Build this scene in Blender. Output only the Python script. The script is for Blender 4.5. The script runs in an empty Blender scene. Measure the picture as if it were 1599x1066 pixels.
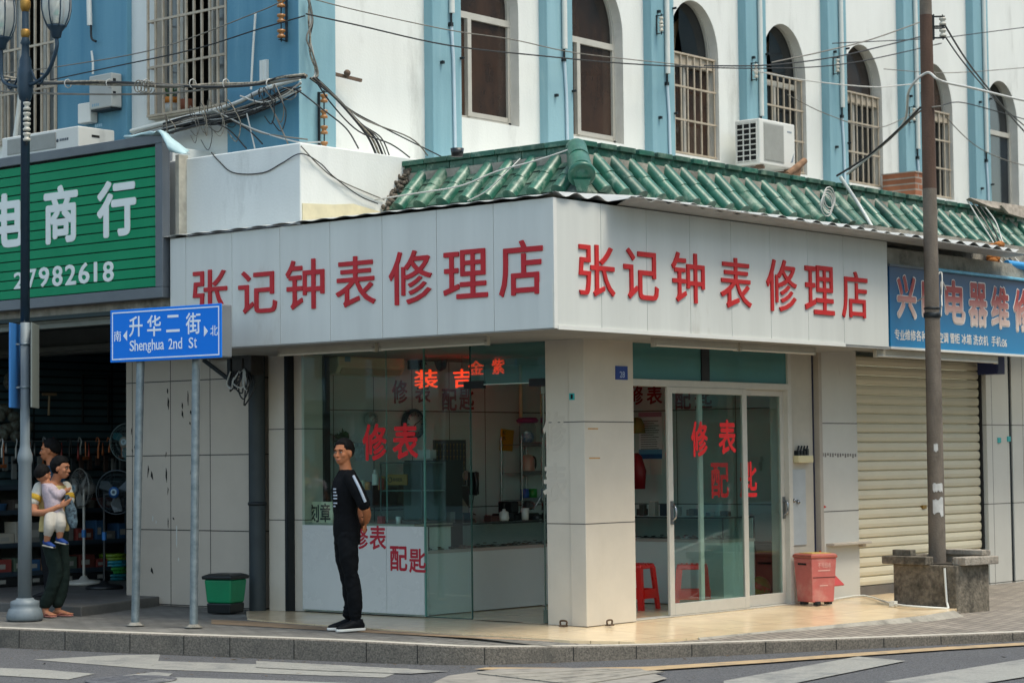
import bpy, math, random
from mathutils import Vector as V, Matrix
SC = bpy.context.scene
COL = SC.collection
# ---------------------------------------------------------------- camera, sky, sun, exposure
FPX, CX, CY = 3438.3236, 799.5, 533.0            # focal length and centre in pixels of a 1599 px wide frame
CAM = V((11.4528, -14.1436, 1.49796))
YAW, PITCH, ROLL = 0.6998, 0.0535, -0.011
FW = V((-math.sin(YAW) * math.cos(PITCH), math.cos(YAW) * math.cos(PITCH), math.sin(PITCH)))
_r = FW.cross(V((0, 0, 1))).normalized()
_u = _r.cross(FW)
RT = _r * math.cos(ROLL) + _u * math.sin(ROLL)
UP = -_r * math.sin(ROLL) + _u * math.cos(ROLL)
cd = bpy.data.cameras.new('camera')
cam = bpy.data.objects.new('camera', cd)
COL.objects.link(cam)
cam.matrix_world = Matrix(((RT.x, UP.x, -FW.x, CAM.x), (RT.y, UP.y, -FW.y, CAM.y), (RT.z, UP.z, -FW.z, CAM.z), (0, 0, 0, 1)))
cd.sensor_width = 36.0
cd.lens = FPX / 1599 * 36
cd.clip_start, cd.clip_end = 0.5, 2000
cd.dof.use_dof = True
cd.dof.focus_distance = 19.3
cd.dof.aperture_fstop = 3.2
SC.camera = cam

SUN_EL, SUN_AZ = math.radians(66), math.radians(10)   # azimuth measured from +X towards +Y
sund = V((math.cos(SUN_EL) * math.cos(SUN_AZ), math.cos(SUN_EL) * math.sin(SUN_AZ), math.sin(SUN_EL)))
w = bpy.data.worlds.new('World')
SC.world = w
w.use_nodes = True
nt = w.node_tree
bg = nt.nodes['Background']
sky = nt.nodes.new('ShaderNodeTexSky')
sky.sky_type = 'NISHITA'
sky.sun_disc = False
sky.sun_elevation = SUN_EL
sky.sun_rotation = math.pi / 2 - SUN_AZ
sky.air_density, sky.dust_density, sky.ozone_density = 1.0, 1.5, 0.7
tint = nt.nodes.new('ShaderNodeMix')                # thin haze takes some of the blue out of the sky
tint.data_type, tint.blend_type = 'RGBA', 'MULTIPLY'
tint.inputs[0].default_value = 1.0
tint.inputs[7].default_value = (1.13, 1.05, 0.86, 1)
nt.links.new(sky.outputs[0], tint.inputs[6])
nt.links.new(tint.outputs[2], bg.inputs[0])
bg.inputs[1].default_value = 0.15
ld = bpy.data.lights.new('sun', 'SUN')
ld.energy = 1.2
ld.angle = math.radians(20)
ld.color = (1.0, 0.95, 0.82)
lo = bpy.data.objects.new('sun', ld)
COL.objects.link(lo)
lo.location = (20, 5, 30)
lo.rotation_euler = sund.to_track_quat('Z', 'Y').to_euler()
SC.view_settings.view_transform = 'Standard'
SC.view_settings.look = 'None'
SC.view_settings.exposure = 1.3
SC.view_settings.gamma = 1.0
SC.render.engine = 'CYCLES'
SC.cycles.max_bounces = 12
SC.cycles.diffuse_bounces = 7
SC.cycles.transparent_max_bounces = 24
SC.cycles.caustics_reflective = False
SC.cycles.caustics_refractive = False
SC.cycles.use_denoising = True

# ---------------------------------------------------------------- helpers
def ray(px, py):
    return FW + RT * ((px - CX) / FPX) - UP * ((py - CY) / FPX)
def AX(px, py, x):
    d = ray(px, py); return CAM + d * ((x - CAM.x) / d.x)
def AY(px, py, y):
    d = ray(px, py); return CAM + d * ((y - CAM.y) / d.y)
def AZ(px, py, z):
    d = ray(px, py); return CAM + d * ((z - CAM.z) / d.z)
def AD(px, py, dist):
    return CAM + ray(px, py) * dist

def srgb(h):
    if not isinstance(h, str): return h
    h = h.lstrip('#'); o = []
    for i in (0, 2, 4):
        c = int(h[i:i + 2], 16) / 255
        o.append(c / 12.92 if c <= 0.04045 else ((c + 0.055) / 1.055) ** 2.4)
    return tuple(o)

MATS = {}
def mat(name, col, rough=0.6, metal=0.0, var=0.0, scale=6.0, col2=None, streak=1.0, bump=0.0, bscale=None, emit=None, spec=0.5,
        lines=None, grime=None, gz=0.5, gscale=1.5, gthr=0.55, coat=0.0, detail=6):
    """procedural material: base colour mixed by noise (streak < 1 stretches it downwards), optional blotches of grime, optional fine bump"""
    if name in MATS: return MATS[name]
    m = bpy.data.materials.new(name); m.use_nodes = True
    n, l = m.node_tree.nodes, m.node_tree.links
    b = n['Principled BSDF']
    c = srgb(col)
    b.inputs['Base Color'].default_value = (*c, 1)
    b.inputs['Roughness'].default_value = rough
    b.inputs['Metallic'].default_value = metal
    b.inputs['Specular IOR Level'].default_value = spec
    if coat: b.inputs['Coat Weight'].default_value = coat
    if emit:
        b.inputs['Emission Color'].default_value = (*srgb(emit[0]), 1)
        b.inputs['Emission Strength'].default_value = emit[1]
    geo = None
    def pos(sz, stretch=1.0):
        nonlocal geo
        if geo is None: geo = n.new('ShaderNodeNewGeometry')
        mp = n.new('ShaderNodeMapping'); mp.inputs['Scale'].default_value = (sz, sz, sz * stretch)
        l.new(geo.outputs['Position'], mp.inputs['Vector']); return mp.outputs[0]
    last = None
    if var or col2:
        c2 = srgb(col2) if col2 else tuple(max(0, x * (1 - var)) for x in c)
        t = n.new('ShaderNodeTexNoise'); t.inputs['Scale'].default_value = 1; t.inputs['Detail'].default_value = detail
        t.inputs['Roughness'].default_value = 0.62
        l.new(pos(scale, streak), t.inputs['Vector'])
        r = n.new('ShaderNodeValToRGB')
        r.color_ramp.elements[0].position, r.color_ramp.elements[1].position = 0.36, 0.66
        r.color_ramp.elements[0].color, r.color_ramp.elements[1].color = (*c2, 1), (*c, 1)
        l.new(t.outputs['Fac'], r.inputs[0]); last = r.outputs[0]
        rr = n.new('ShaderNodeMapRange'); rr.inputs['To Min'].default_value = min(1, rough + 0.12); rr.inputs['To Max'].default_value = max(0.03, rough - 0.08)
        l.new(t.outputs['Fac'], rr.inputs['Value']); l.new(rr.outputs[0], b.inputs['Roughness'])
    if grime:
        t = n.new('ShaderNodeTexNoise'); t.inputs['Scale'].default_value = 1; t.inputs['Detail'].default_value = 8; t.inputs['Roughness'].default_value = 0.7
        l.new(pos(gscale, gz), t.inputs['Vector'])
        r = n.new('ShaderNodeValToRGB'); r.color_ramp.elements[0].position, r.color_ramp.elements[1].position = gthr, min(1, gthr + 0.22)
        r.color_ramp.elements[0].color, r.color_ramp.elements[1].color = (0, 0, 0, 1), (1, 1, 1, 1)
        l.new(t.outputs['Fac'], r.inputs[0])
        mx = n.new('ShaderNodeMix'); mx.data_type = 'RGBA'
        l.new(r.outputs[0], mx.inputs[0])
        if last: l.new(last, mx.inputs[6])
        else: mx.inputs[6].default_value = (*c, 1)
        mx.inputs[7].default_value = (*srgb(grime), 1); last = mx.outputs[2]
    if last: l.new(last, b.inputs['Base Color'])
    if bump:
        t = n.new('ShaderNodeTexNoise'); t.inputs['Scale'].default_value = 1; t.inputs['Detail'].default_value = 5
        l.new(pos(bscale or scale * 4), t.inputs['Vector'])
        bp = n.new('ShaderNodeBump'); bp.inputs['Strength'].default_value = bump; bp.inputs['Distance'].default_value = 0.02
        l.new(t.outputs['Fac'], bp.inputs['Height']); l.new(bp.outputs[0], b.inputs['Normal'])
    MATS[name] = m
    return m

def glass_mat(name, tint, ior=1.5, rough=0.0, milk=0.0, mcol=(0.75, 0.76, 0.74)):
    if name in MATS: return MATS[name]
    m = bpy.data.materials.new(name); m.use_nodes = True
    n, l = m.node_tree.nodes, m.node_tree.links
    n.remove(n['Principled BSDF']); out = n['Material Output']
    tr = n.new('ShaderNodeBsdfTransparent'); tr.inputs[0].default_value = (*srgb(tint), 1)
    gl = n.new('ShaderNodeBsdfGlossy'); gl.inputs['Roughness'].default_value = rough; gl.inputs[0].default_value = (1, 1, 1, 1)
    fr = n.new('ShaderNodeFresnel'); ge = n.new('ShaderNodeNewGeometry')
    mr = n.new('ShaderNodeMapRange'); mr.inputs['To Min'].default_value = ior; mr.inputs['To Max'].default_value = 1 / ior   # same reflectance on both sides of the thin pane
    l.new(ge.outputs['Backfacing'], mr.inputs['Value']); l.new(mr.outputs[0], fr.inputs[0])
    mx = n.new('ShaderNodeMixShader')
    l.new(fr.outputs[0], mx.inputs[0]); l.new(tr.outputs[0], mx.inputs[1]); l.new(gl.outputs[0], mx.inputs[2]); l.new(mx.outputs[0], out.inputs[0])
    if milk:
        df = n.new('ShaderNodeBsdfDiffuse'); df.inputs[0].default_value = (*srgb(mcol), 1); m2 = n.new('ShaderNodeMixShader'); m2.inputs[0].default_value = milk
        l.new(mx.outputs[0], m2.inputs[1]); l.new(df.outputs[0], m2.inputs[2]); l.new(m2.outputs[0], out.inputs[0])
    MATS[name] = m
    return m

GLY = {}
def glyph_data(ch, bold):
    k = (ch, bold)
    if k not in GLY:
        c = bpy.data.curves.new('g', 'FONT'); c.body = ch; c.extrude = 0.5; c.offset = bold; c.resolution_u = 3
        o = bpy.data.objects.new('g', c); COL.objects.link(o)
        dg = bpy.context.evaluated_depsgraph_get()
        me = bpy.data.meshes.new_from_object(o.evaluated_get(dg))
        vs = [v.co.copy() for v in me.vertices]; fs = [tuple(p.vertices) for p in me.polygons]
        bpy.data.objects.remove(o); bpy.data.curves.remove(c); bpy.data.meshes.remove(me)
        x0, x1 = min(v.x for v in vs), max(v.x for v in vs); y0, y1 = min(v.y for v in vs), max(v.y for v in vs)
        GLY[k] = ([((v.x - x0) / (x1 - x0), (v.y - y0) / (y1 - y0), v.z + 0.5) for v in vs], fs, (x1 - x0), (y1 - y0))
    return GLY[k]

class MB:
    def __init__(s): s.v, s.f, s.m, s.sm, s.mi = [], [], [], [], 0
    def add(s, vs, fs, smooth=False):
        b = len(s.v); s.v.extend(tuple(x) for x in vs)
        for f in fs: s.f.append(tuple(b + i for i in f)); s.m.append(s.mi); s.sm.append(smooth)
        return s
    def box(s, x0, x1, y0, y1, z0, z1):
        vs = [(x, y, z) for z in (z0, z1) for y in (y0, y1) for x in (x0, x1)]
        return s.add(vs, [(0, 2, 3, 1), (4, 5, 7, 6), (0, 1, 5, 4), (2, 6, 7, 3), (0, 4, 6, 2), (1, 3, 7, 5)])
    def obox(s, c, a, b, d):
        c, a, b, d = V(c), V(a), V(b), V(d)
        vs = [c + a * i + b * j + d * k for k in (-1, 1) for j in (-1, 1) for i in (-1, 1)]
        fs = [(0, 2, 3, 1), (4, 5, 7, 6), (0, 1, 5, 4), (2, 6, 7, 3), (0, 4, 6, 2), (1, 3, 7, 5)]
        if a.cross(b).dot(d) < 0: fs = [f[::-1] for f in fs]
        return s.add(vs, fs)
    def bar(s, p0, p1, w, h, up=(0, 0, 1)):
        p0, p1 = V(p0), V(p1); d = p1 - p0
        upv = V(up)
        side = d.cross(upv)
        if side.length < 1e-6: side = d.cross(V((0, 1, 0)))
        side.normalize(); u2 = side.cross(d).normalized()
        return s.obox((p0 + p1) / 2, d / 2, side * (w / 2), u2 * (h / 2))
    def quad(s, a, b, c, d): return s.add([a, b, c, d], [(0, 1, 2, 3)])
    def prism(s, poly, ext):
        n = len(poly); e = V(ext); P = [V(p) for p in poly]
        nor = V((0, 0, 0))
        for i in range(n): nor += P[i].cross(P[(i + 1) % n])
        if nor.dot(e) < 0: P.reverse()
        vs = P + [p + e for p in P]
        return s.add(vs, [tuple(range(n))[::-1], tuple(range(n, 2 * n))] + [(i, (i + 1) % n, n + (i + 1) % n, n + i) for i in range(n)])
    def tube(s, pts, r, n=8, caps=True, smooth=True, sq=None):
        P = [V(p) for p in pts]; k = len(P)
        R = [r] * k if not isinstance(r, (list, tuple)) else list(r)
        t = []
        for i in range(k):
            d = (P[min(i + 1, k - 1)] - P[max(i - 1, 0)])
            t.append(d.normalized() if d.length > 1e-9 else V((0, 0, 1)))
        ref = V((0, 0, 1)) if abs(t[0].z) < 0.9 else V((1, 0, 0))
        a = (ref - t[0] * ref.dot(t[0])).normalized()
        vs = []
        for i in range(k):
            a = (a - t[i] * a.dot(t[i])).normalized(); b = t[i].cross(a)
            for j in range(n):
                q = 2 * math.pi * j / n
                vs.append(P[i] + (a * math.cos(q) + b * math.sin(q)) * R[i])
        fs = [(i * n + j, i * n + (j + 1) % n, (i + 1) * n + (j + 1) % n, (i + 1) * n + j) for i in range(k - 1) for j in range(n)]
        s.add(vs, fs, smooth)
        if caps:
            s.add(vs[:n], [tuple(range(n))[::-1]]); s.add(vs[-n:], [tuple(range(n))])
        return s
    def cyl(s, p0, p1, r, n=16, r2=None): return s.tube([p0, p1], [r, r if r2 is None else r2], n)
    def lathe(s, c, prof, n=20, ax=None, smooth=True):
        c = V(c); z = V(ax or (0, 0, 1)).normalized()
        x = (V((1, 0, 0)) if abs(z.x) < 0.9 else V((0, 1, 0))); x = (x - z * x.dot(z)).normalized(); y = z.cross(x)
        vs = [c + (x * math.cos(2 * math.pi * j / n) + y * math.sin(2 * math.pi * j / n)) * r + z * h for r, h in prof for j in range(n)]
        k = len(prof)
        fs = [(i * n + j, i * n + (j + 1) % n, (i + 1) * n + (j + 1) % n, (i + 1) * n + j) for i in range(k - 1) for j in range(n)]
        if prof[0][0] > 1e-4: fs.append(tuple(range(n))[::-1])
        if prof[-1][0] > 1e-4: fs.append(tuple(range((k - 1) * n, k * n)))
        return s.add(vs, fs, smooth)
    def ball(s, c, r, n=14, m=9):
        c = V(c); rx, ry, rz = (r, r, r) if not isinstance(r, (list, tuple)) else r
        vs = [c + V((0, 0, -rz))]
        for i in range(1, m):
            a = -math.pi / 2 + math.pi * i / m
            for j in range(n):
                q = 2 * math.pi * j / n
                vs.append(c + V((rx * math.cos(a) * math.cos(q), ry * math.cos(a) * math.sin(q), rz * math.sin(a))))
        vs.append(c + V((0, 0, rz))); T = len(vs) - 1
        fs = [(0, 1 + (j + 1) % n, 1 + j) for j in range(n)]
        fs += [(1 + i * n + j, 1 + i * n + (j + 1) % n, 1 + (i + 1) * n + (j + 1) % n, 1 + (i + 1) * n + j) for i in range(m - 2) for j in range(n)]
        fs += [(T, 1 + (m - 2) * n + j, 1 + (m - 2) * n + (j + 1) % n) for j in range(n)]
        return s.add(vs, fs, True)
    def loft(s, rings, n=16):
        """rings: (centre, half axis a, half axis b)"""
        vs = []
        for c, a, b in rings:
            c, a, b = V(c), V(a), V(b)
            for j in range(n):
                q = 2 * math.pi * j / n; vs.append(c + a * math.cos(q) + b * math.sin(q))
        k = len(rings)
        fs = [(i * n + j, i * n + (j + 1) % n, (i + 1) * n + (j + 1) % n, (i + 1) * n + j) for i in range(k - 1) for j in range(n)]
        fs += [tuple(range(n))[::-1], tuple(range((k - 1) * n, k * n))]
        return s.add(vs, fs, True)
    def glyph(s, ch, org, ux, uy, un, w, h, depth=0.004, bold=0.012):
        """one character filling the w x h box whose lower left corner is org"""
        vs, fs, gw, gh = glyph_data(ch, 0.0)
        org, ux, uy, un = V(org), V(ux), V(uy), V(un)
        bx, by = bold / (gw + 2 * bold), bold / (gh + 2 * bold)          # bold: the glyph drawn several times, each a hair deeper
        sh = [(0, 0)] if bold < 0.003 else [(0, 0), (-.7, -.7), (.7, -.7), (-.7, .7), (.7, .7), (-1, 0), (1, 0), (0, -1), (0, 1)]
        for k, (i, j) in enumerate(sh):
            d = depth * (1 - 0.006 * k) if depth > .01 else max(depth * .3, depth - 0.00012 * k)
            s.add([org + ux * ((bx * (1 + i) + x * (1 - 2 * bx)) * w) + uy * ((by * (1 + j) + y * (1 - 2 * by)) * h) + un * (z * d) for x, y, z in vs], fs)
        return s
    def line(s, txt, org, ux, uy, un, h, depth=0.003, bold=0.008, sx=1.0, gap=0.08):
        """a line of writing of height h starting at org; returns its length"""
        x = 0; ref = glyph_data('国' if any(ord(c) > 0x2000 for c in txt) else 'H', 0.0)[3]
        for ch in txt:
            if ch == ' ': x += h * 0.35 * sx; continue
            g = glyph_data(ch, 0.0); k = h / ref
            dy = {'g': -0.22, 'p': -0.22, 'y': -0.22, '-': 0.4}.get(ch, 0) * h
            s.glyph(ch, V(org) + V(ux) * x + V(uy) * dy, ux, uy, un, g[2] * k * sx, g[3] * k, depth, bold)
            x += g[2] * k * sx + h * gap * sx
        return x

def ob(name, mb, mats, parent=None, bev=0.0, smooth=None, seg=2):
    me = bpy.data.meshes.new(name); me.from_pydata(mb.v, [], mb.f)
    for mt in (mats if isinstance(mats, (list, tuple)) else [mats]): me.materials.append(mt)
    me.polygons.foreach_set('material_index', mb.m)
    me.polygons.foreach_set('use_smooth', mb.sm if smooth is None else [smooth] * len(mb.f))
    me.update()
    o = bpy.data.objects.new(name, me); COL.objects.link(o)
    if parent is not None:
        o.parent = parent
        if parent.parent is None and parent.type == 'EMPTY':
            o.matrix_parent_inverse = Matrix.Translation(-parent.location)
    if bev:
        md = o.modifiers.new('bevel', 'BEVEL'); md.width = bev; md.segments = seg; md.limit_method = 'ANGLE'; md.angle_limit = math.radians(40)
    return o
def thing(name, label, cat, loc=(0, 0, 0), group=None):
    o = bpy.data.objects.new(name, None); COL.objects.link(o); o.location = loc; o.empty_display_size = 0.1
    return tag(o, label, cat, group)
def tag(o, label, cat, group=None, kind=None):
    o['label'] = label; o['category'] = cat
    if group: o['group'] = group
    if kind: o['kind'] = kind
    return o
def struct(name, mb, mats, bev=0.0):
    o = ob(name, mb, mats, bev=bev); o['kind'] = 'structure'; return o
def dup(root, delta, label=None):
    def cp(o, par):
        c = o.copy(); COL.objects.link(c)
        if par is not None: c.parent = par
        for ch in [x for x in COL.objects if x.parent == o and x not in done]: done.add(ch); cp(ch, c)
        return c
    done = set(); kids = list(COL.objects)
    r = cp(root, None); r.location = root.location + V(delta)
    if label: r['label'] = label
    return r
def sagline(p0, p1, sag, n=14, jit=0.0, rnd=None):
    p0, p1 = V(p0), V(p1); o = []
    for i in range(n + 1):
        t = i / n; p = p0.lerp(p1, t) - V((0, 0, sag * 4 * t * (1 - t)))
        if jit and 0 < i < n: p += V((rnd.uniform(-1, 1), rnd.uniform(-1, 1), rnd.uniform(-1, 1))) * jit
        o.append(p)
    return o
def smoothpath(pts, sub=5):
    P = [V(p) for p in pts]; o = []
    for i in range(len(P) - 1):
        a, b, c, d = P[max(i - 1, 0)], P[i], P[i + 1], P[min(i + 2, len(P) - 1)]
        for k in range(sub):
            t = k / sub
            o.append(0.5 * ((2 * b) + (c - a) * t + (2 * a - 5 * b + 4 * c - d) * t * t + (3 * b - a - 3 * c + d) * t ** 3))
    o.append(P[-1]); return o
X, Y, Z = V((1, 0, 0)), V((0, 1, 0)), V((0, 0, 1))
rnd = random.Random(7)
# ---------------------------------------------------------------- materials of the setting
def coordmat(name, col, au, av, pu, pv, ou=0, ov=0, mortar=0.006, mcol='#3a3a38', rough=0.5, var=0.12, offset=0.0, col2=None, bump=0.15, vscale=3.0, grime=None, gthr=0.6, gscale=1.3, rot=0.0, spec=0.5, gstretch=0.4):
    """tiles or bricks: joints every pu along axis au and every pv along axis av of world space"""
    m = bpy.data.materials.new(name); m.use_nodes = True
    n, l = m.node_tree.nodes, m.node_tree.links
    b = n['Principled BSDF']; b.inputs['Roughness'].default_value = rough; b.inputs['Specular IOR Level'].default_value = spec
    g = n.new('ShaderNodeNewGeometry')
    rt = n.new('ShaderNodeVectorRotate'); rt.rotation_type = 'Z_AXIS'; rt.inputs['Angle'].default_value = rot
    l.new(g.outputs['Position'], rt.inputs['Vector'])
    sp = n.new('ShaderNodeSeparateXYZ'); l.new(rt.outputs[0], sp.inputs[0])
    def ax(i, o):
        a = n.new('ShaderNodeMath'); a.operation = 'SUBTRACT'; l.new(sp.outputs[i], a.inputs[0]); a.inputs[1].default_value = o - 1000 * (pu if i == au else pv); return a.outputs[0]
    cb = n.new('ShaderNodeCombineXYZ'); l.new(ax(au, ou), cb.inputs[0]); l.new(ax(av, ov), cb.inputs[1])
    br = n.new('ShaderNodeTexBrick'); br.offset = offset; br.squash = 1.0
    br.inputs['Scale'].default_value = 1.0; br.inputs['Mortar Size'].default_value = mortar; br.inputs['Mortar Smooth'].default_value = 0.1
    br.inputs['Brick Width'].default_value = pu; br.inputs['Row Height'].default_value = pv; br.inputs['Bias'].default_value = 0.0
    l.new(cb.outputs[0], br.inputs['Vector'])
    c = srgb(col); c2 = srgb(col2) if col2 else tuple(x * (1 - var) for x in c)
    br.inputs['Color1'].default_value = (*c, 1); br.inputs['Color2'].default_value = (*c2, 1); br.inputs['Mortar'].default_value = (*srgb(mcol), 1)
    t = n.new('ShaderNodeTexNoise'); t.inputs['Scale'].default_value = vscale; t.inputs['Detail'].default_value = 7; t.inputs['Roughness'].default_value = 0.65
    l.new(g.outputs['Position'], t.inputs['Vector'])
    mr = n.new('ShaderNodeMapRange'); mr.inputs['From Min'].default_value = 0.3; mr.inputs['From Max'].default_value = 0.7; mr.inputs['To Min'].default_value = 1 - var * 1.2; mr.inputs['To Max'].default_value = 1 + var * 0.4
    l.new(t.outputs['Fac'], mr.inputs['Value'])
    hv = n.new('ShaderNodeHueSaturation'); l.new(br.outputs['Color'], hv.inputs['Color']); l.new(mr.outputs[0], hv.inputs['Value'])
    last = hv.outputs[0]
    if grime:
        mp = n.new('ShaderNodeMapping'); mp.inputs['Scale'].default_value = (gscale, gscale, gscale * gstretch); l.new(g.outputs['Position'], mp.inputs['Vector'])
        t2 = n.new('ShaderNodeTexNoise'); t2.inputs['Scale'].default_value = 1; t2.inputs['Detail'].default_value = 9; t2.inputs['Roughness'].default_value = 0.72; l.new(mp.outputs[0], t2.inputs['Vector'])
        r = n.new('ShaderNodeValToRGB'); r.color_ramp.elements[0].position, r.color_ramp.elements[1].position = gthr, min(1, gthr + 0.2)
        r.color_ramp.elements[0].color, r.color_ramp.elements[1].color = (0, 0, 0, 1), (0.85, 0.85, 0.85, 1)
        l.new(t2.outputs['Fac'], r.inputs[0])
        mx = n.new('ShaderNodeMix'); mx.data_type = 'RGBA'; l.new(r.outputs[0], mx.inputs[0]); l.new(last, mx.inputs[6]); mx.inputs[7].default_value = (*srgb(grime), 1); last = mx.outputs[2]
    l.new(last, b.inputs['Base Color'])
    rr = n.new('ShaderNodeMapRange'); rr.inputs['To Min'].default_value = rough * 0.8; rr.inputs['To Max'].default_value = min(1, rough * 1.3); l.new(t.outputs['Fac'], rr.inputs['Value']); l.new(rr.outputs[0], b.inputs['Roughness'])
    if bump:
        bp = n.new('ShaderNodeBump'); bp.inputs['Strength'].default_value = bump; bp.inputs['Distance'].default_value = 0.01
        ml = n.new('ShaderNodeMath'); ml.operation = 'MULTIPLY_ADD'; ml.inputs[1].default_value = -1.0; l.new(br.outputs['Fac'], ml.inputs[0]); 
        t3 = n.new('ShaderNodeTexNoise'); t3.inputs['Scale'].default_value = 60; l.new(g.outputs['Position'], t3.inputs['Vector']); sc = n.new('ShaderNodeMath'); sc.operation = 'MULTIPLY'; sc.inputs[1].default_value = 0.25; l.new(t3.outputs['Fac'], sc.inputs[0]); l.new(sc.outputs[0], ml.inputs[2])
        l.new(ml.outputs[0], bp.inputs['Height']); l.new(bp.outputs[0], b.inputs['Normal'])
    MATS[name] = m
    return m

M_asph = mat('asphalt', '#66676a', 0.92, col2='#3c3d3f', scale=70, detail=4, bump=0.8, bscale=140, grime='#47484a', gscale=0.7, gz=1, gthr=0.55)
M_paint = mat('road_paint', '#8f8f89', 0.8, var=0.25, scale=40, grime='#5d5f60', gscale=2.6, gz=1, gthr=0.52, bump=0.4, bscale=110)
M_yel = mat('yellow_paint', '#a8916f', 0.8, var=0.2, scale=9, grime='#6d6558', gscale=4, gz=1, gthr=0.52)
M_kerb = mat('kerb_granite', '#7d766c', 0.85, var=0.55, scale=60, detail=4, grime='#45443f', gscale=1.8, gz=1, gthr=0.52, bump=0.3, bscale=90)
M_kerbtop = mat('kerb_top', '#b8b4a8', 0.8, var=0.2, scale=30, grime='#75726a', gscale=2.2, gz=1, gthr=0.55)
M_pave = coordmat('paver_bricks', '#7c7a74', 0, 1, 0.2, 0.1, mortar=0.007, mcol='#4a4843', rough=0.85, var=0.28, offset=0.5, grime='#57554f', gthr=0.55, gscale=1.6, gstretch=1, rot=-0.18, bump=0.5)
M_paver = coordmat('paver_bricks_right', '#8f877c', 0, 1, 0.2, 0.1, mortar=0.009, mcol='#55504a', rough=0.85, var=0.25, offset=0.5, grime='#6a625a', gthr=0.58, gscale=1.6, gstretch=1, rot=0.52, bump=0.6)
M_tact = coordmat('tactile_paving', '#9c8468', 0, 1, 0.3, 0.3, mortar=0.006, mcol='#6a5d4b', rough=0.85, var=0.2, rot=-0.18, grime='#75695a', gthr=0.52, gscale=2.5, gstretch=1)
M_fore = coordmat('cream_floor_tile', '#d8c3a0', 0, 1, 0.8, 0.8, ou=0.1, ov=0.55, mortar=0.003, mcol='#8f7f66', rough=0.2, var=0.1, col2='#d3bc98', grime='#ac9675', gthr=0.55, gscale=0.9, gstretch=1, bump=0.03, spec=0.5)
M_conc = mat('old_concrete', '#9b978c', 0.9, var=0.3, scale=5, grime='#4a4842', gscale=2.6, gz=0.8, gthr=0.5, bump=0.5, bscale=30)

# ---------------------------------------------------------------- road, markings, kerb, pavement
RZ = -0.18
struct('road', MB().quad((-300, -300, RZ), (300, -300, RZ), (300, 300, RZ), (-300, 300, RZ)), M_asph)
K = [(-40, -7.6, 0), (-12, -2.75, 0), (-5.4, -1.6, 0), (-3.4, -1.22, 0), (-1.9, -0.9, 0), (-1.0, -0.7, -0.012), (-0.5, -0.45, -0.03), (-0.1, 0.06, -0.045), (0.3, 0.68, -0.06), (0.92, 1.72, -0.072), (1.5, 2.85, -0.088), (2.15, 4.12, -0.1), (4, 7.5, -0.105), (8, 14.5, -0.105), (26, 46, -0.1)]
kp = smoothpath(K, 6)
def kn(i):
    a, b = kp[max(i - 1, 0)], kp[min(i + 1, len(kp) - 1)]
    d = V((b.x - a.x, b.y - a.y, 0)).normalized(); return V((-d.y, d.x, 0))
mb, mt = MB(), MB()
KW = 0.13
for i in range(len(kp) - 1):
    a, b, na, nb = kp[i], kp[i + 1], kn(i), kn(i + 1)
    lo_a, lo_b = V((a.x, a.y, RZ - 0.05)), V((b.x, b.y, RZ - 0.05))
    ca, cb_ = a - Z * 0.012, b - Z * 0.012
    mb.quad(lo_a, lo_b, cb_, ca)
    mb.quad(ca, cb_, b + nb * 0.012, a + na * 0.012)
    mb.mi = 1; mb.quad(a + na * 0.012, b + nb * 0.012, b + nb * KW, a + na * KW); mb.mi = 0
# joints between kerb stones
dist = 0.0; nxt = 0.0
for i in range(len(kp) - 1):
    a, b = kp[i], kp[i + 1]; L = (b - a).length
    if -9 < a.x < 6:
        while nxt < dist + L:
            t = (nxt - dist) / L; p = a.lerp(b, t); nn = kn(i); tt = V((nn.y, -nn.x, 0))
            mb.mi = 2
            mb.obox(V((p.x, p.y, (p.z + RZ) / 2)) + nn * 0.0, tt * 0.004, nn * 0.0025, Z * ((p.z - RZ) / 2 - 0.008))
            mb.mi = 0
            nxt += 0.62 + 0.14 * math.sin(nxt * 3)
    else:
        nxt = max(nxt, dist + L)
    dist += L
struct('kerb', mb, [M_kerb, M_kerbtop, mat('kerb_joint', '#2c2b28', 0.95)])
mb = MB()
for i in range(len(kp) - 1):
    a, b = kp[i] + kn(i) * KW - Z * 0.008, kp[i + 1] + kn(i + 1) * KW - Z * 0.008
    def inner(p):
        if p.x < -0.9: return V((p.x - 0.3, 4.5, -0.008))
        return V((-1.0, max(p.y + 1.6, 4.5), -0.012))
    ia, ib = inner(a), inner(b)
    mb.mi = 0 if (a.x < -0.2) else 1
    mb.quad(a, b, ib, ia)
struct('pavement', mb, [M_pave, M_paver])
edge_px = [(384, 953.8), (386, 966), (400, 967.5), (520, 977), (609, 983), (720, 990), (800, 994.5), (890, 1000), (991, 1002), (1090, 995.5), (1199, 985), (1343, 971), (1440, 961), (1490, 953)]
ez = [0, 0, 0, 0, 0, -0.008, -0.02, -0.033, -0.048, -0.055, -0.055, -0.045, -0.03, -0.02]
fe = [AZ(x, y, z) for (x, y), z in zip(edge_px, ez)]
inn = [V((p.x - 0.05, 1.5, 0)) if p.x < -1.6 else V((-1.6, 1.5, 0)) if p.x < -0.6 and p.y < 0.4 else V((-0.95, max(1.6, p.y + 0.6), 0)) for p in fe]
mb = MB()
for i in range(len(fe) - 1):
    a, b, c, d = fe[i], fe[i + 1], inn[i + 1], inn[i]
    q = [a + Z * .004, b + Z * .004, c + Z * .004] + ([d + Z * .004] if (c - d).length > 1e-4 else [])
    mb.add(q, [tuple(range(len(q)))], True)
    mb.quad(a - Z * .08, b - Z * .08, b + Z * .004, a + Z * .004)
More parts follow.
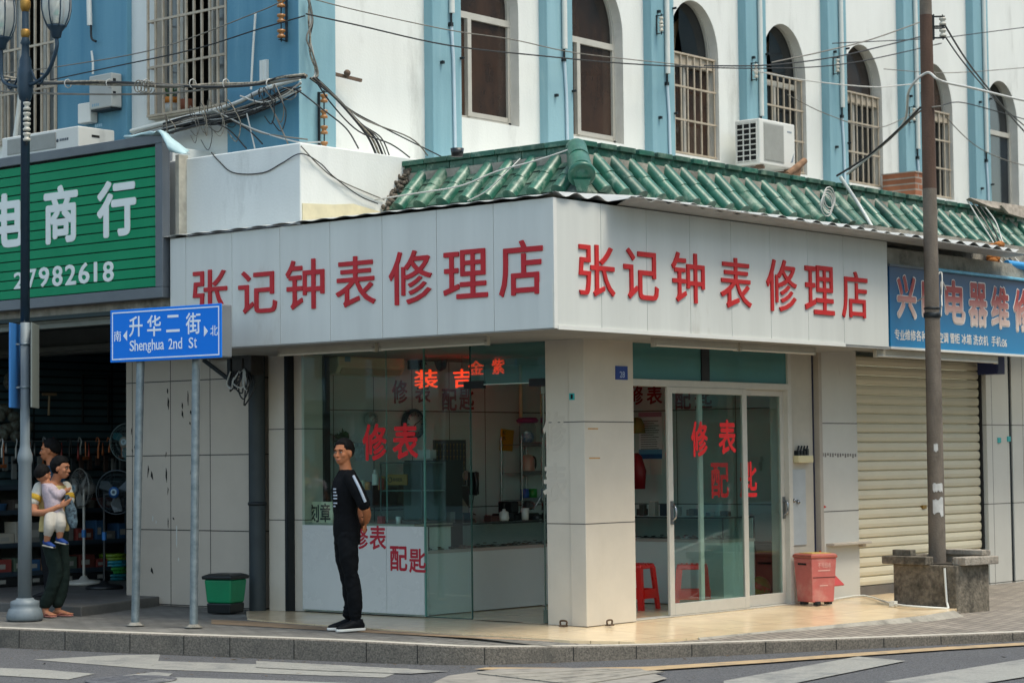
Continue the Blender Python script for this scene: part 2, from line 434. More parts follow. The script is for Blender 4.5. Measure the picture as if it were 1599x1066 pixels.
mb.add([(-0.95, inn[-1].y, .004), (fe[-1].x, fe[-1].y, fe[-1].z + .004), (fe[-1].x - .45, fe[-1].y + 1.1, .004), (-0.4, 6.9, .004), (-0.95, 6.9, .004)], [(0, 1, 2, 3, 4)])
mb.quad((fe[-1].x, fe[-1].y, -.1), (fe[-1].x - .45, fe[-1].y + 1.1, -.1), (fe[-1].x - .45, fe[-1].y + 1.1, .004), (fe[-1].x, fe[-1].y, fe[-1].z + .004)); mb.quad((fe[-1].x - .45, fe[-1].y + 1.1, -.1), (-.4, 6.9, -.1), (-.4, 6.9, .004), (fe[-1].x - .45, fe[-1].y + 1.1, .004)); mb.quad((-.4, 6.9, -.1), (-.95, 6.9, -.1), (-.95, 6.9, .004), (-.4, 6.9, .004))
mb.quad((-0.95, 1.4, .004), (-0.95, 9.2, .004), (-6.0, 9.2, .004), (-6.0, 1.4, .004))
struct('forecourt', mb, M_fore)
# tan tactile strip along the pavement
mb = MB()
out = [AZ(x, y, 0.0) for x, y in [(330, 973), (400, 976.5), (520, 983.5), (609, 988), (720, 994), (800, 997.5), (866, 1000)]]
inn = [AZ(x, y, 0.0) for x, y in [(330, 966), (400, 969), (520, 978.5), (609, 984.5), (720, 991), (800, 995.2), (866, 999)]]
for i in range(len(out) - 1): mb.quad(out[i] - Z * .003, out[i + 1] - Z * .003, inn[i + 1] - Z * .003, inn[i] - Z * .003)
struct('pavement_strip', mb, M_tact)
# bevelled mortar lip on the right of the forecourt
mb = MB()
lip = fe[9:]
for i in range(len(lip) - 1):
    def o_(k):
        a, b = lip[max(k - 1, 0)], lip[min(k + 1, len(lip) - 1)]; d = (b - a).normalized(); return lip[k] + V((d.y, -d.x, 0)) * (0.07 + 0.012 * k + 0.05 * (k > 1)) - Z * (0.05 + 0.008 * k)
    mb.quad(lip[i] + Z * .003, o_(i), o_(i + 1), lip[i + 1] + Z * .003)
struct('forecourt_edge', mb, M_conc)
# left shop platform
pl = [V((-14, -0.12, 0.09)), V((-5.98, -0.12, 0.09)), V((-6.63, 1.6, 0.09)), V((-6.9, 6, 0.09)), V((-14, 6, 0.09))]
M_plat = mat('platform_stone', '#605f5c', 0.55, var=0.25, scale=4, grime='#3f3e3b', gscale=2, gz=1, gthr=0.55, bump=0.2)
o = struct('shop_step', MB().prism(pl, (0, 0, -0.2)), M_plat, bev=0.012)
# markings: zebra bars, yellow edge line, patches
def mark(name, px, m, dz=0.004):
    return struct(name, MB().add([AZ(x, y, RZ + dz) for x, y in px], [tuple(range(len(px)))[::-1]]), m)
for k_, px in enumerate(([(52, 1029), (180, 1022), (250, 1021), (247, 1031), (400, 1036), (640, 1043), (600, 1057), (480, 1053), (240, 1044)],
           [(-30, 1041), (60, 1044), (148, 1051), (106, 1060), (40, 1056), (-30, 1052)],
           [(140, 1062), (190, 1054), (240, 1048.5), (270, 1050), (262, 1056), (420, 1061), (560, 1066), (700, 1072), (500, 1090), (140, 1075)],
           [(-30, 1066), (60, 1068), (120, 1074), (80, 1090), (-30, 1090)],
           [(400, 1031), (500, 1036), (600, 1041.5), (700, 1047), (640, 1051), (500, 1046), (400, 1041)],
           [(1130, 1062), (1340, 1024), (1414, 1031), (1240, 1066), (1130, 1080)],
           [(1380, 1064), (1599, 1028), (1680, 1020), (1680, 1046), (1599, 1056), (1480, 1075)])):
    mark('road_marking', px, M_paint, 0.004 + 0.0012 * k_)
mark('road_marking', [(760, 1041), (903, 1042), (1010, 1040), (1110, 1034), (1199, 1028.5), (1343, 1018), (1480, 1009), (1640, 1000), (1640, 1004), (1480, 1013.5), (1343, 1023), (1199, 1033.5), (1110, 1039.5), (1010, 1046), (900, 1047), (740, 1044)], M_yel, 0.0135)
mark('road_patch', [(905, 1042), (1000, 1043), (1042, 1058), (930, 1090), (620, 1090), (700, 1054), (780, 1043)], mat('road_patch', '#8a867e', 0.9, var=0.2, scale=8, grime='#5c5a55', gscale=5, gz=1, gthr=0.5), 0.0155)
# chequered cover plates set in the road
M_cov = mat('cover_iron', '#5f6064', 0.7, metal=0.2, var=0.25, scale=14, bump=0.5, bscale=60, grime='#8d8d88', gscale=4, gz=1, gthr=0.55)
mb = MB(); cc = AZ(205, 1060, RZ + .015)
mb.lathe(cc, [(0.0, 0.003), (0.30, 0.003), (0.31, 0), (0.345, 0), (0.35, -0.004)], 40)
for k in range(7): mb.box(cc.x - 0.22, cc.x + 0.22, cc.y - 0.21 + k * 0.07 - 0.012, cc.y - 0.21 + k * 0.07 + 0.012, cc.z + 0.0032, cc.z + 0.0055)
o = ob('manhole_cover', mb, M_cov); tag(o, 'round iron manhole cover splashed with white crossing paint', 'manhole cover')
p4 = [AZ(x, y, RZ + .0235) for x, y in [(745, 1050), (930, 1043), (1038, 1047), (900, 1068)]]
mb = MB().prism(p4, (0, 0, -0.006))
for t in (0.2, 0.42, 0.64, 0.86): mb.bar(p4[0].lerp(p4[3], t) + Z * 0.001, p4[1].lerp(p4[2], t) + Z * 0.001, 0.03, 0.004)
o = ob('drain_cover', mb, [mat('drain_plate', '#8e8a80', 0.9, var=0.25, scale=9, grime='#53514c', gscale=5, gz=1, gthr=0.5)]); tag(o, 'rectangular pale drain cover with dark grooves in the road', 'drain cover')
# ---------------------------------------------------------------- the corner building
M_white = mat('white_render', '#d9dcd8', 0.85, var=0.09, scale=2.2, streak=0.25, grime='#a3a5a0', gscale=1.3, gz=0.25, gthr=0.56, bump=0.12, bscale=40)
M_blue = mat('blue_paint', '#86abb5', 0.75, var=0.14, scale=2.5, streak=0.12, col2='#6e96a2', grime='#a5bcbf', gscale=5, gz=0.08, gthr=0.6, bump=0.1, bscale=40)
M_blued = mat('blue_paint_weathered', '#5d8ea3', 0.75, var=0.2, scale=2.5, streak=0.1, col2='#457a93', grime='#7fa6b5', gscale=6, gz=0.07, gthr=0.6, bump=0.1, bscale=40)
M_reveal = mat('reveal_render', '#cfcdc6', 0.85, var=0.15, scale=4)
M_tileW = coordmat('grey_wall_tile', '#c0b6a8', 0, 2, 0.62, 0.785, ou=-6.36, ov=0.01, mortar=0.006, mcol='#3f3c38', rough=0.35, var=0.05, grime='#6d6862', gthr=0.66, gscale=1.6, bump=0.1)
M_tileX = coordmat('grey_wall_tile_side', '#c4c3bc', 1, 2, 0.75, 0.92, ou=5.45, ov=0.0, mortar=0.006, mcol='#55534f', rough=0.35, var=0.05, grime='#85827c', gthr=0.66, gscale=1.5, bump=0.1)
M_tileP = coordmat('pillar_tile', '#cbc3b5', 0, 2, 3.0, 0.915, ou=-2.9, ov=0.0, mortar=0.005, mcol='#4d4a45', rough=0.35, var=0.06, grime='#958d80', gthr=0.64, gscale=1.8, bump=0.1)
M_tileI = coordmat('shop_wall_tile_long', '#bfcfcd', 1, 2, 0.6, 1.05, ou=0.3, ov=0.98, mortar=0.006, mcol='#3c3e3c', rough=0.4, var=0.05, bump=0.1)
M_tileB = coordmat('shop_wall_tile_back', '#bfcfcd', 0, 2, 0.8, 1.05, ou=0.1, ov=0.98, mortar=0.006, mcol='#3c3e3c', rough=0.4, var=0.05, bump=0.1)
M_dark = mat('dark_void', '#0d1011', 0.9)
M_alu = mat('white_aluminium', '#b9b7af', 0.4, var=0.08, scale=8, grime='#8e8b84', gscale=5, gthr=0.62)
M_gla = glass_mat('shop_glass', '#ecf8f6')
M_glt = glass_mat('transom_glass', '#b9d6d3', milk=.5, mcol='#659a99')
M_edge = mat('glass_edge', '#5f8f86', 0.15)
M_green = mat('green_glaze', '#266350', 0.36, var=0.3, scale=6, col2='#174a3c', grime='#8aa08f', gscale=7, gz=1, gthr=0.54, bump=0.1, bscale=20)
M_pan_shade = mat('green_glaze_pan_shade', '#2c5545', 0.6, var=0.4, scale=6, grime='#6f8373', gscale=5, gz=1, gthr=0.5)  # pan colour darkened for deep shade between the tubes; ridge caps share it
M_pan = mat('tile_pan', '#43554c', 0.8, var=0.35, scale=9, grime='#8b9486', gscale=6, gz=1, gthr=0.52, bump=0.4, bscale=30)  # roof bed darkened likewise, shade between cover tiles put into the colour
M_mort = mat('roof_mortar', '#6a6156', 0.95, var=0.4, scale=14)
M_tin = mat('tin_sheet', '#b9bab6', 0.5, metal=0.25, var=0.15, scale=5, grime='#7e7f7c', gscale=2, gz=1, gthr=0.58)
M_soff = mat('soffit', '#8c8c88', 0.7, var=0.12, scale=3)
M_darkm = mat('dark_steel', '#20262a', 0.5, metal=0.4, var=0.2, scale=9)
M_red = mat('red_vinyl', '#d4131f', 0.45, spec=0.4)
M_redd = mat('dark_red_vinyl', '#7c1720', 0.5)

bld = thing('corner_building', 'blue and white corner building with arched windows and a green tiled eave', 'building', (-3, 5, 0))
XU, YU = -3.8, 0.8
# upper right-hand wall with arched openings
PS = [2.61, 4.49, 6.42, 8.39, 10.30, 12.25, 14.23, 16.2, 18.1]
SILL, SPR, ARC = 5.11, 6.36, 0.64
op = [(s + 0.50, s + 1.53) for s in PS]
mb = MB(); mr = MB()
ZB, ZT = 3.7, 9.2
yprev = YU
IN = 0.12
for (a, b) in op:
    mb.quad((XU, yprev, ZB), (XU, a, ZB), (XU, a, ZT), (XU, yprev, ZT))
    mb.quad((XU, a, ZB), (XU, b, ZB), (XU, b, SILL), (XU, a, SILL))
    N = 24; c = (a + b) / 2; h = (b - a) / 2
    arc = [(c - h * math.cos(math.pi * i / N), SPR + ARC * math.sin(math.pi * i / N)) for i in range(N + 1)]
    for (y0, z0), (y1, z1) in zip(arc, arc[1:]):
        mb.quad((XU, y0, z0), (XU, y1, z1), (XU, y1, ZT), (XU, y0, ZT))
        mr.quad((XU, y1, z1), (XU, y0, z0), (XU - IN, y0, z0), (XU - IN, y1, z1))
    mr.quad((XU, a, SILL), (XU, a, SPR), (XU - IN, a, SPR), (XU - IN, a, SILL))
    mr.quad((XU, b, SPR), (XU, b, SILL), (XU - IN, b, SILL), (XU - IN, b, SPR))
    mr.quad((XU, b, SILL), (XU, a, SILL), (XU - IN, a, SILL), (XU - IN, b, SILL))
    yprev = b
mb.quad((XU, yprev, ZB), (XU, 24, ZB), (XU, 24, ZT), (XU, yprev, ZT))
# upper left-hand wall with two square openings
wl = [(-11.0, -9.9), (-8.6, -7.46), (-5.92, -4.76)]
xp = -14
WZ0, WZ1 = 5.07, 6.75
for a, b in wl:
    mb.quad((xp, YU, ZB), (a, YU, ZB), (a, YU, ZT), (xp, YU, ZT))
    mb.quad((a, YU, ZB), (b, YU, ZB), (b, YU, WZ0), (a, YU, WZ0)); mb.quad((a, YU, WZ1), (b, YU, WZ1), (b, YU, ZT), (a, YU, ZT))
    for q in (((a, WZ0), (a, WZ1)), ((b, WZ1), (b, WZ0)), ((a, WZ1), (b, WZ1)), ((b, WZ0), (a, WZ0))):
        (x0, z0), (x1, z1) = q
        mr.quad((x0, YU, z0), (x1, YU, z1), (x1, YU + IN, z1), (x0, YU + IN, z0))
    xp = b
mb.quad((xp, YU, ZB), (XU, YU, ZB), (XU, YU, ZT), (xp, YU, ZT))
mb.quad((-14, YU, ZT), (XU, YU, ZT), (XU, 24, ZT), (-14, 24, ZT))
ob('wall', mb, M_white, bld)
ob('window_reveal', mr, M_reveal, bld)
mb = MB().quad((XU - 1.2, 2, 4.2), (XU - 1.2, 24, 4.2), (XU - 1.2, 24, ZT), (XU - 1.2, 2, ZT)); mb.quad((-14, YU + 1.2, 4.2), (XU - .3, YU + 1.2, 4.2), (XU - .3, YU + 1.2, ZT), (-14, YU + 1.2, ZT))
mb.quad((-14, YU + .02, 4.3), (XU - .02, YU + .02, 4.3), (XU - .02, 24, 4.3), (-14, 24, 4.3))
ob('room_wall', mb, mat('upstairs_wall', '#3a3834', 0.9, var=0.3, scale=1.2), bld)
# blue pilasters
mb = MB()
PD = 0.12
for s in PS: ob('pilaster', MB().box(XU - 0.02, XU + PD, s, s + 0.45, ZB, ZT - 0.01), M_blue, bld, bev=0.01)
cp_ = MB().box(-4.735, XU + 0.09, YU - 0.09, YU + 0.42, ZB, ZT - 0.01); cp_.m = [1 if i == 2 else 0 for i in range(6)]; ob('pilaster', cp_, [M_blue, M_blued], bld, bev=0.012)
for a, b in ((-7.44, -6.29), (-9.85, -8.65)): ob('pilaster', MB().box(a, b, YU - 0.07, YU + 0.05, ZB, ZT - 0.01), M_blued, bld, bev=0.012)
# conduits down the pilasters
M_pvc = mat('white_pvc', '#cdd0cb', 0.45, var=0.08, scale=4)
M_pvcb = mat('bluish_pvc', '#b9cad4', 0.45, var=0.08, scale=4)
zc = [6.15, 6.03, 6.0, 5.72, 6.05, 5.7, 5.85, 6, 6]
for s, z in zip(PS, zc):
    y = s + 0.27; x = XU + PD + 0.03
    f = ob('conduit', MB().cyl((x, y, z), (x, y, ZT - 0.1), 0.03, 10), M_pvc, bld)
    ob('joint', MB().cyl((x - 0.01, y, z - 0.13), (x - 0.01, y, z), 0.012, 8).box(x - 0.03, x + 0.012, y - 0.03, y + 0.01, z - 0.14, z - 0.10), M_darkm, f)
    ob('lower_tube', MB().tube([(x - 0.01, y, z - 0.12), (x - 0.01, y + 0.03, z - 0.5), (x - 0.01, y + 0.05, 4.2)], 0.017, 8), M_pvcb, f)
    for zz in (z + 0.7, z - 0.55): ob('clip', MB().box(XU + PD, x + 0.01, y - 0.16, y - 0.13, zz, zz + 0.03).tube([(XU + PD, y + 0.16, zz + 0.1), (x + 0.02, y + 0.16, zz + 0.1)], 0.014, 6), M_darkm, f)
# windows
M_wf = mat('window_frame', '#b5b3aa', 0.45, var=0.12, scale=6)
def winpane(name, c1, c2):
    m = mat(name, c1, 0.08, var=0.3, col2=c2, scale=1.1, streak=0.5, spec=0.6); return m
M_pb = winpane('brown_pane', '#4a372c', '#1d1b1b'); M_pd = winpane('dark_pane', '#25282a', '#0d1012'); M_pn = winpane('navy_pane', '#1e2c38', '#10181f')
M_gr = mat('grille_bar', '#b3a794', 0.6, var=0.25, scale=8)
def ell(c, h, n0, n1, N=20, k=1.0): return [(c - h * k * math.cos(math.pi * i / N), SPR + ARC * k * math.sin(math.pi * i / N)) for i in range(n0, n1 + 1)]
for i, (a, b) in enumerate(op):
    c, h = (a + b) / 2, (b - a) / 2; x = XU - IN
    f = MB(); t = 0.045
    f.box(x - 0.04, x, a, a + t, SILL, SPR); f.box(x - 0.04, x, b - t, b, SILL, SPR); f.box(x - 0.04, x, a, b, SILL - 0.001, SILL + 0.05)
    f.box(x - 0.045, x + 0.004, a + 0.002, b - 0.002, SPR - 0.15, SPR - 0.08)
    if i < 2: f.box(x - 0.042, x + 0.02, a + 0.30, a + 0.36, SILL + 0.05, SPR - 0.15); f.box(x - 0.045, x - 0.01, a + 0.05, a + 0.085, SILL + .05, SPR - 0.16); f.box(x - .03, x + .005, a + 0.37, b - .06, SILL + .05, SILL + .1)
    elif i == 6: pass
    else: f.box(x - 0.042, x + 0.01, a + 0.44, a + 0.49, SILL + 0.05, SPR - 0.15)
    o1, i1 = ell(c, h, 0, 20), ell(c, h - t, 0, 20)
    for q in range(20):
        f.quad((x, *o1[q]), (x, *i1[q]), (x, *i1[q + 1]), (x, *o1[q + 1]))
        f.quad((x, *i1[q]), (x - 0.04, *i1[q]), (x - 0.04, *i1[q + 1]), (x, *i1[q + 1]))
    wf = ob('window', f, M_wf, bld)
    pm = M_pb if i < 3 else M_pn if i == 6 else M_pd
    xp_ = x - 0.03
    ob('pane', MB().quad((xp_, a, SILL), (xp_, b, SILL), (xp_, b, SPR - 0.1), (xp_, a, SPR - 0.1)), pm, wf)
    top = ell(c, h, 0, 20)
    tm = M_pb if i in (0, 1, 4, 5) else M_pd
    if i in (2, 3):
        # broken fanlight: only part of the glass is left, torn boards behind
        ob('pane', MB().add([(xp_, c + 0.0, SPR - .1), (xp_, b, SPR - .1)] + [(xp_, y, z) for y, z in top[::-1] if y > c - 0.12 + 0.0] + [(xp_, c - 0.1, SPR + 0.3)], [tuple(range(2 + len([1 for y, z in top if y > c - 0.12]) + 1))]), M_pd, wf)
        g = MB().prism([(x - 0.12, a, SPR - .1), (x - 0.12, a + 0.42, SPR - .1), (x - 0.12, a + 0.5, SPR + 0.25), (x - 0.12, a + 0.62, SPR + 0.52), (x - 0.12, a + 0.4, SPR + 0.33), (x - 0.12, a, SPR + 0.1)], (-0.01, 0, 0))
        ob('torn_board', g, mat('torn_board', '#a98f6f', 0.9, var=0.45, scale=5), wf)
    else:
        ob('pane', MB().add([(xp_, a, SPR - 0.1), (xp_, b, SPR - 0.1)] + [(xp_, y, z) for y, z in top[::-1]], [tuple(range(2 + len(top)))]), tm, wf)
    if i == 0: ob('blind', MB().box(x - 0.09, x - 0.08, a + 0.04, a + 0.3, SILL + 0.1, SPR - 0.2), mat('orange_blind', '#7a4a30', 0.8, var=0.2, scale=9, streak=0.1), wf)
    if i >= 2 and i != 6:
        g = MB(); gx = x + 0.07; zt = SPR - 0.02
        for k in range(8):
            yy = a + 0.03 + k * (b - a - 0.06) / 7; g.box(gx - 0.008, gx + 0.008, yy - 0.009, yy + 0.009, SILL + .02, zt)
        for zz in (SILL + 0.03, SILL + 0.43, SILL + 0.83, zt): g.box(gx - 0.011, gx + 0.0125, a, b, zz - 0.011, zz + 0.011)
        for zz in (SILL + 0.03, zt): g.box(x - 0.01, gx, b - 0.04, b - 0.02, zz - 0.01, zz + 0.01)
        ob('grille', g, M_gr, wf)
        if i != 3: ob('grille_plate', MB().box(gx - 0.02, gx - 0.015, a, b, zt - 0.13, zt - .01), M_gr, wf)
for i, (a, b) in enumerate(wl):
    y = YU + IN - 0.03
    f = MB()
    for xx in (a, b - 0.05, a + 0.28, b - 0.42): f.box(xx, xx + 0.05, y, y + 0.05, WZ0, WZ1)
    f.box(a, b, y - .004, y + 0.055, WZ0, WZ0 + 0.05); f.box(a, b, y - .004, y + 0.055, WZ1 - 0.05, WZ1)
    wf = ob('window', f, M_wf, bld)
    ob('pane', MB().quad((a + 0.05, y + 0.03, WZ0), (a + 0.28, y + 0.03, WZ0), (a + 0.28, y + 0.03, WZ1), (a + 0.05, y + 0.03, WZ1)).quad((b - 0.42, y + 0.03, WZ0), (b - 0.05, y + 0.03, WZ0), (b - 0.05, y + 0.03, WZ1), (b - 0.42, y + 0.03, WZ1)), mat('grey_pane', '#6e7374', 0.12, var=0.5, scale=1.3, spec=0.6), wf)
    cu = MB()
    pts = [(a + 0.78 + 0.045 * k, y + 0.16 + 0.025 * (k % 2)) for k in range(9)]
    for (x0, y0), (x1, y1) in zip(pts, pts[1:]): cu.quad((x0, y0, WZ0), (x1, y1, WZ0), (x1, y1, WZ1), (x0, y0, WZ1))
    ob('curtain', cu, mat('window_curtain', '#8c8578', 0.9, var=0.2, scale=5, streak=0.2), wf)
    g = MB(); gy = YU - 0.085; A, B = a - 0.01, b + 0.01
    for k in range(11):
        xx = A + k * (B - A) / 10; g.box(xx - 0.011, xx + 0.011, gy - 0.011, gy + 0.011, WZ0 - 0.01, WZ1)
    for zz in (WZ0, WZ0 + 0.5, WZ0 + 0.98, WZ1 - 0.02): g.box(A - 0.012, B + 0.012, gy - 0.013, gy + 0.0135, zz - 0.012, zz + 0.012); g.box(A - .008, A + .008, gy, YU + .01, zz - .008, zz + .008); g.box(B - .008, B + .008, gy, YU + .01, zz - .008, zz + .008)
    g.box(A, B, gy, YU + 0.05, WZ0 - 0.035, WZ0 - 0.013)
    ob('grille', g, M_gr, wf)
# parapet box over the left shopfront
mb = MB().box(-5.02, -3.18, 0.2, 12, 3.70, 4.47)
mb.box(-14, -5.02, 0.25, 1.2, 3.2, 4.62)
ob('parapet', mb, M_white, bld, bev=0.012)
ob('parapet_repair', MB().prism([(-3.172, 0.22, 3.70), (-3.172, 2.2, 3.70), (-3.172, 2.2, 3.93), (-3.172, 1.3, 3.90), (-3.172, 0.9, 3.95), (-3.172, 0.62, 3.92), (-3.172, 0.22, 3.90)], (-0.006, 0, 0)), mat('cream_repair', '#d8cfae', 0.9, var=0.15, scale=6), bld)
# canopy slab behind the signs, upper deck
mb = MB().box(-4.74, -0.07, 0.07, 9, 2.62, 3.62)
mb.box(-3.18, -1.0, 1.6, 24, 3.7, 4.3)
mb.box(-0.9, -0.32, 5.5, 24, 3.44, 3.88)
mb.box(-14, -4.8, 0.06, 5.9, 3.02, 3.6)
ob('canopy', mb, M_conc, bld)
ob('soffit', MB().box(-4.78, -0.005, 0.005, 5.42, 2.572, 2.6), M_soff, bld)

# ------------------------------------------------ green glazed tile eave
rf = MB()
def tubeseg(mb, p0, p1, r, nrm, seg=9):
    """half round tile from p0 to p1, open side down"""
    p0, p1, nrm = V(p0), V(p1), V(nrm); d = (p1 - p0).normalized(); sd = d.cross(nrm).normalized()
    vs = []
    for p in (p0, p1):
        for k in range(seg):
            q = math.pi * (-0.06 + 1.12 * k / (seg - 1)); vs.append(p + sd * (r * math.cos(q)) + nrm * (r * math.sin(q)))
    mb.add(vs, [(k, k + 1, seg + k + 1, seg + k) for k in range(seg - 1)], True)
    mb.add(vs[:seg], [tuple(range(seg))[::-1]])
EX, EY, RX, RY = -0.72, 1.3, -1.06, 1.66
EZ, RZZ = 3.90, 4.27
nR = V((RZZ - EZ, 0, -(RX - EX))).normalized(); nR = V((nR.x, 0, abs(nR.z)))
nL = V((0, -(RZZ - EZ), RY - EY)).normalized(); nL = V((0, -abs(nL.y), abs(nL.z)))
bed = MB()
bed.quad((EX, EY, EZ), (EX, 24, EZ), (RX, 24, RZZ), (RX, RY, RZZ)); bed.quad((-3.18, EY, EZ), (EX, EY, EZ), (RX, RY, RZZ), (-3.18, RY, RZZ))
bed.quad((EX, EY, EZ), (EX, EY, EZ - 0.09), (EX, 24, EZ - 0.09), (EX, 24, EZ)); bed.quad((-3.18, EY, EZ - .09), (EX, EY, EZ - .09), (EX, EY, EZ), (-3.18, EY, EZ))
bed.quad((EX, EY, EZ - .09), (-3.18, EY, EZ - .09), (-3.18, 2.6, EZ - .09), (EX, 2.6, EZ - .09)); bed.quad((EX, 2.6, EZ - .09), (-1.1, 2.6, EZ - .09), (-1.1, 24, EZ - .09), (EX, 24, EZ - .09))
roof = ob('roof', bed, M_pan, bld)
def row(mb, col, p0, p1, nrm, j):
    d = p1 - p0; t = 0.47 + 0.05 * math.sin(j * 2.3); w_ = d.cross(nrm).normalized(); mb.mi = (0, 1, 0, 2, 0, 0, 1)[(j * 5 + j // 3) % 7]; p0 = p0 + w_ * 0.011 * math.sin(j * 4.7); p1 = p1 + w_ * 0.013 * math.sin(j * 7.9 + 1)
    d = p1 - p0
    tubeseg(mb, p0 + nrm * 0.004, p0 + d * (t + 0.02), 0.074, nrm); tubeseg(mb, p0 + d * t + nrm * 0.012, p1 + nrm * 0.012, 0.07, nrm)
cov, pans = MB(), MB()
j = 0
y = 1.62
while y < 20:
    dy = 0.012 * math.sin(j * 1.7); k = 0 if y > RY + 0.05 else (RY + 0.05 - y) / (RY - EY)
    p0 = V((EX + 0.02 + 0.02 * math.sin(j * 3.1), y + dy, EZ + 0.012)); p1 = V((EX + (RX - EX) * (1 - k), y, EZ + (RZZ - EZ) * (1 - k)))
    row(cov, 0, p0, p1, nR, j); 
    if y > 5.2: pans.mi = 0; pans.prism([(EX + 0.035, y + 0.06, EZ + .01), (EX + 0.035, y + 0.22, EZ + .01), (EX + 0.035, y + 0.2, EZ - 0.06), (EX + 0.035, y + 0.14, EZ - 0.12), (EX + 0.035, y + 0.08, EZ - 0.06)], (0.012, 0, 0))
    for q in range(3):
        t0, t1 = q / 3, (q + 1) / 3
        a = V((EX, y + 0.07, EZ)).lerp(V((RX, y + 0.07, RZZ)), t0); b = V((EX, y + 0.21, EZ)).lerp(V((RX, y + 0.21, RZZ)), t1)
        if y > 1.7: pans.quad((a.x, a.y, a.z + 0.018), (a.x, b.y, a.z + 0.018), (b.x, b.y, b.z + 0.004), (b.x, a.y, b.z + 0.004))
    y += 0.279; j += 1
x = EX - 0.26
while x > -3.1:
    k = 0 if x < RX - 0.05 else (x - RX + 0.05) / (EX - RX)
    p0 = V((x, EY - 0.02 - 0.02 * math.sin(j * 3.1), EZ + 0.012)); p1 = V((x, EY + (RY - EY) * (1 - k), EZ + (RZZ - EZ) * (1 - k)))
    row(cov, 0, p0, p1, nL, j)
    for q in range(3):
        t0, t1 = q / 3, (q + 1) / 3
        a = V((x - 0.21, EY, EZ)).lerp(V((x - 0.21, RY, RZZ)), t0); b = V((x - 0.07, EY, EZ)).lerp(V((x - 0.07, RY, RZZ)), t1)
        pans.quad((a.x, a.y, a.z + 0.018), (b.x, a.y, a.z + 0.018), (b.x, b.y, b.z + 0.004), (a.x, b.y, b.z + 0.004))
    x -= 0.279; j += 1
ob('cover_tile', cov, [M_green, mat('green_glaze_dull', '#3a6b57', 0.5, var=0.3, scale=8, col2='#24503f', grime='#8c9c8b', gscale=6, gz=1, gthr=0.5), mat('green_glaze_dark', '#1c5242', 0.4, var=0.3, scale=8, col2='#123a2f', grime='#6f8a7b', gscale=6, gz=1, gthr=0.55)], roof)
ob('pan_tile', pans, M_pan_shade, roof)
# ridge: plain glazed upstand and cap tiles with joints
rg = MB()
def ridge(a, b, out, n):
    a, b, out = V(a), V(b), V(out)
    for i in range(n):
        p, q = a.lerp(b, i / n + 0.0015), a.lerp(b, (i + 1) / n - 0.0015); m_ = (p + q) / 2; h = (q - p) / 2
        rg.mi = 0; rg.obox(m_ + Z * 0.05, h, out * 0.03, Z * 0.055)
        rg.mi = 1 if i % 3 else 0; rg.obox(m_ + Z * 0.13 + out * 0.015, h, out * 0.055, Z * 0.025)
ridge((RX, RY - 0.03, RZZ), (RX, 20.0, RZZ), X, 62)
ridge((-3.2, RY, RZZ), (RX - 0.02, RY, RZZ), -Y, 7)
ob('ridge', rg, [M_green, M_pan_shade], roof, bev=0.006)
hp = MB(); e0, e1 = V((RX + 0.02, RY - 0.02, RZZ + 0.06)), V((EX + 0.03, EY - 0.03, EZ + 0.16))
hn = V((0.35, -0.35, 0.9)).normalized()
tubeseg(hp, e1 + hn * 0.01, e1.lerp(e0, 0.55), 0.105, hn, 12); tubeseg(hp, e1.lerp(e0, 0.5) + hn * 0.015, e0 + hn * 0.015, 0.1, hn, 12)
hd = (e1 - e0).normalized(); hp.lathe(e1 + hn * 0.0 - Z * 0.015, [(0.122, -0.02), (0.126, 0.03), (0.105, 0.045), (0.085, 0.03), (0.06, 0.032), (0.05, 0.05), (0, 0.055)], 22, ax=(hd.x, hd.y, hd.z - 0.1))
hp.prism([e1 + V((0.07, 0.04, -0.06)), e1 + V((-0.04, -0.07, -0.06)), e1 + V((-0.02, -0.04, -0.17)), e1 + V((0.04, 0.02, -0.17))], hd * 0.03)
ob('hip', hp, M_green, roof)
# rough mortar where the eave meets the parapet
mo = MB(); q = random.Random(3)
for i in range(70):
    t = i / 69; p = V((-3.14, EY, EZ)).lerp(V((-3.14, RY, RZZ + 0.1)), t); mo.ball(p + V((q.uniform(-.04, .05), q.uniform(-.03, .03), q.uniform(-.03, .03))), (q.uniform(.012, .035), q.uniform(.012, .03), q.uniform(.01, .03)), 6, 4)
ob('mortar_edge', mo, M_mort, roof)
# corrugated tin flashing from the eave down over the shop sign
tin = MB()
def corr(mb, n, along, back, front, amp=0.018, per=0.28, s=6, curl=0.0):
    """strips; along(t), back(t)->Vector, front(t)->Vector"""
    L = []
    for i in range(n * s + 1):
        t = i / s; ph = 2 * math.pi * (i / s); h = amp * math.cos(ph)
        L.append((back(t) + Z * h, front(t) + Z * h))
    for (a, b), (c, d) in zip(L, L[1:]):
        mb.add([a, b, d, c], [(0, 1, 2, 3)], True); mb.add([a - Z * .003, b - Z * .003, d - Z * .003, c - Z * .003], [(3, 2, 1, 0)], True)
        mb.add([b, b - Z * 0.003, d - Z * 0.003, d], [(0, 1, 2, 3)])
corr(tin, 6, None, lambda t: V((-4.9 + 0.28 * t, 0.19, 3.72)), lambda t: V((-4.9 + 0.28 * t, -0.045, 3.692)), 0.006)
corr(tin, 12, None, lambda t: V((-3.18 + 0.265 * t, max(0.02, 1.3 if t < 9.1 else 1.3 - 1.3 * (t - 9.1) / 2.9), 3.86 - 0.16 * max(0, (t - 9.1) / 2.9))), lambda t: V((-3.18 + 0.265 * t, -0.045, 3.692)), 0.007)
tinr = MB()
def xf(y): return 0.03 + 0.02 * y if y < 0.75 else 0.26 + 0.03 * math.sin(y * 2.1)
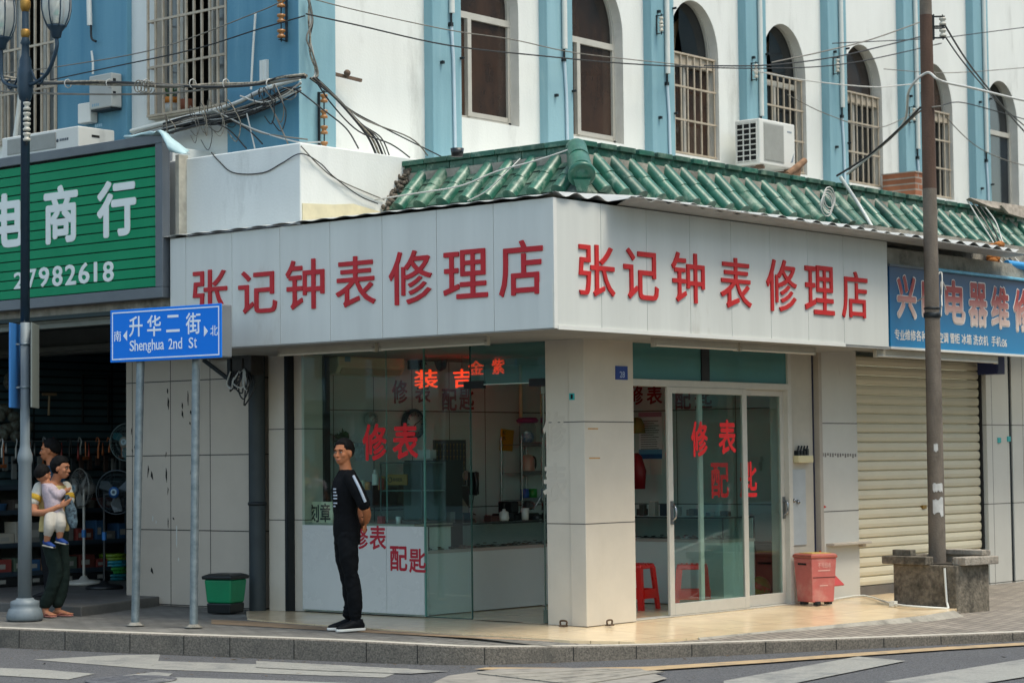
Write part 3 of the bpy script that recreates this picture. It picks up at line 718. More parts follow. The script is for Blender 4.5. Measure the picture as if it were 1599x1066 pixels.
corr(tinr, 28, None, lambda t: V((max(-0.72, -0.72 * (t * 0.279) / 1.3) if t * 0.279 < 1.3 else -0.72, 0.279 * t, 3.70 + 0.15 * min(1, t * 0.279 / 1.3))), lambda t: V((xf(0.279 * t), 0.279 * t, 3.698 + 0.004 * math.sin(t * 1.3) + 0.015 * min(1, t / 4))), 0.02, s=8)
ob('tin_flashing', tin, M_tin, roof); ob('tin_flashing', tinr, M_tin, roof)
ob('flashing_sheet', MB().quad((-0.02, 0.9, 3.675), (0.285, 0.72, 3.715), (0.285, 8.0, 3.685), (-0.02, 8.0, 3.67)).quad((0.285, .72, 3.715), (0.285, .72, 3.709), (.285, 8.0, 3.679), (.285, 8.0, 3.685)), M_tin, roof)

# ------------------------------------------------ ground floor walls
mb = MB().box(-7.08, -5.02, 1.38, 1.6, 0, 3.0)
tw = ob('tiled_wall', mb, M_tileW, bld)
q = random.Random(11); sc_ = MB()
for px, py, l in [(261, 606, 10), (262, 620, 22), (284, 628, 12), (293, 610, 26), (284, 640, 14), (205, 668, 12), (206, 700, 7), (231, 726, 22), (236, 735, 16), (259, 730, 26), (259, 705, 10), (298, 733, 8), (262, 760, 14), (262, 808, 18), (270, 807, 5), (297, 640, 8), (296, 658, 6), (210, 695, 6), (236, 885, 12)]:
    p = AY(px, py, 1.376); w_ = q.uniform(.008, .02); L = l / 165
    sc_.prism([p + V((0, 0, 0)), p + V((w_, 0, -L * .3)), p + V((w_ * .6 + q.uniform(-.02, .02), 0, -L)), p + V((-w_ * .4, 0, -L * .6))], (0, 0.003, 0))
ob('scrape_mark', sc_, M_dark, tw)
sc_ = MB()
for px, py, l in [(275, 820, 38), (278, 870, 6), (238, 805, 10), (243, 812, 6)]:
    p = AY(px, py, 1.376); sc_.prism([p, p + V((0.014, 0, -.01)), p + V((0.01, 0, -l / 165)), p + V((-.002, 0, -l / 190))], (0, 0.003, 0))
ob('paint_drip', sc_, M_pvc, tw)
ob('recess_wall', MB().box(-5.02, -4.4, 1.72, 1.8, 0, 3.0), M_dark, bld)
ob('column', MB().box(-4.865, -4.625, 1.38, 1.72, 0, 2.62), M_tileP, bld, bev=0.006)
ob('shutter_rail', MB().box(-4.623, -4.575, 1.37, 1.48, 0, 2.6).box(-4.60, -4.585, 1.365, 1.38, 0, 2.6), M_darkm, bld)
ob('jamb', MB().box(-4.573, -4.43, 1.46, 1.72, 0, 2.62), M_tileP, bld)
pil = ob('pillar', MB().box(-1.235, -0.79, 1.39, 2.13, 0, 2.62), M_tileP, bld, bev=0.004)
ob('corner_strip', MB().box(-0.955, -0.778, 1.378, 1.60, 0.001, 2.615), M_tileP, pil, bev=0.004)
M_ghost = mat('faded_letter', '#c0b8ab', 0.6)
g = MB()
def onY(mb, ch, px0, py0, px1, py1, y, d=0.003, bold=0.02, nrm=-1):
    a, b = AY(px0, (py0 + py1) / 2, y), AY(px1, (py0 + py1) / 2, y); m0, m1 = AY((px0 + px1) / 2, py1, y), AY((px0 + px1) / 2, py0, y)
    mb.glyph(ch, (a.x, y, m0.z), X, Z, -Y, b.x - a.x, m1.z - m0.z, d, bold)
def onX(mb, ch, px0, py0, px1, py1, x, d=0.003, bold=0.02):
    a, b = AX(px0, (py0 + py1) / 2, x), AX(px1, (py0 + py1) / 2, x); m0, m1 = AX((px0 + px1) / 2, py1, x), AX((px0 + px1) / 2, py0, x)
    mb.glyph(ch, (x, a.y, m0.z), Y, Z, X, b.y - a.y, m1.z - m0.z, d, bold)
onY(g, '修', 848, 642, 884, 705, 1.389, 0.0015); onY(g, '表', 848, 722, 886, 786, 1.389, 0.0015)

ob('faded_lettering', g, M_ghost, pil)
mbp = MB(); a = AX(961, 571, -0.787); b = AX(980, 593, -0.787); mbp.box(-0.79, -0.784, a.y, b.y, b.z, a.z)
np_ = ob('number_plate', mbp, mat('plate_blue', '#1d3c86', 0.4), pil)
g = MB(); g.line('28', (-0.784, a.y + 0.06, b.z + 0.02), Y, Z, X, 0.055, 0.002, 0.0); ob('number', g, mat('plate_white', '#aebbd6', 0.5), np_)
p = AY(893, 619, 1.376); st = ob('sticker', MB().box(p.x - .03, p.x + .03, 1.374, 1.379, p.z - .03, p.z + .03), mat('teal_sticker', '#2aa4a6', 0.5), pil)
g = MB().box(p.x - .012, p.x + .012, 1.372, 1.3745, p.z - .02, p.z + .02); ob('sticker_print', g, M_dark, st)
for p, dx in ((AZ(880, 978, 0), (1, 0)), (AZ(952, 977, 0), (0, 1))):
    d = V((dx[0], dx[1], 0)); g = MB(); g.tube(smoothpath([p - d * .03 + Z * .005, p - d * .035 + Z * .05, p + d * .035 + Z * .05, p + d * .03 + Z * .005], 4), 0.009, 6); g.box(p.x - .03, p.x + .03, p.y - .03, p.y + .03, 0.004, 0.016)
    ob('floor_hasp', g, mat('rusty_iron', '#5a4632', 0.8, var=0.4, scale=20), pil)
M_stain = mat('orange_stain', '#c79a5c', 0.8, var=0.3, scale=20)
g = MB()
for px0, px1, py in ((918, 934, 669), (920, 937, 715)): a, b = AX(px0, py, -0.777), AX(px1, py, -0.777); g.box(-0.779, -0.7765, a.y, b.y, a.z - .006, a.z + .006)
ob('rust_streak', g, M_stain, pil)

# right wall: meter panel, rail, wall, shutter
WX = -0.87
ob('side_wall', MB().box(WX - 0.25, WX, 5.46, 6.19, -0.12, 2.9).box(WX - .25, WX, 9.07, 9.62, -0.12, 2.9).box(WX - 0.25, WX + .01, 9.68, 24, -0.12, 2.9).box(WX - .25, WX - .06, 9.62, 9.68, -.12, 2.9), M_tileX, bld, bev=0.004)
ob('drainpipe', MB().cyl((WX - 0.02, 9.65, 0), (WX - 0.02, 9.65, 2.9), 0.025, 10), M_darkm, bld)
mp = ob('meter_panel', MB().box(WX - 0.25, WX - 0.02, 4.89, 5.34, 0, 2.62), mat('panel_cream', '#b3aea2', 0.5, var=0.08, scale=5, grime='#8a857b', gscale=2.5, gthr=0.62), bld, bev=0.005)
ob('shutter_rail', MB().box(WX - .1, WX - 0.04, 5.34, 5.40, 0, 2.6), mat('navy_rail', '#1c2440', 0.5), bld)
ob('rail_cover', MB().box(WX - .1, WX + 0.025, 5.40, 5.46, 0, 2.6), mat('rail_cream', '#a79f94', 0.5, var=0.1, scale=5), bld)
a, b = AX(1238, 733, WX), AX(1261, 850, WX)
db = ob('box_door', MB().box(WX - .02, WX - 0.008, a.y, b.y, b.z, a.z), mat('box_door', '#a3aaae', 0.45, var=0.1, scale=6), mp, bev=0.003)
g = MB(); p = AX(1240, 781, WX); g.ball((WX + .002, p.y, p.z), .02, 8, 6); p = AX(1246, 783, WX); g.lathe((WX - .006, p.y, p.z), [(0.022, 0), (0.022, 0.02), (0.012, 0.03), (0, 0.03)], 10, ax=(1, 0, 0))
ob('lock', g, mat('chrome', '#8f9296', 0.25, metal=0.9), mp)
a, b = AX(1241, 711, WX), AX(1264, 722, WX)
g = MB().box(WX - .02, WX + 0.05, a.y, b.y, b.z, a.z); sw = ob('switch_box', g, mat('ivory_plastic', '#c9bf98', 0.5), mp, bev=0.006)
g = MB()
for k in range(4): g.box(WX - .02, WX + 0.03, a.y + .02 + k * .055, a.y + .055 + k * .055, a.z + .002, a.z + 0.05 + .02 * (k == 3)); g.tube([(WX + .01, a.y + .04 + k * .055, a.z + .05), (WX + .02, a.y + .05 + k * .055, a.z + .1)], .01, 6)
ob('breaker', g, M_darkm, mp)
# wall vents row + ledge on grey wall
g = MB(); 
for k in range(14):
    p = AX(1285 + k * 3.9, 709 + 0.1 * k, WX + .001); g.box(WX, WX + .004, p.y - .012, p.y + .012, p.z - .02 - .01 * math.sin(k * 2.2), p.z + .015)
ob('torn_sticker', g, mat('torn_paper', '#7e7b76', 0.9, var=0.3, scale=30), bld)
a, b = AX(1290, 848, WX), AX(1345, 846, WX); ob('ledge', MB().box(WX - .02, WX + .1, a.y, b.y + .05, a.z - .025, a.z).box(WX, WX + .06, b.y - .06, b.y, a.z - .06, a.z - .025), mat('ledge_stone', '#b7ad9f', 0.7, var=0.15, scale=8), bld, bev=0.004)
# roller shutter
sh = MB(); z = 0.1; k = 0
while z < 2.56:
    prof = [(0.0, 0.0), (0.02, 0.012), (0.026, 0.05), (0.02, 0.088), (0.0, 0.1)]
    for (d0, h0), (d1, h1) in zip(prof, prof[1:]):
        sh.add([(WX - .1 + d0, 6.19, z + h0), (WX - .1 + d0, 9.07, z + h0), (WX - .1 + d1, 9.07, z + h1), (WX - .1 + d1, 6.19, z + h1)], [(0, 1, 2, 3)])
    sh.add([(WX - .1, 6.19, z + .1), (WX - .1, 9.07, z + .1), (WX - .115, 9.07, z + .103), (WX - .115, 6.19, z + .103)], [(0, 1, 2, 3)])
    z += 0.103; k += 1
M_sh = mat('shutter_cream', '#d2cab1', 0.55, var=0.06, scale=1.5, grime='#5d5642', gscale=7, gz=3, gthr=0.66)
rs = ob('roller_shutter', sh, M_sh, bld)
ob('bottom_rail', MB().box(WX - .12, WX - .06, 6.19, 9.07, -0.1, 0.1), mat('shutter_rail_grey', '#6d6862', 0.7, var=0.2, scale=8), rs)
g = MB(); p = AX(1443, 791, WX - .07); g.box(WX - .1, WX - .06, p.y - .04, p.y + .04, p.z - .02, p.z + .02); ob('lock', g, mat('brass', '#9a7a3c', 0.4, metal=0.7), rs)
ob('guide', MB().box(WX - .12, WX - .055, 9.03, 9.069, 0, 2.6), M_dark, rs)
for px, py in ((1561, 687), (1576, 685)): 
    p = AX(px, py, WX + .012); ob('sticker', MB().box(WX, WX + .014, p.y - .035, p.y + .035, p.z - .03, p.z + .03), MATS['teal_sticker'], bld)
p = AX(1287, 791, WX); ob('sticker', MB().prism([(WX, p.y - .03, p.z - .02), (WX, p.y + .04, p.z), (WX, p.y - .03, p.z + .025)], (.004, 0, 0)), mat('red_sticker', '#b8342c', 0.6), bld)
# shop room: walls, ceiling
mb = MB().quad((-4.65, 1.5, 0), (-4.65, 6.05, 0), (-4.65, 6.05, 2.8), (-4.65, 1.5, 2.8)); ob('room_wall', mb, M_tileI, bld)
mb = MB().quad((-4.65, 6.0, 0), (-0.9, 6.0, 0), (-0.9, 6.0, 2.8), (-4.65, 6.0, 2.8)); ob('room_wall', mb, M_tileB, bld)
ob('room_ceiling', MB().box(-4.66, -0.95, 1.6, 6.02, 2.7, 2.75).box(-4.66, -1.0, 1.40, 1.45, 2.58, 2.7), mat('ceiling_white', '#a8aaa6', 0.8), bld)
ob('room_wall', MB().box(-1.1, -0.92, 5.4, 6.0, 0, 2.75), M_tileX, bld)
# left shop room
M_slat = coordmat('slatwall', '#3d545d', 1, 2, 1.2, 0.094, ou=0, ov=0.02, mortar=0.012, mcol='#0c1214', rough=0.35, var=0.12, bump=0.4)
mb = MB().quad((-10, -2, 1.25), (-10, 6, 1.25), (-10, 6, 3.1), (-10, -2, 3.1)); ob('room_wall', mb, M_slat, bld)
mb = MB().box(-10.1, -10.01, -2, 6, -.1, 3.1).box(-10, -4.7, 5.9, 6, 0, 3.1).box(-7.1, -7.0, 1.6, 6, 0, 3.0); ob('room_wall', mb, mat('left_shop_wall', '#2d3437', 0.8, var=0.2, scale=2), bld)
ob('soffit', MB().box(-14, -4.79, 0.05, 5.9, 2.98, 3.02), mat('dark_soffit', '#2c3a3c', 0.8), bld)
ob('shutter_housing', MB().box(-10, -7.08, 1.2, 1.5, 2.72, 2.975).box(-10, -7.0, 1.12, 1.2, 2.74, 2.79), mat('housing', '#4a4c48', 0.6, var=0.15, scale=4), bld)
# shopfront glass, left
gz0, gz1 = 0.02, 2.575
def gpane(name, x0, x1, z0, z1, y=1.42, m=M_gla):
    return ob(name, MB().box(x0, x1, y, y + 0.010, z0, z1), [m], bld)
p1 = gpane('window_pane', -4.425, -2.765, gz0, gz1)
fl_ = MB().box(-4.42, -3.267, 1.4165, 1.4195, gz0 + .01, 0.868).box(-3.263, -2.772, 1.4165, 1.4195, gz0 + .01, 0.868); ob('white_film', fl_, mat('white_film', '#c6cac9', 0.25, var=0.05, scale=2), p1)
p2 = gpane('window_pane', -2.757, -2.175, gz0, gz1)
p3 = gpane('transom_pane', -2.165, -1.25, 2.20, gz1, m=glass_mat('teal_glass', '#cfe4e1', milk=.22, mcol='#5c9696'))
e = MB().box(-2.766, -2.756, 1.415, 1.435, gz0, gz1).box(-3.268, -3.262, 1.428, 1.434, .9, gz1); ob('pane_edge', e, M_edge, p1)
e = MB().box(-2.177, -2.170, 1.417, 1.434, gz0, gz1).box(-2.757, -2.175, 1.417, 1.434, 0.012, 0.02); ob('pane_edge', e, mat('glass_edge_dark', '#27443f', 0.2), p2)
e = MB().box(-2.165, -1.25, 1.415, 1.435, 2.195, 2.203); ob('pane_edge', e, mat('glass_edge_lit', '#b9cfc8', 0.2), p3)  # pale colour stands in for light caught by the transom's lower edge
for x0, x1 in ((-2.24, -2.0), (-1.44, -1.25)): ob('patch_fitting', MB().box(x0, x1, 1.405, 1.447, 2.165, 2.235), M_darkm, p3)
# open glass door leaf
dd = V((-0.655, 0.755, 0)); c0 = V((-1.31, 1.45, 0)); dn = V((dd.y, -dd.x, 0))
dl = ob('glass_door', MB().obox(c0 + dd * 0.43 + Z * 1.1, dd * 0.42, dn * 0.005, Z * 1.06), M_gla, bld)
ob('door_rail', MB().obox(c0 + dd * 0.08 + Z * 0.07, dd * 0.09, dn * 0.02, Z * 0.06).obox(c0 + dd * 0.08 + Z * 2.14, dd * 0.09, dn * 0.02, Z * 0.045).obox(c0 + dd * 0.0 + Z * 1.1, dd * 0.006, dn * 0.007, Z * 1.06), MATS['glass_edge_dark'], dl)
ob('handle', MB().tube([c0 + dd * .78 + dn * .05 + Z * .8, c0 + dd * .78 + dn * .05 + Z * 1.4], .014, 8), mat('chrome', '#8f9296', 0.25, metal=0.9), dl)
# lettering on the left glass and on the white boards behind it
g = MB(); onY(g, '修', 566, 661, 604, 719, 1.417, 0.002, 0.028); onY(g, '表', 613, 660, 653, 717, 1.417, 0.002, 0.028); ob('lettering', g, M_red, p1)
g = MB(); onY(g, '修', 557, 820, 576, 858, 1.417, 0.002, 0.024) if False else None
a = [('修', 556, 820, 577, 858), ('表', 577, 821, 603, 858)]
g = MB(); onY(g, '修', 550, 820, 575, 857, 1.416, 0.002, 0.02); onY(g, '表', 577, 820, 603, 858, 1.416, 0.002, 0.02); onY(g, '配', 609, 852, 636, 891, 1.416, 0.002, 0.02); onY(g, '匙', 639, 856, 665, 894, 1.416, 0.002, 0.02)
ob('lettering', g, mat('deep_red_vinyl', '#a5162c', 0.5), p1)
# right: transom glass, frame, sliding leaves
fx = -0.85
fr = MB()
fr.box(fx - .06, fx, 2.13, 4.89, 2.17, 2.235); fr.box(fx - .06, fx, 2.13, 2.17, 2.235, 2.6); fr.box(fx - .06, fx, 4.82, 4.89, 0, 2.17); fr.box(fx - .06, fx + .003, 4.83, 4.885, 2.235, 2.6)
fr.box(fx - .1, fx + .01, 2.13, 4.89, 0.001, 0.012)
df = ob('door_frame', fr, M_alu, bld, bev=0.004)
ob('mullion', MB().box(fx - .07, fx - .01, 3.33, 3.46, 2.235, 2.6), M_darkm, df)
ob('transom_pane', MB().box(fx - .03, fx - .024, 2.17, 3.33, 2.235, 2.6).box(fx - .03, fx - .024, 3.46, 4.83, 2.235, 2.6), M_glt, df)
ob('mullion', MB().box(fx - .05, fx - .03, 2.68, 2.7, 2.235, 2.6).box(fx - .05, fx - .03, 4.55, 4.58, 2.235, 2.6), M_darkm, df)
def leaf(y0, y1, x, inner=False):
    f = MB(); z0, z1 = 0.014, 2.17; t = 0.075 if not inner else 0.06
    f.box(x - .03, x, y0, y0 + t, z0, z1); f.box(x - .03, x, y1 - t, y1, z0, z1); f.box(x - .03, x, y0 + t, y1 - t, z0, z0 + 0.11); f.box(x - .03, x, y0 + t, y1 - t, z1 - .06, z1)
    lf = ob('sliding_door', f, M_alu, bld, bev=0.004)
    pn = ob('pane', MB().box(x - .018, x - .012, y0 + t, y1 - t, z0 + .11, z1 - .06), M_gla, lf)
    return lf, pn
l1, pn1 = leaf(2.74, 4.07, fx + 0.005)
l2, pn2 = leaf(3.33, 4.82, fx - 0.055, True)
M_han = mat('chrome', '#8f9296', 0.25, metal=0.9)
for px, lf, y_ in ((1044, l1, 2.775), (1218, l2, 4.79)):
    g = MB(); zz = 0.98; xx = fx + .005 if lf is l1 else fx - .055
    g.box(xx, xx + .012, y_ - .02, y_ + .02, zz - .11, zz + .11); g.tube(smoothpath([(xx + .01, y_, zz - .07), (xx + .05, y_, zz - .04), (xx + .05, y_, zz + .04), (xx + .01, y_, zz + .07)], 4), .011, 7)
    ob('handle', g, M_han, lf)
g = MB(); onX(g, '修', 1079, 657, 1105, 713, fx - .006, 0.002, 0.028); onX(g, '表', 1122, 655, 1149, 709, fx - .006, 0.002, 0.028)
ob('lettering', g, mat('bright_red_vinyl', '#e01a22', 0.45, spec=0.4), l1)
g = MB(); onX(g, '配', 1110, 722, 1138, 777, fx - .066, 0.002, 0.02); onX(g, '匙', 1155, 720, 1182, 777, fx - .066, 0.002, 0.02)
ob('lettering', g, MATS['bright_red_vinyl'], l2)
# dark red lettering on the walls of the shop
g = MB(); onX(g, '修', 612, 593, 636, 630, -4.648, .004, .02); onX(g, '表', 648, 597, 672, 629, -4.648, .004, .02); onX(g, '配', 690, 607, 713, 641, -4.648, .004, .02); onX(g, '匙', 717, 605, 740, 640, -4.648, .004, .02)
ob('lettering', g, M_redd, bld)
g = MB(); onY(g, '修', 984, 601, 1004, 632, 5.998, .004, .02); onY(g, '表', 1010, 602, 1034, 631, 5.998, .004, .02); onY(g, '配', 1054, 607, 1079, 639, 5.998, .004, .02); onY(g, '匙', 1085, 606, 1112, 638, 5.998, .004, .02)
ob('lettering', g, M_redd, bld)
# ---------------------------------------------------------------- signs on the buildings
SG = (0, 0, 3)
fas = thing('shop_sign', 'white panelled corner sign board with large red characters on both faces above the repair shop', 'shop sign', (0, 0, 2.57))
M_panel = mat('panel_white', '#c9cbc6', 0.45, var=0.1, scale=3.0, streak=0.1, grime='#a8a398', gscale=1.6, gz=0.35, gthr=0.6)
M_trim = mat('panel_trim', '#d2d2cd', 0.4, var=0.05, scale=5)
FZ0, FZ1 = 2.583, 3.667
W = 0.65
for k in range(8):
    x1 = -k * W - 0.0025; x0 = -(k + 1) * W + 0.0025
    if k == 7: x0, x1 = -4.775, -4.5525
    if k == 0: x1 = 0.0
    if x1 <= x0 or k > 7: continue
    if k < 7: ob('panel', MB().box(x0, x1, -0.0, 0.05, FZ0, FZ1), M_panel, fas, bev=0.0015)
    else: ob('panel', MB().box(x0, x1, -0.0, 0.05, FZ0, FZ1), M_panel, fas, bev=0.0015)
ys = [0.052] + [W * k for k in range(1, 8)] + [5.40]
for a, b in zip(ys, ys[1:]): ob('panel', MB().box(-0.05, 0.0, a + (0.0025 if a > 0.1 else 0), b - 0.0025, FZ0 + (0.012 if a > 4.5 else 0), FZ1), M_panel, fas, bev=0.0015)
ob('frame', MB().box(-4.76, -0.06, 0.052, 0.07, FZ0 + .003, FZ1 - .002).box(-0.07, -0.052, 0.06, 5.39, FZ0 + .003, FZ1 - .002), M_dark, fas)
ob('edge_trim', MB().box(0.001, 0.007, 0.0, 0.045, FZ0 - .004, FZ1).box(0.001, 0.012, 0.046, 4.55, FZ0 - 0.012, FZ0 + 0.022), M_trim, fas)
ob('edge_trim', MB().box(-0.16, -0.002, -0.006, -0.001, FZ0, 2.97), M_panel, fas)
M_ch = mat('sign_red', '#b3202a', 0.5, var=0.15, scale=5, spec=0.3)
M_chr = mat('sign_red_bright', '#bd2a2b', 0.5, var=0.15, scale=5, spec=0.3)
for ch, x0, x1, y0, y1 in [('张', 302, 356, 418, 493), ('记', 373, 433, 419, 492), ('钟', 447, 507, 402, 486), ('表', 525, 587, 397, 482), ('修', 608, 675, 388, 478), ('理', 693, 762, 387, 469), ('店', 780, 848, 372, 465)]:
    g = MB(); onY(g, ch, x0, y0 + 3, x1, y1 - 3, -0.0015, 0.012, 0.0085); ob('character', g, M_ch, fas)
for ch, x0, x1, y0, y1 in [('张', 903, 959, 379.5, 466), ('记', 973, 1027, 386, 471), ('钟', 1048, 1099, 392, 476), ('表', 1124, 1172, 400, 484.5), ('修', 1196, 1243, 402.5, 489.5), ('理', 1256, 1301.5, 412, 494), ('店', 1314, 1353.5, 421, 500)]:
    g = MB(); onX(g, ch, x0, y0 + 3, x1, y1 - 3, 0.0015, 0.014, 0.006); ob('character', g, M_chr, fas)
# tube lights under the sign
M_bat = mat('batten', '#b0aa9c', 0.5, var=0.1, scale=8); M_tub = mat('tube_white', '#c2beb2', 0.3)
def tubelight(a, b, label):
    a, b = V(a), V(b); d = (b - a).normalized(); s = V((-d.y, d.x, 0)); o_ = V((d.y, -d.x, 0))
    t = thing('tube_light', label, 'tube light', (a + b) / 2, 'fluorescent tubes under the signs')
    ob('batten', MB().obox((a + b) / 2 + Z * .028, d * ((b - a).length / 2), s * 0.022, Z * 0.028), M_bat, t, bev=0.004)
    ob('tube', MB().cyl(a + d * .03 + o_ * .012 - Z * .012, b - d * .03 + o_ * .012 - Z * .012, 0.014, 10), M_tub, t)
    ob('socket', MB().obox(a + d * .015 - Z * .006, d * .014, s * .022, Z * .024).obox(b - d * .015 - Z * .006, d * .014, s * .022, Z * .024), M_bat, t)
zt = 2.52
for (p0, p1), lb in (((AY(436, 549, .35), AY(588, 543, .35)), 'dusty fluorescent tube under the sign above the left shop window, left of the pair'), ((AY(594, 545, .35), AY(763, 534, .35)), 'dusty fluorescent tube under the sign above the glass doorway, right of the pair')):
    tubelight((p0.x, .35, zt), (p1.x, .35, zt), lb)
for (p0, p1), lb in (((AX(1019, 533, -.25), AX(1150, 541, -.25)), 'dusty fluorescent tube over the sliding door, nearer the pillar'), ((AX(1153, 541, -.25), AX(1271, 549, -.25)), 'dusty fluorescent tube over the meter panel, farther from the pillar'), ((AX(1366, 549, -.1), AX(1556, 566, -.1)), 'fluorescent tube beneath the blue sign over the roller shutter')):
    tubelight((p0.x, p0.y, zt), (p1.x, p1.y, zt), lb)
# green sign of the left shop
gs = thing('green_sign', 'green slatted shop sign with white characters and a phone number in a grey frame', 'shop sign', (-6.2, 0, 3.1))
M_gs = mat('sign_green', '#07855a', 0.6, spec=.2, var=0.08, scale=3)
M_gf = mat('sign_frame', '#5d646b', 0.5, metal=0.2, var=0.1, scale=4)
gb = MB(); z = 3.21; pitch = 0.0983
while z < 4.57:
    gb.box(-10.0, -4.925, -0.035, 0.03, z + 0.007, min(z + pitch - 0.004, 4.6)); z += pitch
ob('slat_board', gb, M_gs, gs, bev=0.003)
ob('backing', MB().box(-10.0, -4.93, -0.02, 0.035, 3.2, 4.6), M_dark, gs)
ob('frame', MB().box(-10.05, -4.82, -0.06, 0.04, 3.10, 3.205).box(-10.05, -4.82, -0.06, 0.04, 4.605, 4.70).box(-4.925, -4.82, -0.0605, 0.0405, 3.205, 4.605), M_gf, gs, bev=0.006)
M_wl = mat('white_letter', '#d6dcda', 0.5, var=0.05, scale=6)
def px_on(mb, ch, x0, y0, x1, y1, y, d, b): onY(mb, ch, x0, y0, x1, y1, y, d, b)
for ch, x0, y0, x1, y1 in [('电', -17, 302, 38, 387), ('商', 69, 289, 122, 380), ('行', 152, 281, 213, 370)]:
    g = MB(); onY(g, ch, x0, y0, x1, y1, -0.036, 0.008, 0.03); ob('character', g, M_wl, gs)
d0 = [(22, 425, 38, 451), (44, 420, 57, 449), (61, 417, 77, 448), (82, 415, 98, 447), (102, 413, 119, 445), (123, 410, 140, 443), (147, 409, 152, 440), (161, 408, 178, 440)]
for ch, (x0, y0, x1, y1) in zip('27982618', d0):
    g = MB(); onY(g, ch, x0, y0, x1, y1, -0.036, 0.006, 0.02); ob('digit', g, M_wl, gs)
# awning roll and rail under the green sign
o = ob('awning_rail', MB().box(-10, -4.98, 0.12, 0.2, 2.90, 2.955).box(-10, -4.98, 0.1, 0.3, 2.955, 2.978), mat('rail_dull', '#6b6e66', 0.6, var=0.15, scale=5)); tag(o, 'long dull metal awning rail under the green sign', 'rail')
# blue sign of the right shop
bs = thing('blue_sign', 'blue electrical repair sign with red to white characters and a line of small white writing', 'shop sign', (0, 7, 2.59))
BX = -0.02
bz0, bz1 = 2.60, 3.43
mbl = bpy.data.materials.new('sign_blue'); mbl.use_nodes = True
n, l = mbl.node_tree.nodes, mbl.node_tree.links; bsd = n['Principled BSDF']; bsd.inputs['Roughness'].default_value = 0.4
ge = n.new('ShaderNodeNewGeometry'); sp = n.new('ShaderNodeSeparateXYZ'); l.new(ge.outputs['Position'], sp.inputs[0]); mr_ = n.new('ShaderNodeMapRange'); mr_.inputs['From Min'].default_value = 2.6; mr_.inputs['From Max'].default_value = 3.43; l.new(sp.outputs['Z'], mr_.inputs['Value'])
cr = n.new('ShaderNodeValToRGB'); cr.color_ramp.elements[0].color = (*srgb('#0b78ab'), 1); cr.color_ramp.elements[1].color = (*srgb('#0d3158'), 1); l.new(mr_.outputs[0], cr.inputs[0]); l.new(cr.outputs[0], bsd.inputs['Base Color'])   # the printed blue itself runs from cyan to navy
ob('board', MB().box(BX - .06, BX, 5.47, 11.5, bz0, bz1), mbl, bs, bev=0.003)
ob('edge_trim', MB().box(BX - .065, BX + .012, 5.46, 11.5, bz0 - .02, bz0 + .004), M_trim, bs)
ob('edge_trim', MB().box(BX - .065, BX + .008, 5.47, 6.2, bz1 - .004, bz1 + .02), M_gf, bs)
ob('top_trim', MB().box(BX - .10, BX + .03, 6.35, 11.5, bz1 - .004, bz1 + .03), mat('light_blue_trim', '#5fa9c8', 0.4, var=0.2, scale=4, grime='#3c6f88', gscale=6, gthr=0.55), bs, bev=0.01)
def lettergrad(name, lo, hi):
    m = bpy.data.materials.new(name); m.use_nodes = True; n, l = m.node_tree.nodes, m.node_tree.links; b = n['Principled BSDF']; b.inputs['Roughness'].default_value = 0.45
    ge = n.new('ShaderNodeNewGeometry'); sp = n.new('ShaderNodeSeparateXYZ'); l.new(ge.outputs['Position'], sp.inputs[0]); q = n.new('ShaderNodeMapRange'); q.inputs['From Min'].default_value = 2.86; q.inputs['From Max'].default_value = 3.2; l.new(sp.outputs['Z'], q.inputs['Value'])
    cr = n.new('ShaderNodeValToRGB'); cr.color_ramp.elements[0].color = (*srgb(lo), 1); cr.color_ramp.elements[1].color = (*srgb(hi), 1); l.new(q.outputs[0], cr.inputs[0]); l.new(cr.outputs[0], b.inputs['Base Color']); return m
M_lg = lettergrad('letter_red_print', '#cdbfb4', '#932c2c'); M_ol = mat('letter_outline', '#d9d3cb', 0.5)
for ch, x0, y0, x1, y1 in [('兴', 1401, 430, 1430, 497), ('旺', 1440, 440, 1466, 500), ('电', 1476, 438, 1506, 505), ('器', 1513, 442, 1541, 510), ('维', 1548, 448, 1575, 513), ('修', 1583, 452, 1610, 518)]:
    g = MB(); onX(g, ch, x0 - 1.2, y0 - 1.6, x1 + 1.2, y1 + 1.6, BX + .001, 0.002, 0.045); c = ob('character', g, M_ol, bs)
    g = MB(); onX(g, ch, x0, y0, x1, y1, BX + .003, 0.004, 0.03); ob('character_face', g, M_lg, c)
g = MB(); p = AX(1397, 530, BX + .001); g.line('专业维修各种音响 空调 雪柜 冰箱 洗衣机  手机:136', (BX + .001, p.y, p.z), Y, Z, X, 0.105, 0.002, 0.012, sx=0.95, gap=0.06)
ob('small_writing', g, M_ol, bs)
# foam, pipe and tin above the blue sign
q = random.Random(5); g = MB()
for i in range(46):
    y = 6.35 + 3.0 * i / 46 + q.uniform(-.03, .03); g.ball((BX - .13 + q.uniform(-.03, .03), y, 3.475 + q.uniform(-.012, .018)), (.05, .06, q.uniform(.025, .045)), 7, 5)
for i in range(26): g.ball((BX - .2 + q.uniform(-.05, .05), 8.05 + q.uniform(-.1, .1) + i * .004, 3.49 + i * .014), (.06, q.uniform(.05, .1), .04), 7, 5)
o = ob('foam_seal', g, mat('orange_foam', '#a8682a', 0.9, var=0.5, scale=25, bump=0.6, bscale=80)); tag(o, 'lumpy orange foam sealing the gap above the blue sign', 'foam seal')
g = MB().tube(smoothpath([(BX - .1, 8.2, 3.62), (BX, 9, 3.60), (BX, 10.5, 3.6), (BX, 12, 3.58)], 4), 0.045, 10); o = ob('blue_pipe', g, mat('pipe_blue', '#2f86bd', 0.4)); tag(o, 'bright blue pipe lying above the blue sign', 'pipe')
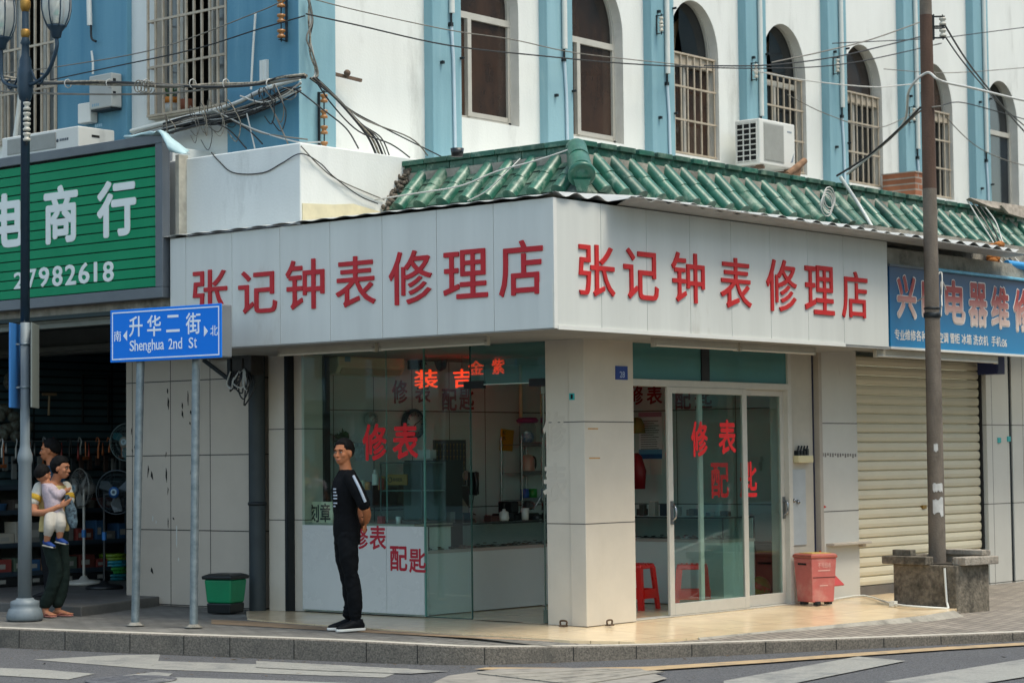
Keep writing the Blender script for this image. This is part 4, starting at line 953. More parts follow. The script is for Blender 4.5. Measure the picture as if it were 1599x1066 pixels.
g = MB(); [g.box(-.3 + .02 * k, -.28 + .02 * k, 5.5, 6.22, 3.46 + .11 * k, 3.55 + .11 * k) for k in range(3)]; o = ob('vent_louvre', g, mat('beige_louvre', '#8d8576', 0.6, var=0.2, scale=5)); tag(o, 'beige louvred vent between the white sign and the pole, above the blue sign', 'vent')
p = AX(1561, 568, -.6); o = ob('wall_box', MB().box(-.85, -.6, p.y - .07, p.y + .12, 2.42, 2.62).box(-.6, -.595, p.y - .05, p.y + .1, 2.44, 2.6), mat('navy_plastic', '#1f2a5a', 0.5)); tag(o, 'small navy blue box on the wall at the end of the shutter', 'box')

# ---------------------------------------------------------------- street furniture
M_galv = mat('galvanised', '#8b9599', 0.5, metal=0.55, var=0.25, scale=9, col2='#69767c', grime='#a9b1b2', gscale=9, gz=0.3, gthr=0.6)
ss = thing('street_sign', 'blue street name sign for Shenghua 2nd St on two galvanised posts at the kerb', 'street sign', (-4.05, -0.68, 0))
sa, sb = AY(173.5, 527, -0.78), AY(347, 516, -0.64); sa.z = sb.z = 0
su = (sb - sa).normalized(); sn = V((su.y, -su.x, 0)); SW = (sb - sa).length
z0, z1 = 2.445, 2.935
def sP(u, v, d=0.0): return sa + su * (u * SW) + Z * (z0 + v * (z1 - z0)) + sn * d
cab = MB().obox(sP(.5, .5, -.07), su * (SW / 2 - .004), sn * .07, Z * ((z1 - z0) / 2 - .004)); ob('cabinet', cab, mat('sign_box_grey', '#7c8287', 0.45, metal=0.3, var=0.1, scale=5), ss, bev=0.012)
M_sb = mat('street_sign_blue', '#0a74dc', 0.5, spec=0.2)
M_sw = mat('street_sign_white', '#dfe6ee', 0.4)
fc = ob('face', MB().obox(sP(.5, .5, .006), su * (SW / 2), sn * .006, Z * ((z1 - z0) / 2)), M_sb, ss, bev=0.004)
g = MB(); e_ = .016
for (u0, v0, u1, v1) in ((.018, .045, .982, .068), (.018, .932, .982, .955), (.018, .068, .026, .932), (.974, .068, .982, .932)):
    g.obox(sP((u0 + u1) / 2, (v0 + v1) / 2, .0135), su * ((u1 - u0) / 2 * SW), sn * .001, Z * ((v1 - v0) / 2 * (z1 - z0)))
ob('border', g, M_sw, fc)
H_ = z1 - z0
def sgl(ch, u0, v0, u1, v1, b=0.008):
    g = MB(); g.glyph(ch, sP(u0, v0, .0125), su, Z, sn, (u1 - u0) * SW, (v1 - v0) * H_, 0.002, b); return g
for ch, u0, v0, u1, v1 in [('升', .178, .47, .30, .86), ('华', .342, .46, .468, .86), ('二', .515, .52, .635, .84), ('街', .69, .46, .82, .86), ('南', .036, .40, .102, .60), ('北', .905, .41, .97, .60)]:
    ob('character', sgl(ch, u0, v0, u1, v1, 0.012 if u1 - u0 > .1 else .004), M_sw, fc)
g = MB(); x_ = 0
for ch, u, wd, lowv, hi in [('S', .182, .04, .20, .40), ('h', .226, .034, .20, .41), ('e', .266, .035, .20, .345), ('n', .306, .032, .20, .345), ('g', .344, .034, .15, .345), ('h', .384, .032, .20, .41), ('u', .422, .032, .20, .345), ('a', .460, .034, .20, .345), ('2', .535, .036, .20, .40), ('n', .578, .034, .20, .345), ('d', .62, .036, .20, .41), ('S', .715, .04, .20, .40), ('t', .762, .024, .20, .385)]:
    g.glyph(ch, sP(u, lowv, .0125), su, Z, sn, wd * SW, (hi - lowv) * H_, .002, 0.006)
ob('latin_name', g, M_sw, fc)
g = MB().prism([sP(.122, .50, .0125), sP(.158, .60, .0125), sP(.158, .40, .0125)], sn * .002).prism([sP(.885, .50, .0125), sP(.85, .60, .0125), sP(.85, .40, .0125)], sn * .002); ob('arrow', g, M_sw, fc)
for (bx, by), (tx, ty) in (((211, 976), (220, 566)), ((302.5, 979), (306.5, 562))):
    b = AZ(bx, by, 0); t = AY(tx, ty, b.y + .02); dr = (V((t.x, t.y, 2.6)) - b)
    t2 = V((t.x, t.y, 2.6))
    pst = ob('post', MB().tube([b, b.lerp(t2, .5), t2], .038, 16), M_galv, ss)
    ob('footing', MB().lathe(b, [(0.09, 0.002), (0.06, 0.012), (0.045, 0.03), (.03, .03)], 12), M_conc, pst)
# lamp post
M_lpb = mat('lamp_blue', '#22394a', 0.5, metal=0.2, var=0.2, scale=6); M_lpg = mat('lamp_grey', '#6f7a80', 0.55, metal=0.15, var=0.12, scale=5, streak=0.3, grime='#57616a', gscale=3, gthr=0.6)
LX, LY = -5.95, -0.83
lp = thing('lamp_post', 'street lamp post, grey below and navy above, carrying two glass lanterns on curled arms', 'street lamp', (LX, LY, 0))
ob('base', MB().lathe((LX, LY, 0), [(0.165, 0), (0.178, .02), (0.172, .06), (.155, .11), (.135, .125), (.14, .15), (.135, .185), (.09, .2), (.08, .215)], 28), M_lpg, lp)
ob('lower_shaft', MB().lathe((LX, LY, 0), [(0.068, .2), (0.065, 1.1), (0.063, 1.5), (.072, 1.53), (.074, 1.56), (.07, 1.6), (.052, 1.66), (.047, 1.7), (.045, 2.9)], 24), M_lpg, lp)
ob('upper_shaft', MB().lathe((LX, LY, 0), [(0.0455, 2.88), (0.044, 5.05), (0.06, 5.07), (.075, 5.15), (.078, 5.3), (.07, 5.36), (.06, 5.39), (.058, 5.45), (.04, 5.5), (.036, 5.6), (.05, 5.62), (.035, 5.66), (.03, 6.2), (.035, 6.6), (0, 6.7)], 20), M_lpb, lp)
ob('gilt_leaf', MB().lathe((LX, LY, 0), [(.034, 5.67), (.044, 5.7), (.046, 5.74), (.033, 5.76)], 12).lathe((LX, LY, 0), [(.034, 5.93), (.05, 5.97), (.052, 6.03), (.033, 6.08)], 12), mat('gilt', '#a8803a', 0.45, metal=0.5, var=0.3, scale=20), lp)
M_lg_ = glass_mat('lantern_glass', '#eff1ec', milk=.35)
for cx_, cy_ in ((88, 0), (2, 0)):
    c = AY(cx_, 38, LY); cx0 = c.x; cz = 5.63
    sgn = 1 if cx0 > LX else -1
    ob('arm', MB().tube(smoothpath([(LX + .05 * sgn, LY, 5.2), (LX + .2 * sgn, LY, 5.22), (LX + .36 * sgn, LY, 5.30), (cx0, LY, cz - .13), (cx0, LY, cz - .02)], 5), 0.019, 8).tube(smoothpath([(LX + .1 * sgn, LY, 5.34), (LX + .16 * sgn, LY, 5.24), (LX + .25 * sgn, LY, 5.2), (LX + .29 * sgn, LY, 5.27), (LX + .24 * sgn, LY, 5.29)], 5), .011, 6), M_lpb, lp)
    ln = ob('lantern', MB().lathe((cx0, LY, cz), [(.02, -.03), (.045, -.015), (.055, .04), (.085, .08), (.095, .1)], 18), M_lpb, lp)
    ob('lantern_glass', MB().lathe((cx0, LY, cz), [(.09, .1), (.125, .17), (.142, .25), (.145, .36), (.13, .5)], 18), M_lg_, ln)
    rb = MB()
    for k in range(8):
        a = 2 * math.pi * (k + .5) / 8; rb.tube([(cx0 + r_ * math.cos(a), LY + r_ * math.sin(a), cz + h_) for r_, h_ in ((.092, .09), (.127, .17), (.144, .25), (.147, .36), (.132, .51))], .007, 5)
    ob('rib', rb, M_lpb, ln)
    ob('cap', MB().lathe((cx0, LY, cz), [(.15, .49), (.165, .51), (.12, .62), (.04, .68), (.02, .74), (0, .76)], 18), M_lpb, ln)
    hb = MB(); hb.cyl((cx0, LY, cz + .12), (cx0, LY, cz + .2), .03, 10)
    for k in range(3): hb.tube([(cx0 + .03 * math.cos(a / 3 + k * 2.1), LY + .03 * math.sin(a / 3 + k * 2.1), cz + .2 + a * .018) for a in range(12)], .016, 6)
    bl = ob('bulb', hb, mat('bulb_white', '#d9dcd8', 0.4), ln); ob('bulb_collar', MB().cyl((cx0, LY, cz + .2), (cx0, LY, cz + .24), .038, 12), mat('bulb_teal', '#5fb4a6', 0.5), bl)
# narrow sign boards strapped to the lamp post
fwd = V((FW.x, FW.y, 0)).normalized(); rtt = V((RT.x, RT.y, 0)).normalized()
bd = thing('post_sign', 'narrow sign with two parallel boards, blue and grey, strapped edge-on to the lamp post', 'sign', (LX, LY, 2.2))
for off, m_, tw_, nm in ((-0.09, 'blue_board', 0.10, 'board'), (0.085, 'grey_board', -0.06, 'board')):
    mt_ = mat(m_, '#2f6fb0' if off < 0 else '#6f7672', 0.5, var=0.15, scale=3, streak=0.2)
    d_ = (fwd + rtt * tw_).normalized(); s_ = V((d_.y, -d_.x, 0))
    pb = ob(nm, MB().obox(V((LX, LY, 2.46)) + rtt * off + fwd * .05, d_ * .22, s_ * .008, Z * .41), mt_, bd, bev=.003)
    if off < 0: ob('board_print', MB().obox(V((LX, LY, 2.50)) + rtt * (off - .0005) + fwd * .05 - s_ * .0095 * (1 if s_.dot(rtt) > 0 else -1), d_ * .17, s_ * .001, Z * .28), mat('board_print', '#9fb4cf', 0.5, var=0.2, scale=8), pb)
for zz in (2.67, 2.25): ob('strap', MB().lathe((LX, LY, zz), [(.05, -.012), (.055, 0), (.05, .012)], 16).obox(V((LX, LY, zz)), rtt * .09, fwd * .006, Z * .008), M_galv, bd)

# utility pole and its planter
M_cp = mat('pole_concrete', '#6f665c', 0.9, var=0.3, scale=7, streak=0.4, grime='#433b34', gscale=2.2, gz=0.5, gthr=0.55, bump=0.35, bscale=60)
M_cpr = mat('pole_stained', '#5a4438', 0.9, var=0.35, scale=5, streak=0.3, bump=0.3, bscale=50)
pa = V((-0.985, 0.174, 0)); pb_ = V((0.174, 0.985, 0))
c0 = AZ(1494, 957, -0.06); A_, B_ = pa * 0.80, pb_ * 0.52
PC = c0 + A_ * .55 + B_ * .5; PC.z = 0
pz = lambda py: AX(1446, py, PC.x).z
up_ = thing('utility_pole', 'weathered concrete utility pole with torn white posters, standing in a stone planter', 'utility pole', PC)
def pr(z): return 0.089 - 0.0044 * z
ob('shaft', MB().tube([PC + Z * z for z in (.3, 1.2, 2.2, 3.2, 4.2)], [pr(z) for z in (.3, 1.2, 2.2, 3.2, 4.2)], 28), M_cp, up_)
ob('upper_shaft', MB().tube([PC + Z * z for z in (4.2, 4.8, pz(24))], [pr(z) + .0005 for z in (4.2, 4.8, pz(24))], 28), M_cpr, up_)
ob('top_shaft', MB().tube([PC + Z * z for z in (pz(24), 6.5, 8.2)], [pr(z) for z in (pz(24), 6.5, 8.2)], 28), M_cp, up_)
ob('clamp', MB().lathe(PC + Z * 2.91, [(.078, -.03), (.088, -.02), (.088, .02), (.078, .03)], 20).lathe(PC + Z * 2.98, [(.078, -.012), (.085, 0), (.078, .012)], 20), M_darkm, up_)
def poster(z, h, w_, seed, off):
    q = random.Random(seed); g = MB(); n_ = 8
    base = -math.pi / 2 + math.atan2(0.2, 1) + off   # faces the street
    a0 = math.atan2(CAM.y - PC.y, CAM.x - PC.x) + off
    hi = [z + h * q.uniform(.3, .5) for _ in range(n_ + 1)]; lo_ = [z - h * q.uniform(.25, .55) for _ in range(n_ + 1)]
    for i in range(n_):
        b0, b1 = a0 + w_ * (i / n_ - .5), a0 + w_ * ((i + 1) / n_ - .5); r = pr(z) + .003
        g.quad(PC + V((r * math.cos(b0), r * math.sin(b0), lo_[i])), PC + V((r * math.cos(b1), r * math.sin(b1), lo_[i + 1])), PC + V((r * math.cos(b1), r * math.sin(b1), hi[i + 1])), PC + V((r * math.cos(b0), r * math.sin(b0), hi[i])))
    ob('poster_scrap', g, mat('poster_paper', '#c3c4c2', 0.85, var=0.25, scale=14), up_)
poster(1.17, .1, 1.25, 1, .25); poster(0.98, .2, 1.3, 4, .25); poster(1.57, .1, .5, 9, .1)
M_ins = mat('porcelain', '#c3bfb2', 0.3, var=0.15, scale=12)
M_insb = mat('brown_porcelain', '#a5723f', 0.35, var=0.3, scale=12)
def spool(mb, c, ax, r=.035, L=.075):
    mb.lathe(V(c) - V(ax) * (L / 2), [(r * .5, 0), (r, .004), (r, L * .28), (r * .62, L * .42), (r * .62, L * .58), (r, L * .72), (r, L - .004), (r * .5, L)], 14, ax=ax)
for zz in (pz(34), pz(52)):
    c = PC + rtt * .17 + Z * zz
    br = ob('bracket', MB().obox(PC + rtt * .11 + Z * (zz + .05), rtt * .08, fwd * .02, Z * .005).obox(PC + rtt * .11 + Z * (zz - .05), rtt * .08, fwd * .02, Z * .005).obox(PC + rtt * .075 + Z * zz, rtt * .006, fwd * .025, Z * .07).cyl(c - Z * .07, c + Z * .07, .007, 6), M_darkm, up_)
    g = MB(); spool(g, c, (0, 0, 1), .036, .08); ob('insulator', g, M_ins, br)
# stone planter round the pole
pn = thing('stone_planter', 'mossy broken concrete planter box round the foot of the utility pole', 'planter', V((.58, 5.25, -.1)))
M_st = mat('mossy_stone', '#7d7568', 0.95, var=0.5, scale=22, streak=1.0, grime='#26251f', gscale=5, gz=0.8, gthr=0.47, bump=0.5, bscale=35)
M_st2 = mat('worn_coping', '#a29a8e', 0.95, var=0.3, scale=9, grime='#55504a', gscale=5, gz=1, gthr=0.52, bump=0.6, bscale=40)
def pl_(u, v, z): return c0 + A_ * u + B_ * v + Z * (z + .06)
body = MB()
t_ = .12
body.obox(pl_(.5, .5, .15), A_ * .5, B_ * .5, Z * .255)
ob('box', body, M_st, pn, bev=0.012)
ob('soil', MB().obox(pl_(.5, .5, .405), A_ * .40, B_ * .40, Z * .012), mat('dry_soil', '#3d362d', 1, var=0.4, scale=20), pn)
def slab(u0, u1, v0, v1, za, zb, seed):
    q = random.Random(seed); P = []
    for (ua, va, ub, vb) in ((u0, v0, u1, v0), (u1, v0, u1, v1), (u1, v1, u0, v1), (u0, v1, u0, v0)):
        for k in range(6):
            t = k / 6; P.append(pl_(ua + (ub - ua) * t + q.uniform(-.012, .012), va + (vb - va) * t + q.uniform(-.012, .012), za))
    return MB().prism(P, (0, 0, zb - za))
ob('coping', slab(-.02, -.02 + .30, -.13, 1.08, .405, .48, 2), M_st2, pn, bev=.008) if False else None
ob('coping', slab(.40, 1.09, -.16, .12, .405, .485, 3), M_st, pn, bev=.008)
ob('coping', slab(-.09, .12, .12, 1.15, .405, .485, 4), M_st2, pn, bev=.008)
ob('coping', slab(.9, 1.09, .12, 1.1, .405, .485, 5), M_st, pn, bev=.008)
ob('coping', slab(.12, .9, .86, 1.1, .405, .49, 6), M_st2, pn, bev=.008)
ob('coping', slab(.74, 1.04, .05, .22, .487, .545, 7), M_st, pn, bev=.008)
ob('coping', slab(.0, .62, .78, 1.08, .492, .545, 8), M_st2, pn, bev=.008)
# white conduit along the ground and up the planter
cpts = [AX(1293, 915, WX + .03), AX(1294, 937, WX + .03), V((WX + .09, 5.56, .02)), V((WX + .1, 6.1, .025)), AZ(1395, 942.5, .02), AZ(1440, 947, .01), AZ(1481, 949.5, -.01)]
end = cpts[-1]
g = MB().tube(smoothpath(cpts, 3), .010, 8).tube([end, pl_(.13, -.04, .05), pl_(.155, -.04, .38)], .012, 8).box(cpts[4].x - .03, cpts[4].x + .03, cpts[4].y - .03, cpts[4].y + .03, 0, .05)
o = ob('ground_conduit', g, M_pvc); tag(o, 'thin white conduit running from the red bin along the floor and up the planter', 'conduit')
g = MB(); [g.prism([pl_(-.02 - .01 * i, -.12 - .05 * i, -.05), pl_(.09, -.08, -.05), pl_(.07, -.02, -.05), pl_(-.08, -.03, -.05)], (0, 0, .012)) for i in range(1)]; o = ob('broken_slab', g, M_st2); tag(o, 'small broken stone flake on the ground against the planter corner', 'stone')

# bins
M_gb = mat('bin_green', '#0a7f54', 0.4, var=0.12, scale=7); M_bb = mat('bin_black', '#14191b', 0.4)
c = V((-4.99, 0.90, 0.004)); gbn = thing('green_bin', 'small green litter bin with a black lid and base against the tiled wall', 'bin', c)
fl = V((0.25, -0.968, 0)); fr_ = V((0.968, 0.25, 0))
def bx4(mb, z0, w0, d0, z1, w1, d1):
    vs = [c + fr_ * (w * i) + fl * (d * j) + Z * z for z, w, d in ((z0, w0, d0), (z1, w1, d1)) for i, j in ((-1, -1), (1, -1), (1, 1), (-1, 1))]
    mb.add(vs, [(0, 3, 2, 1), (4, 5, 6, 7), (0, 1, 5, 4), (1, 2, 6, 5), (2, 3, 7, 6), (3, 0, 4, 7)]); return mb
ob('base', bx4(MB(), 0, .135, .125, .10, .142, .132), M_bb, gbn, bev=.012); ob('body', bx4(MB(), .10, .141, .131, .335, .160, .15), M_gb, gbn, bev=.02, seg=3)
ob('lid', bx4(bx4(MB(), .335, .175, .165, .37, .178, .168), .37, .17, .16, .392, .12, .11), M_bb, gbn, bev=.01)
# red bin
c = V((-0.63, 4.93, 0.004)); rbn = thing('red_bin', 'faded red box bin with a slotted front and yellowed lid by the meter panel', 'bin', c)
M_rb = mat('bin_red', '#b9645f', 0.6, var=0.15, scale=5, grime='#bd8a80', gscale=4, gz=1, gthr=0.5); M_rl = mat('bin_lid', '#a85a4c', 0.55, var=0.15, scale=6)
fl, fr_ = V((0.94, -0.34, 0)), V((0.34, 0.94, 0))
ob('body', bx4(MB(), .03, .135, .125, .47, .158, .15), M_rb, rbn, bev=.008); ob('lid', bx4(bx4(MB(), .47, .166, .158, .495, .168, .16), .495, .168, .16, .515, .15, .14), M_rl, rbn, bev=.008)
ob('lid_pad', bx4(MB(), .515, .12, .11, .521, .118, .108), mat('yellowed', '#b89b4e', 0.7, var=0.2, scale=10), rbn)
def face_pt(u, v, d=.002): return c + fl * (.125 + (.15 - .125) * (v - .03) / .44 + d) + fr_ * u + Z * v
g = MB().prism([face_pt(-.14, .275), face_pt(.145, .275), face_pt(.145, .281), face_pt(-.14, .281)], fl * .001); ob('door_seam', g, M_darkm, rbn)
lft = -fr_
def side_pt(u, v, d=.002): return c + lft * (.135 + (.158 - .135) * (v - .03) / .44 + d) + fl * u + Z * v
ob('slot', MB().prism([side_pt(-.08, .40), side_pt(.06, .40), side_pt(.06, .42), side_pt(-.08, .42)], lft * .001), M_dark, rbn)
g = MB()
for k, ch in enumerate('不可回收'): 
    a_ = face_pt(-.075 + k * .042, .375); g.glyph(ch, a_, fr_, Z, fl, .035, .05, .001, .01)
for v_, l_ in ((.34, .15), (.19, .1)): g.prism([face_pt(-l_ / 2, v_), face_pt(l_ / 2, v_), face_pt(l_ / 2, v_ + .012), face_pt(-l_ / 2, v_ + .012)], fl * .001)
ob('print', g, mat('faded_print', '#d3a49c', 0.7, var=0.2, scale=30), rbn)
ob('foot', MB().box(c.x + .06, c.x + .12, c.y + .06, c.y + .12, 0.004, .04).box(c.x - .12, c.x - .06, c.y - .1, c.y - .04, 0.004, .04).box(c.x + .06, c.x + .11, c.y - .14, c.y - .08, .004, .04), M_darkm, rbn)
o = c; dp = thing('dustpan', 'red dustpan standing against the wall beside the red bin', 'dustpan', (WX + .1, 5.53, 0.02))
p = AX(1297, 905, WX + .14)
g = MB().prism([(WX + .06, p.y - .03, p.z + .14), (WX + .06, p.y + .02, p.z + .14), (WX + .22, p.y + .12, p.z - .06), (WX + .22, p.y - .09, p.z - .06)], (.01, 0, .01)); ob('scoop', g, mat('dustpan_red', '#b3332b', 0.5), dp)
ob('handle', MB().cyl((WX + .06, p.y, p.z + .12), (WX + .03, p.y - .02, p.z + .3), .01, 8), MATS['dustpan_red'], dp); ob('leg', MB().cyl((WX + .1, p.y - .02, p.z + .02), (WX + .08, p.y - .03, .005), .012, 8), M_pvc, dp)
# ---------------------------------------------------------------- inside the repair shop
def T(name, mb, mt, label, cat, group=None, bev=0.0): return tag(ob(name, mb, mt, bev=bev), label, cat, group)
M_lam = mat('white_laminate', '#c4c6c4', 0.35, var=0.05, scale=2, grime='#a9a6a0', gscale=2, gthr=0.66)
M_cream = mat('cream_plastic', '#d3caa6', 0.45, var=0.06, scale=4)
M_wp = mat('white_plastic', '#c2c3bf', 0.4)
M_bk = mat('black_plastic', '#141618', 0.4)
M_cg = glass_mat('case_glass', '#eef6f3')
M_wood = mat('dark_wood', '#4a382b', 0.5, var=0.3, scale=8, streak=0.2)
fc1 = thing('front_counter', 'white front counter standing directly behind the left shop window', 'counter', (-3.6, 1.75, 0))
for a, b in ((-4.41, -3.26), (-3.255, -2.77)): ob('front_panel', MB().box(a, b, 1.45, 1.47, 0.01, 0.865), M_lam, fc1)
ob('end_post', MB().box(-2.80, -2.772, 1.437, 1.45, 0.02, 0.62), M_wp, fc1)
ob('body', MB().box(-4.42, -2.95, 1.475, 2.0, 0.01, 0.85), M_lam, fc1); ob('worktop', MB().box(-4.43, -2.95, 1.474, 2.03, 0.85, 0.885), mat('worktop_cream', '#a39d8d', 0.4, var=0.1, scale=5), fc1)
def case(name, label, x0, x1, y0, y1, zb, zg, loc, face):
    t = thing(name, label, 'display counter', loc)
    ob('base', MB().box(x0, x1, y0, y1, 0.012, zb), M_lam, t, bev=.004)
    ob('shelf_edge', MB().box(x0 - .006, x1 + .006, y0 - .006, y1 + .006, zb, zb + .03), mat('pinkish_edge', '#a3968f', 0.5), t)
    ob('glass', MB().quad((x0, y0, zb + .03), (x1, y0, zb + .03), (x1, y0, zg), (x0, y0, zg)).quad((x1, y0, zb + .03), (x1, y1, zb + .03), (x1, y1, zg), (x1, y0, zg)).quad((x0, y0, zg - .004), (x1, y0, zg - .004), (x1, y1, zg - .004), (x0, y1, zg - .004)), M_cg, t)
    ob('back_panel', MB().box(x0, x0 + .02, y0 + .01, y1, zb + .03, zg) if face == 'x' else MB().box(x0 + .01, x1 - .01, y1 - .02, y1, zb + .03, zg), mat('case_back', '#8a9794', 0.5), t)
    fr = MB()
    for (xx, yy) in ((x1, y0), (x1, y1), (x0, y0)): fr.box(xx - .006, xx + .006, yy - .006, yy + .006, zb + .03, zg)
    fr.box(x0, x1 + .006, y0 - .006, y0 + .01, zg, zg + .015); fr.box(x1 - .01, x1 + .006, y0 + .01, y1, zg, zg + .015)
    ob('frame', fr, mat('case_frame', '#2b3334', 0.4, metal=0.3), t)
    q = random.Random(int(x0 * 100 + y0 * 37)); g = MB()
    n_ = 46
    for i in range(n_):
        if face == 'x': px_, py_ = x1 - .04 - .1 * (i % 3), y0 + .04 + (y1 - y0 - .08) * i / n_
        else: px_, py_ = x0 + .04 + (x1 - x0 - .08) * i / n_, y0 + .04 + .1 * (i % 3)
        g.mi = q.choice((0, 0, 1, 2)); g.lathe((px_, py_, zb + .035 + q.uniform(0, .025)), [(.02, 0), (.022, .008), (.0, .01)], 8); g.obox((px_, py_, zb + .04), (.05 * q.uniform(.5, 1), 0.01, 0), (0, .009, 0), (0, 0, .004))
    ob('watch_row', g, [M_bk, mat('steel_watch', '#9a9ea0', 0.3, metal=0.8), mat('brown_strap', '#5a3b28', 0.6)], t)['kind'] = 'stuff'
    return t
case('display_counter', 'long white display counter with a glass case, running back from the doorway', -3.35, -2.9, 1.62, 4.15, 0.60, 0.86, (-3.1, 2.9, 0), 'x')
case('display_counter', 'white display counter across the back behind the red stools', -2.88, -1.22, 4.16, 4.72, 0.64, 0.88, (-2, 4.4, 0), 'y')
# seal carving board
sb_ = thing('carving_board', 'cream board with the black characters for seal carving leaning on the front counter', 'sign board', (-4.2, 1.6, .9))
a, b = AY(482, 817, 1.56), AY(519, 783, 1.56); bp_ = ob('board', MB().box(a.x, a.x + (b.x - a.x) * .47, 1.56, 1.575, a.z, b.z).box(a.x + (b.x - a.x) * .5, b.x, 1.56, 1.575, a.z, b.z), mat('board_cream', '#ddd3b6', 0.6, var=0.1, scale=8), sb_)
g = MB(); onY(g, '刻', 483, 787, 498, 815, 1.559, .002, .02); onY(g, '章', 500, 785, 516, 815, 1.559, .002, .02); ob('lettering', g, M_bk, sb_)
for (x0, y0, x1, y1), lb in (((469, 757, 485, 784), 'rounded white plastic box, upper of the two stacked by the seal carving board'), ((469, 786, 484, 816), 'white plastic box, lower of the two stacked by the seal carving board')):
    a, b = AY(x0, y1, 1.6), AY(x1, y0, 1.6); bx_ = T('plastic_box', MB().box(a.x, b.x, 1.54, 1.66, a.z, b.z), M_wp, lb, 'box', bev=.02)
# showcase on the front counter
sc_ = thing('glass_showcase', 'glass showcase with dim shelves standing on the front counter behind the red letters', 'showcase', (-3.2, 1.7, .89))
x0, x1, y0, y1, za, zb = -3.52, -2.96, 1.6, 1.95, .89, 1.47
ob('frame', MB().box(x0, x1, y0, y1, zb, zb + .015).box(x0, x1, y0, y1, za, za + .02).box(x0, x0 + .012, y0, y0 + .012, za + .02, zb).box(x1 - .012, x1, y0, y0 + .012, za + .02, zb).box(x0, x1, y1 - .01, y1, za + .02, zb), mat('showcase_frame', '#3b4a49', 0.4), sc_)
ob('shelf', MB().box(x0, x1, y0 + .02, y1 - .02, 1.2, 1.21), mat('shelf_teal', '#5f7672', 0.3), sc_)
ob('glass', MB().quad((x0, y0 + .005, za), (x1, y0 + .005, za), (x1, y0 + .005, zb), (x0, y0 + .005, zb)), M_cg, sc_)
kc = thing('drawer_cabinet', 'dark cabinet of many small drawers behind the glass showcase', 'cabinet', (-3.0, 2.3, .6))
a, b = AY(632, 800, 2.2), AY(680, 718, 2.2); ob('body', MB().box(a.x, b.x, 2.2, 2.6, .4, b.z), mat('cabinet_dark', '#222a2a', 0.45), kc)
g = MB()
for i in range(9):
    for j in range(3): w_ = (b.x - a.x - .02) / 3; g.box(a.x + .01 + w_ * j + .004, a.x + .01 + w_ * (j + 1) - .004, 2.19, 2.2, b.z - .06 - i * .052, b.z - .018 - i * .052)
ob('drawer_front', g, mat('drawer_front', '#384443', 0.4), kc)
items = [('tissue_box', (652, 702, 671, 716), 2.3, M_wp, 'small white tissue box on top of the dark drawer cabinet', 'tissue box'), ('paper_roll', (684, 748, 696, 764), 3.0, M_wp, 'white paper roll standing on the brown desk', 'paper roll'),
         ('medicine_bottle', (583, 733, 589, 757), 1.75, M_wp, 'slim white bottle on the shelf of the glass showcase', 'bottle'), ('framed_card', (554, 691, 568, 719), 1.9, mat('photo_card', '#8d9393', 0.4, var=0.7, scale=30), 'framed card with a dark print leaning beside the potted plant', 'frame')]
for nm, (x0, y0, x1, y1), dy, m_, lb, ct in items:
    a, b = AY(x0, y1, dy), AY(x1, y0, dy)
    g = MB()
    if nm in ('paper_roll', 'medicine_bottle'):
        r_ = (b.x - a.x) / 2 * 1.25; c_ = V(((a.x + b.x) / 2, dy, a.z)); h_ = b.z - a.z
        g.lathe(c_, [(r_, 0), (r_, h_ * .7), (r_ * .5, h_ * .8), (r_ * .5, h_), (0, h_)] if nm == 'medicine_bottle' else [(r_, 0), (r_, h_), (r_ * .35, h_), (r_ * .33, h_ - .01)], 14)
    else: g.box(a.x, b.x, dy, dy + (.1 if nm == 'tissue_box' else .012), a.z, b.z)
    T(nm, g, m_, lb, ct, bev=.003)
a, b = AY(605, 757, 1.72), AY(635, 740, 1.72)
wt = thing('wooden_tag', 'tan wooden tag with a burnt emblem and writing on the showcase shelf', 'tag', (a.x, 1.72, a.z)); ob('plate', MB().box(a.x, b.x, 1.72, 1.735, a.z, b.z), mat('tan_wood', '#a2773f', 0.6, var=0.2, scale=20), wt)
g = MB(); w_ = b.x - a.x; g.tube([(a.x + .035 + .025 * math.cos(k * .63), 1.718, (a.z + b.z) / 2 + .025 * math.sin(k * .63)) for k in range(11)], .004, 5); g.line('修表配匙', (a.x + .075, 1.719, a.z + .035), X, Z, -Y, .035, .001, .006, sx=.8); ob('print', g, M_wood, wt)
q = random.Random(21)
gd = [('#b0761c', 'orange tin'), ('#a09a3a', 'yellow jar'), ('#9a3f33', 'red packet'), ('#6d7b52', 'olive jar'), ('#b8b9b4', 'white tub')]
for k, (px_, col_, lb) in enumerate([(574, '#b0761c', 'squat orange tin, nearest the man on the showcase shelf'), (562, '#a7a78f', 'pale tub with a lid on the showcase shelf'), (596, '#9a3f33', 'red packet beside the wooden tag in the showcase'), (592, '#b49a62', 'tan jar in front of the red packet in the showcase')]):
    p = AY(px_, 757, 1.8); r_ = .03 + .01 * (k % 2); g = MB()
    g.lathe((p.x, 1.8 + .04 * (k % 2), 1.211), [(r_, 0), (r_, .06 + .02 * k), (r_ * .85, .075 + .02 * k), (0, .08 + .02 * k)], 12); T('jar', g, mat('jar_' + str(k + 1), col_, 0.4), lb, 'jar')
for k, (px_, py_, col_, lb) in enumerate([(596, 812, '#8f2b2b', 'small red and white carton on the front counter under the showcase'), (622, 815, '#c3c6c2', 'white cup on the front counter under the showcase')]):
    p = AY(px_, py_, 1.56); g = MB().lathe((p.x, 1.56, .886), [(.022, 0), (.026, .07), (.024, .07), (.02, .01)], 12) if k else MB().box(p.x - .03, p.x + .03, 1.53, 1.58, .886, .96); T('cup' if k else 'carton', g, mat('small_' + str(k + 1), col_, 0.5), lb, 'cup' if k else 'carton')
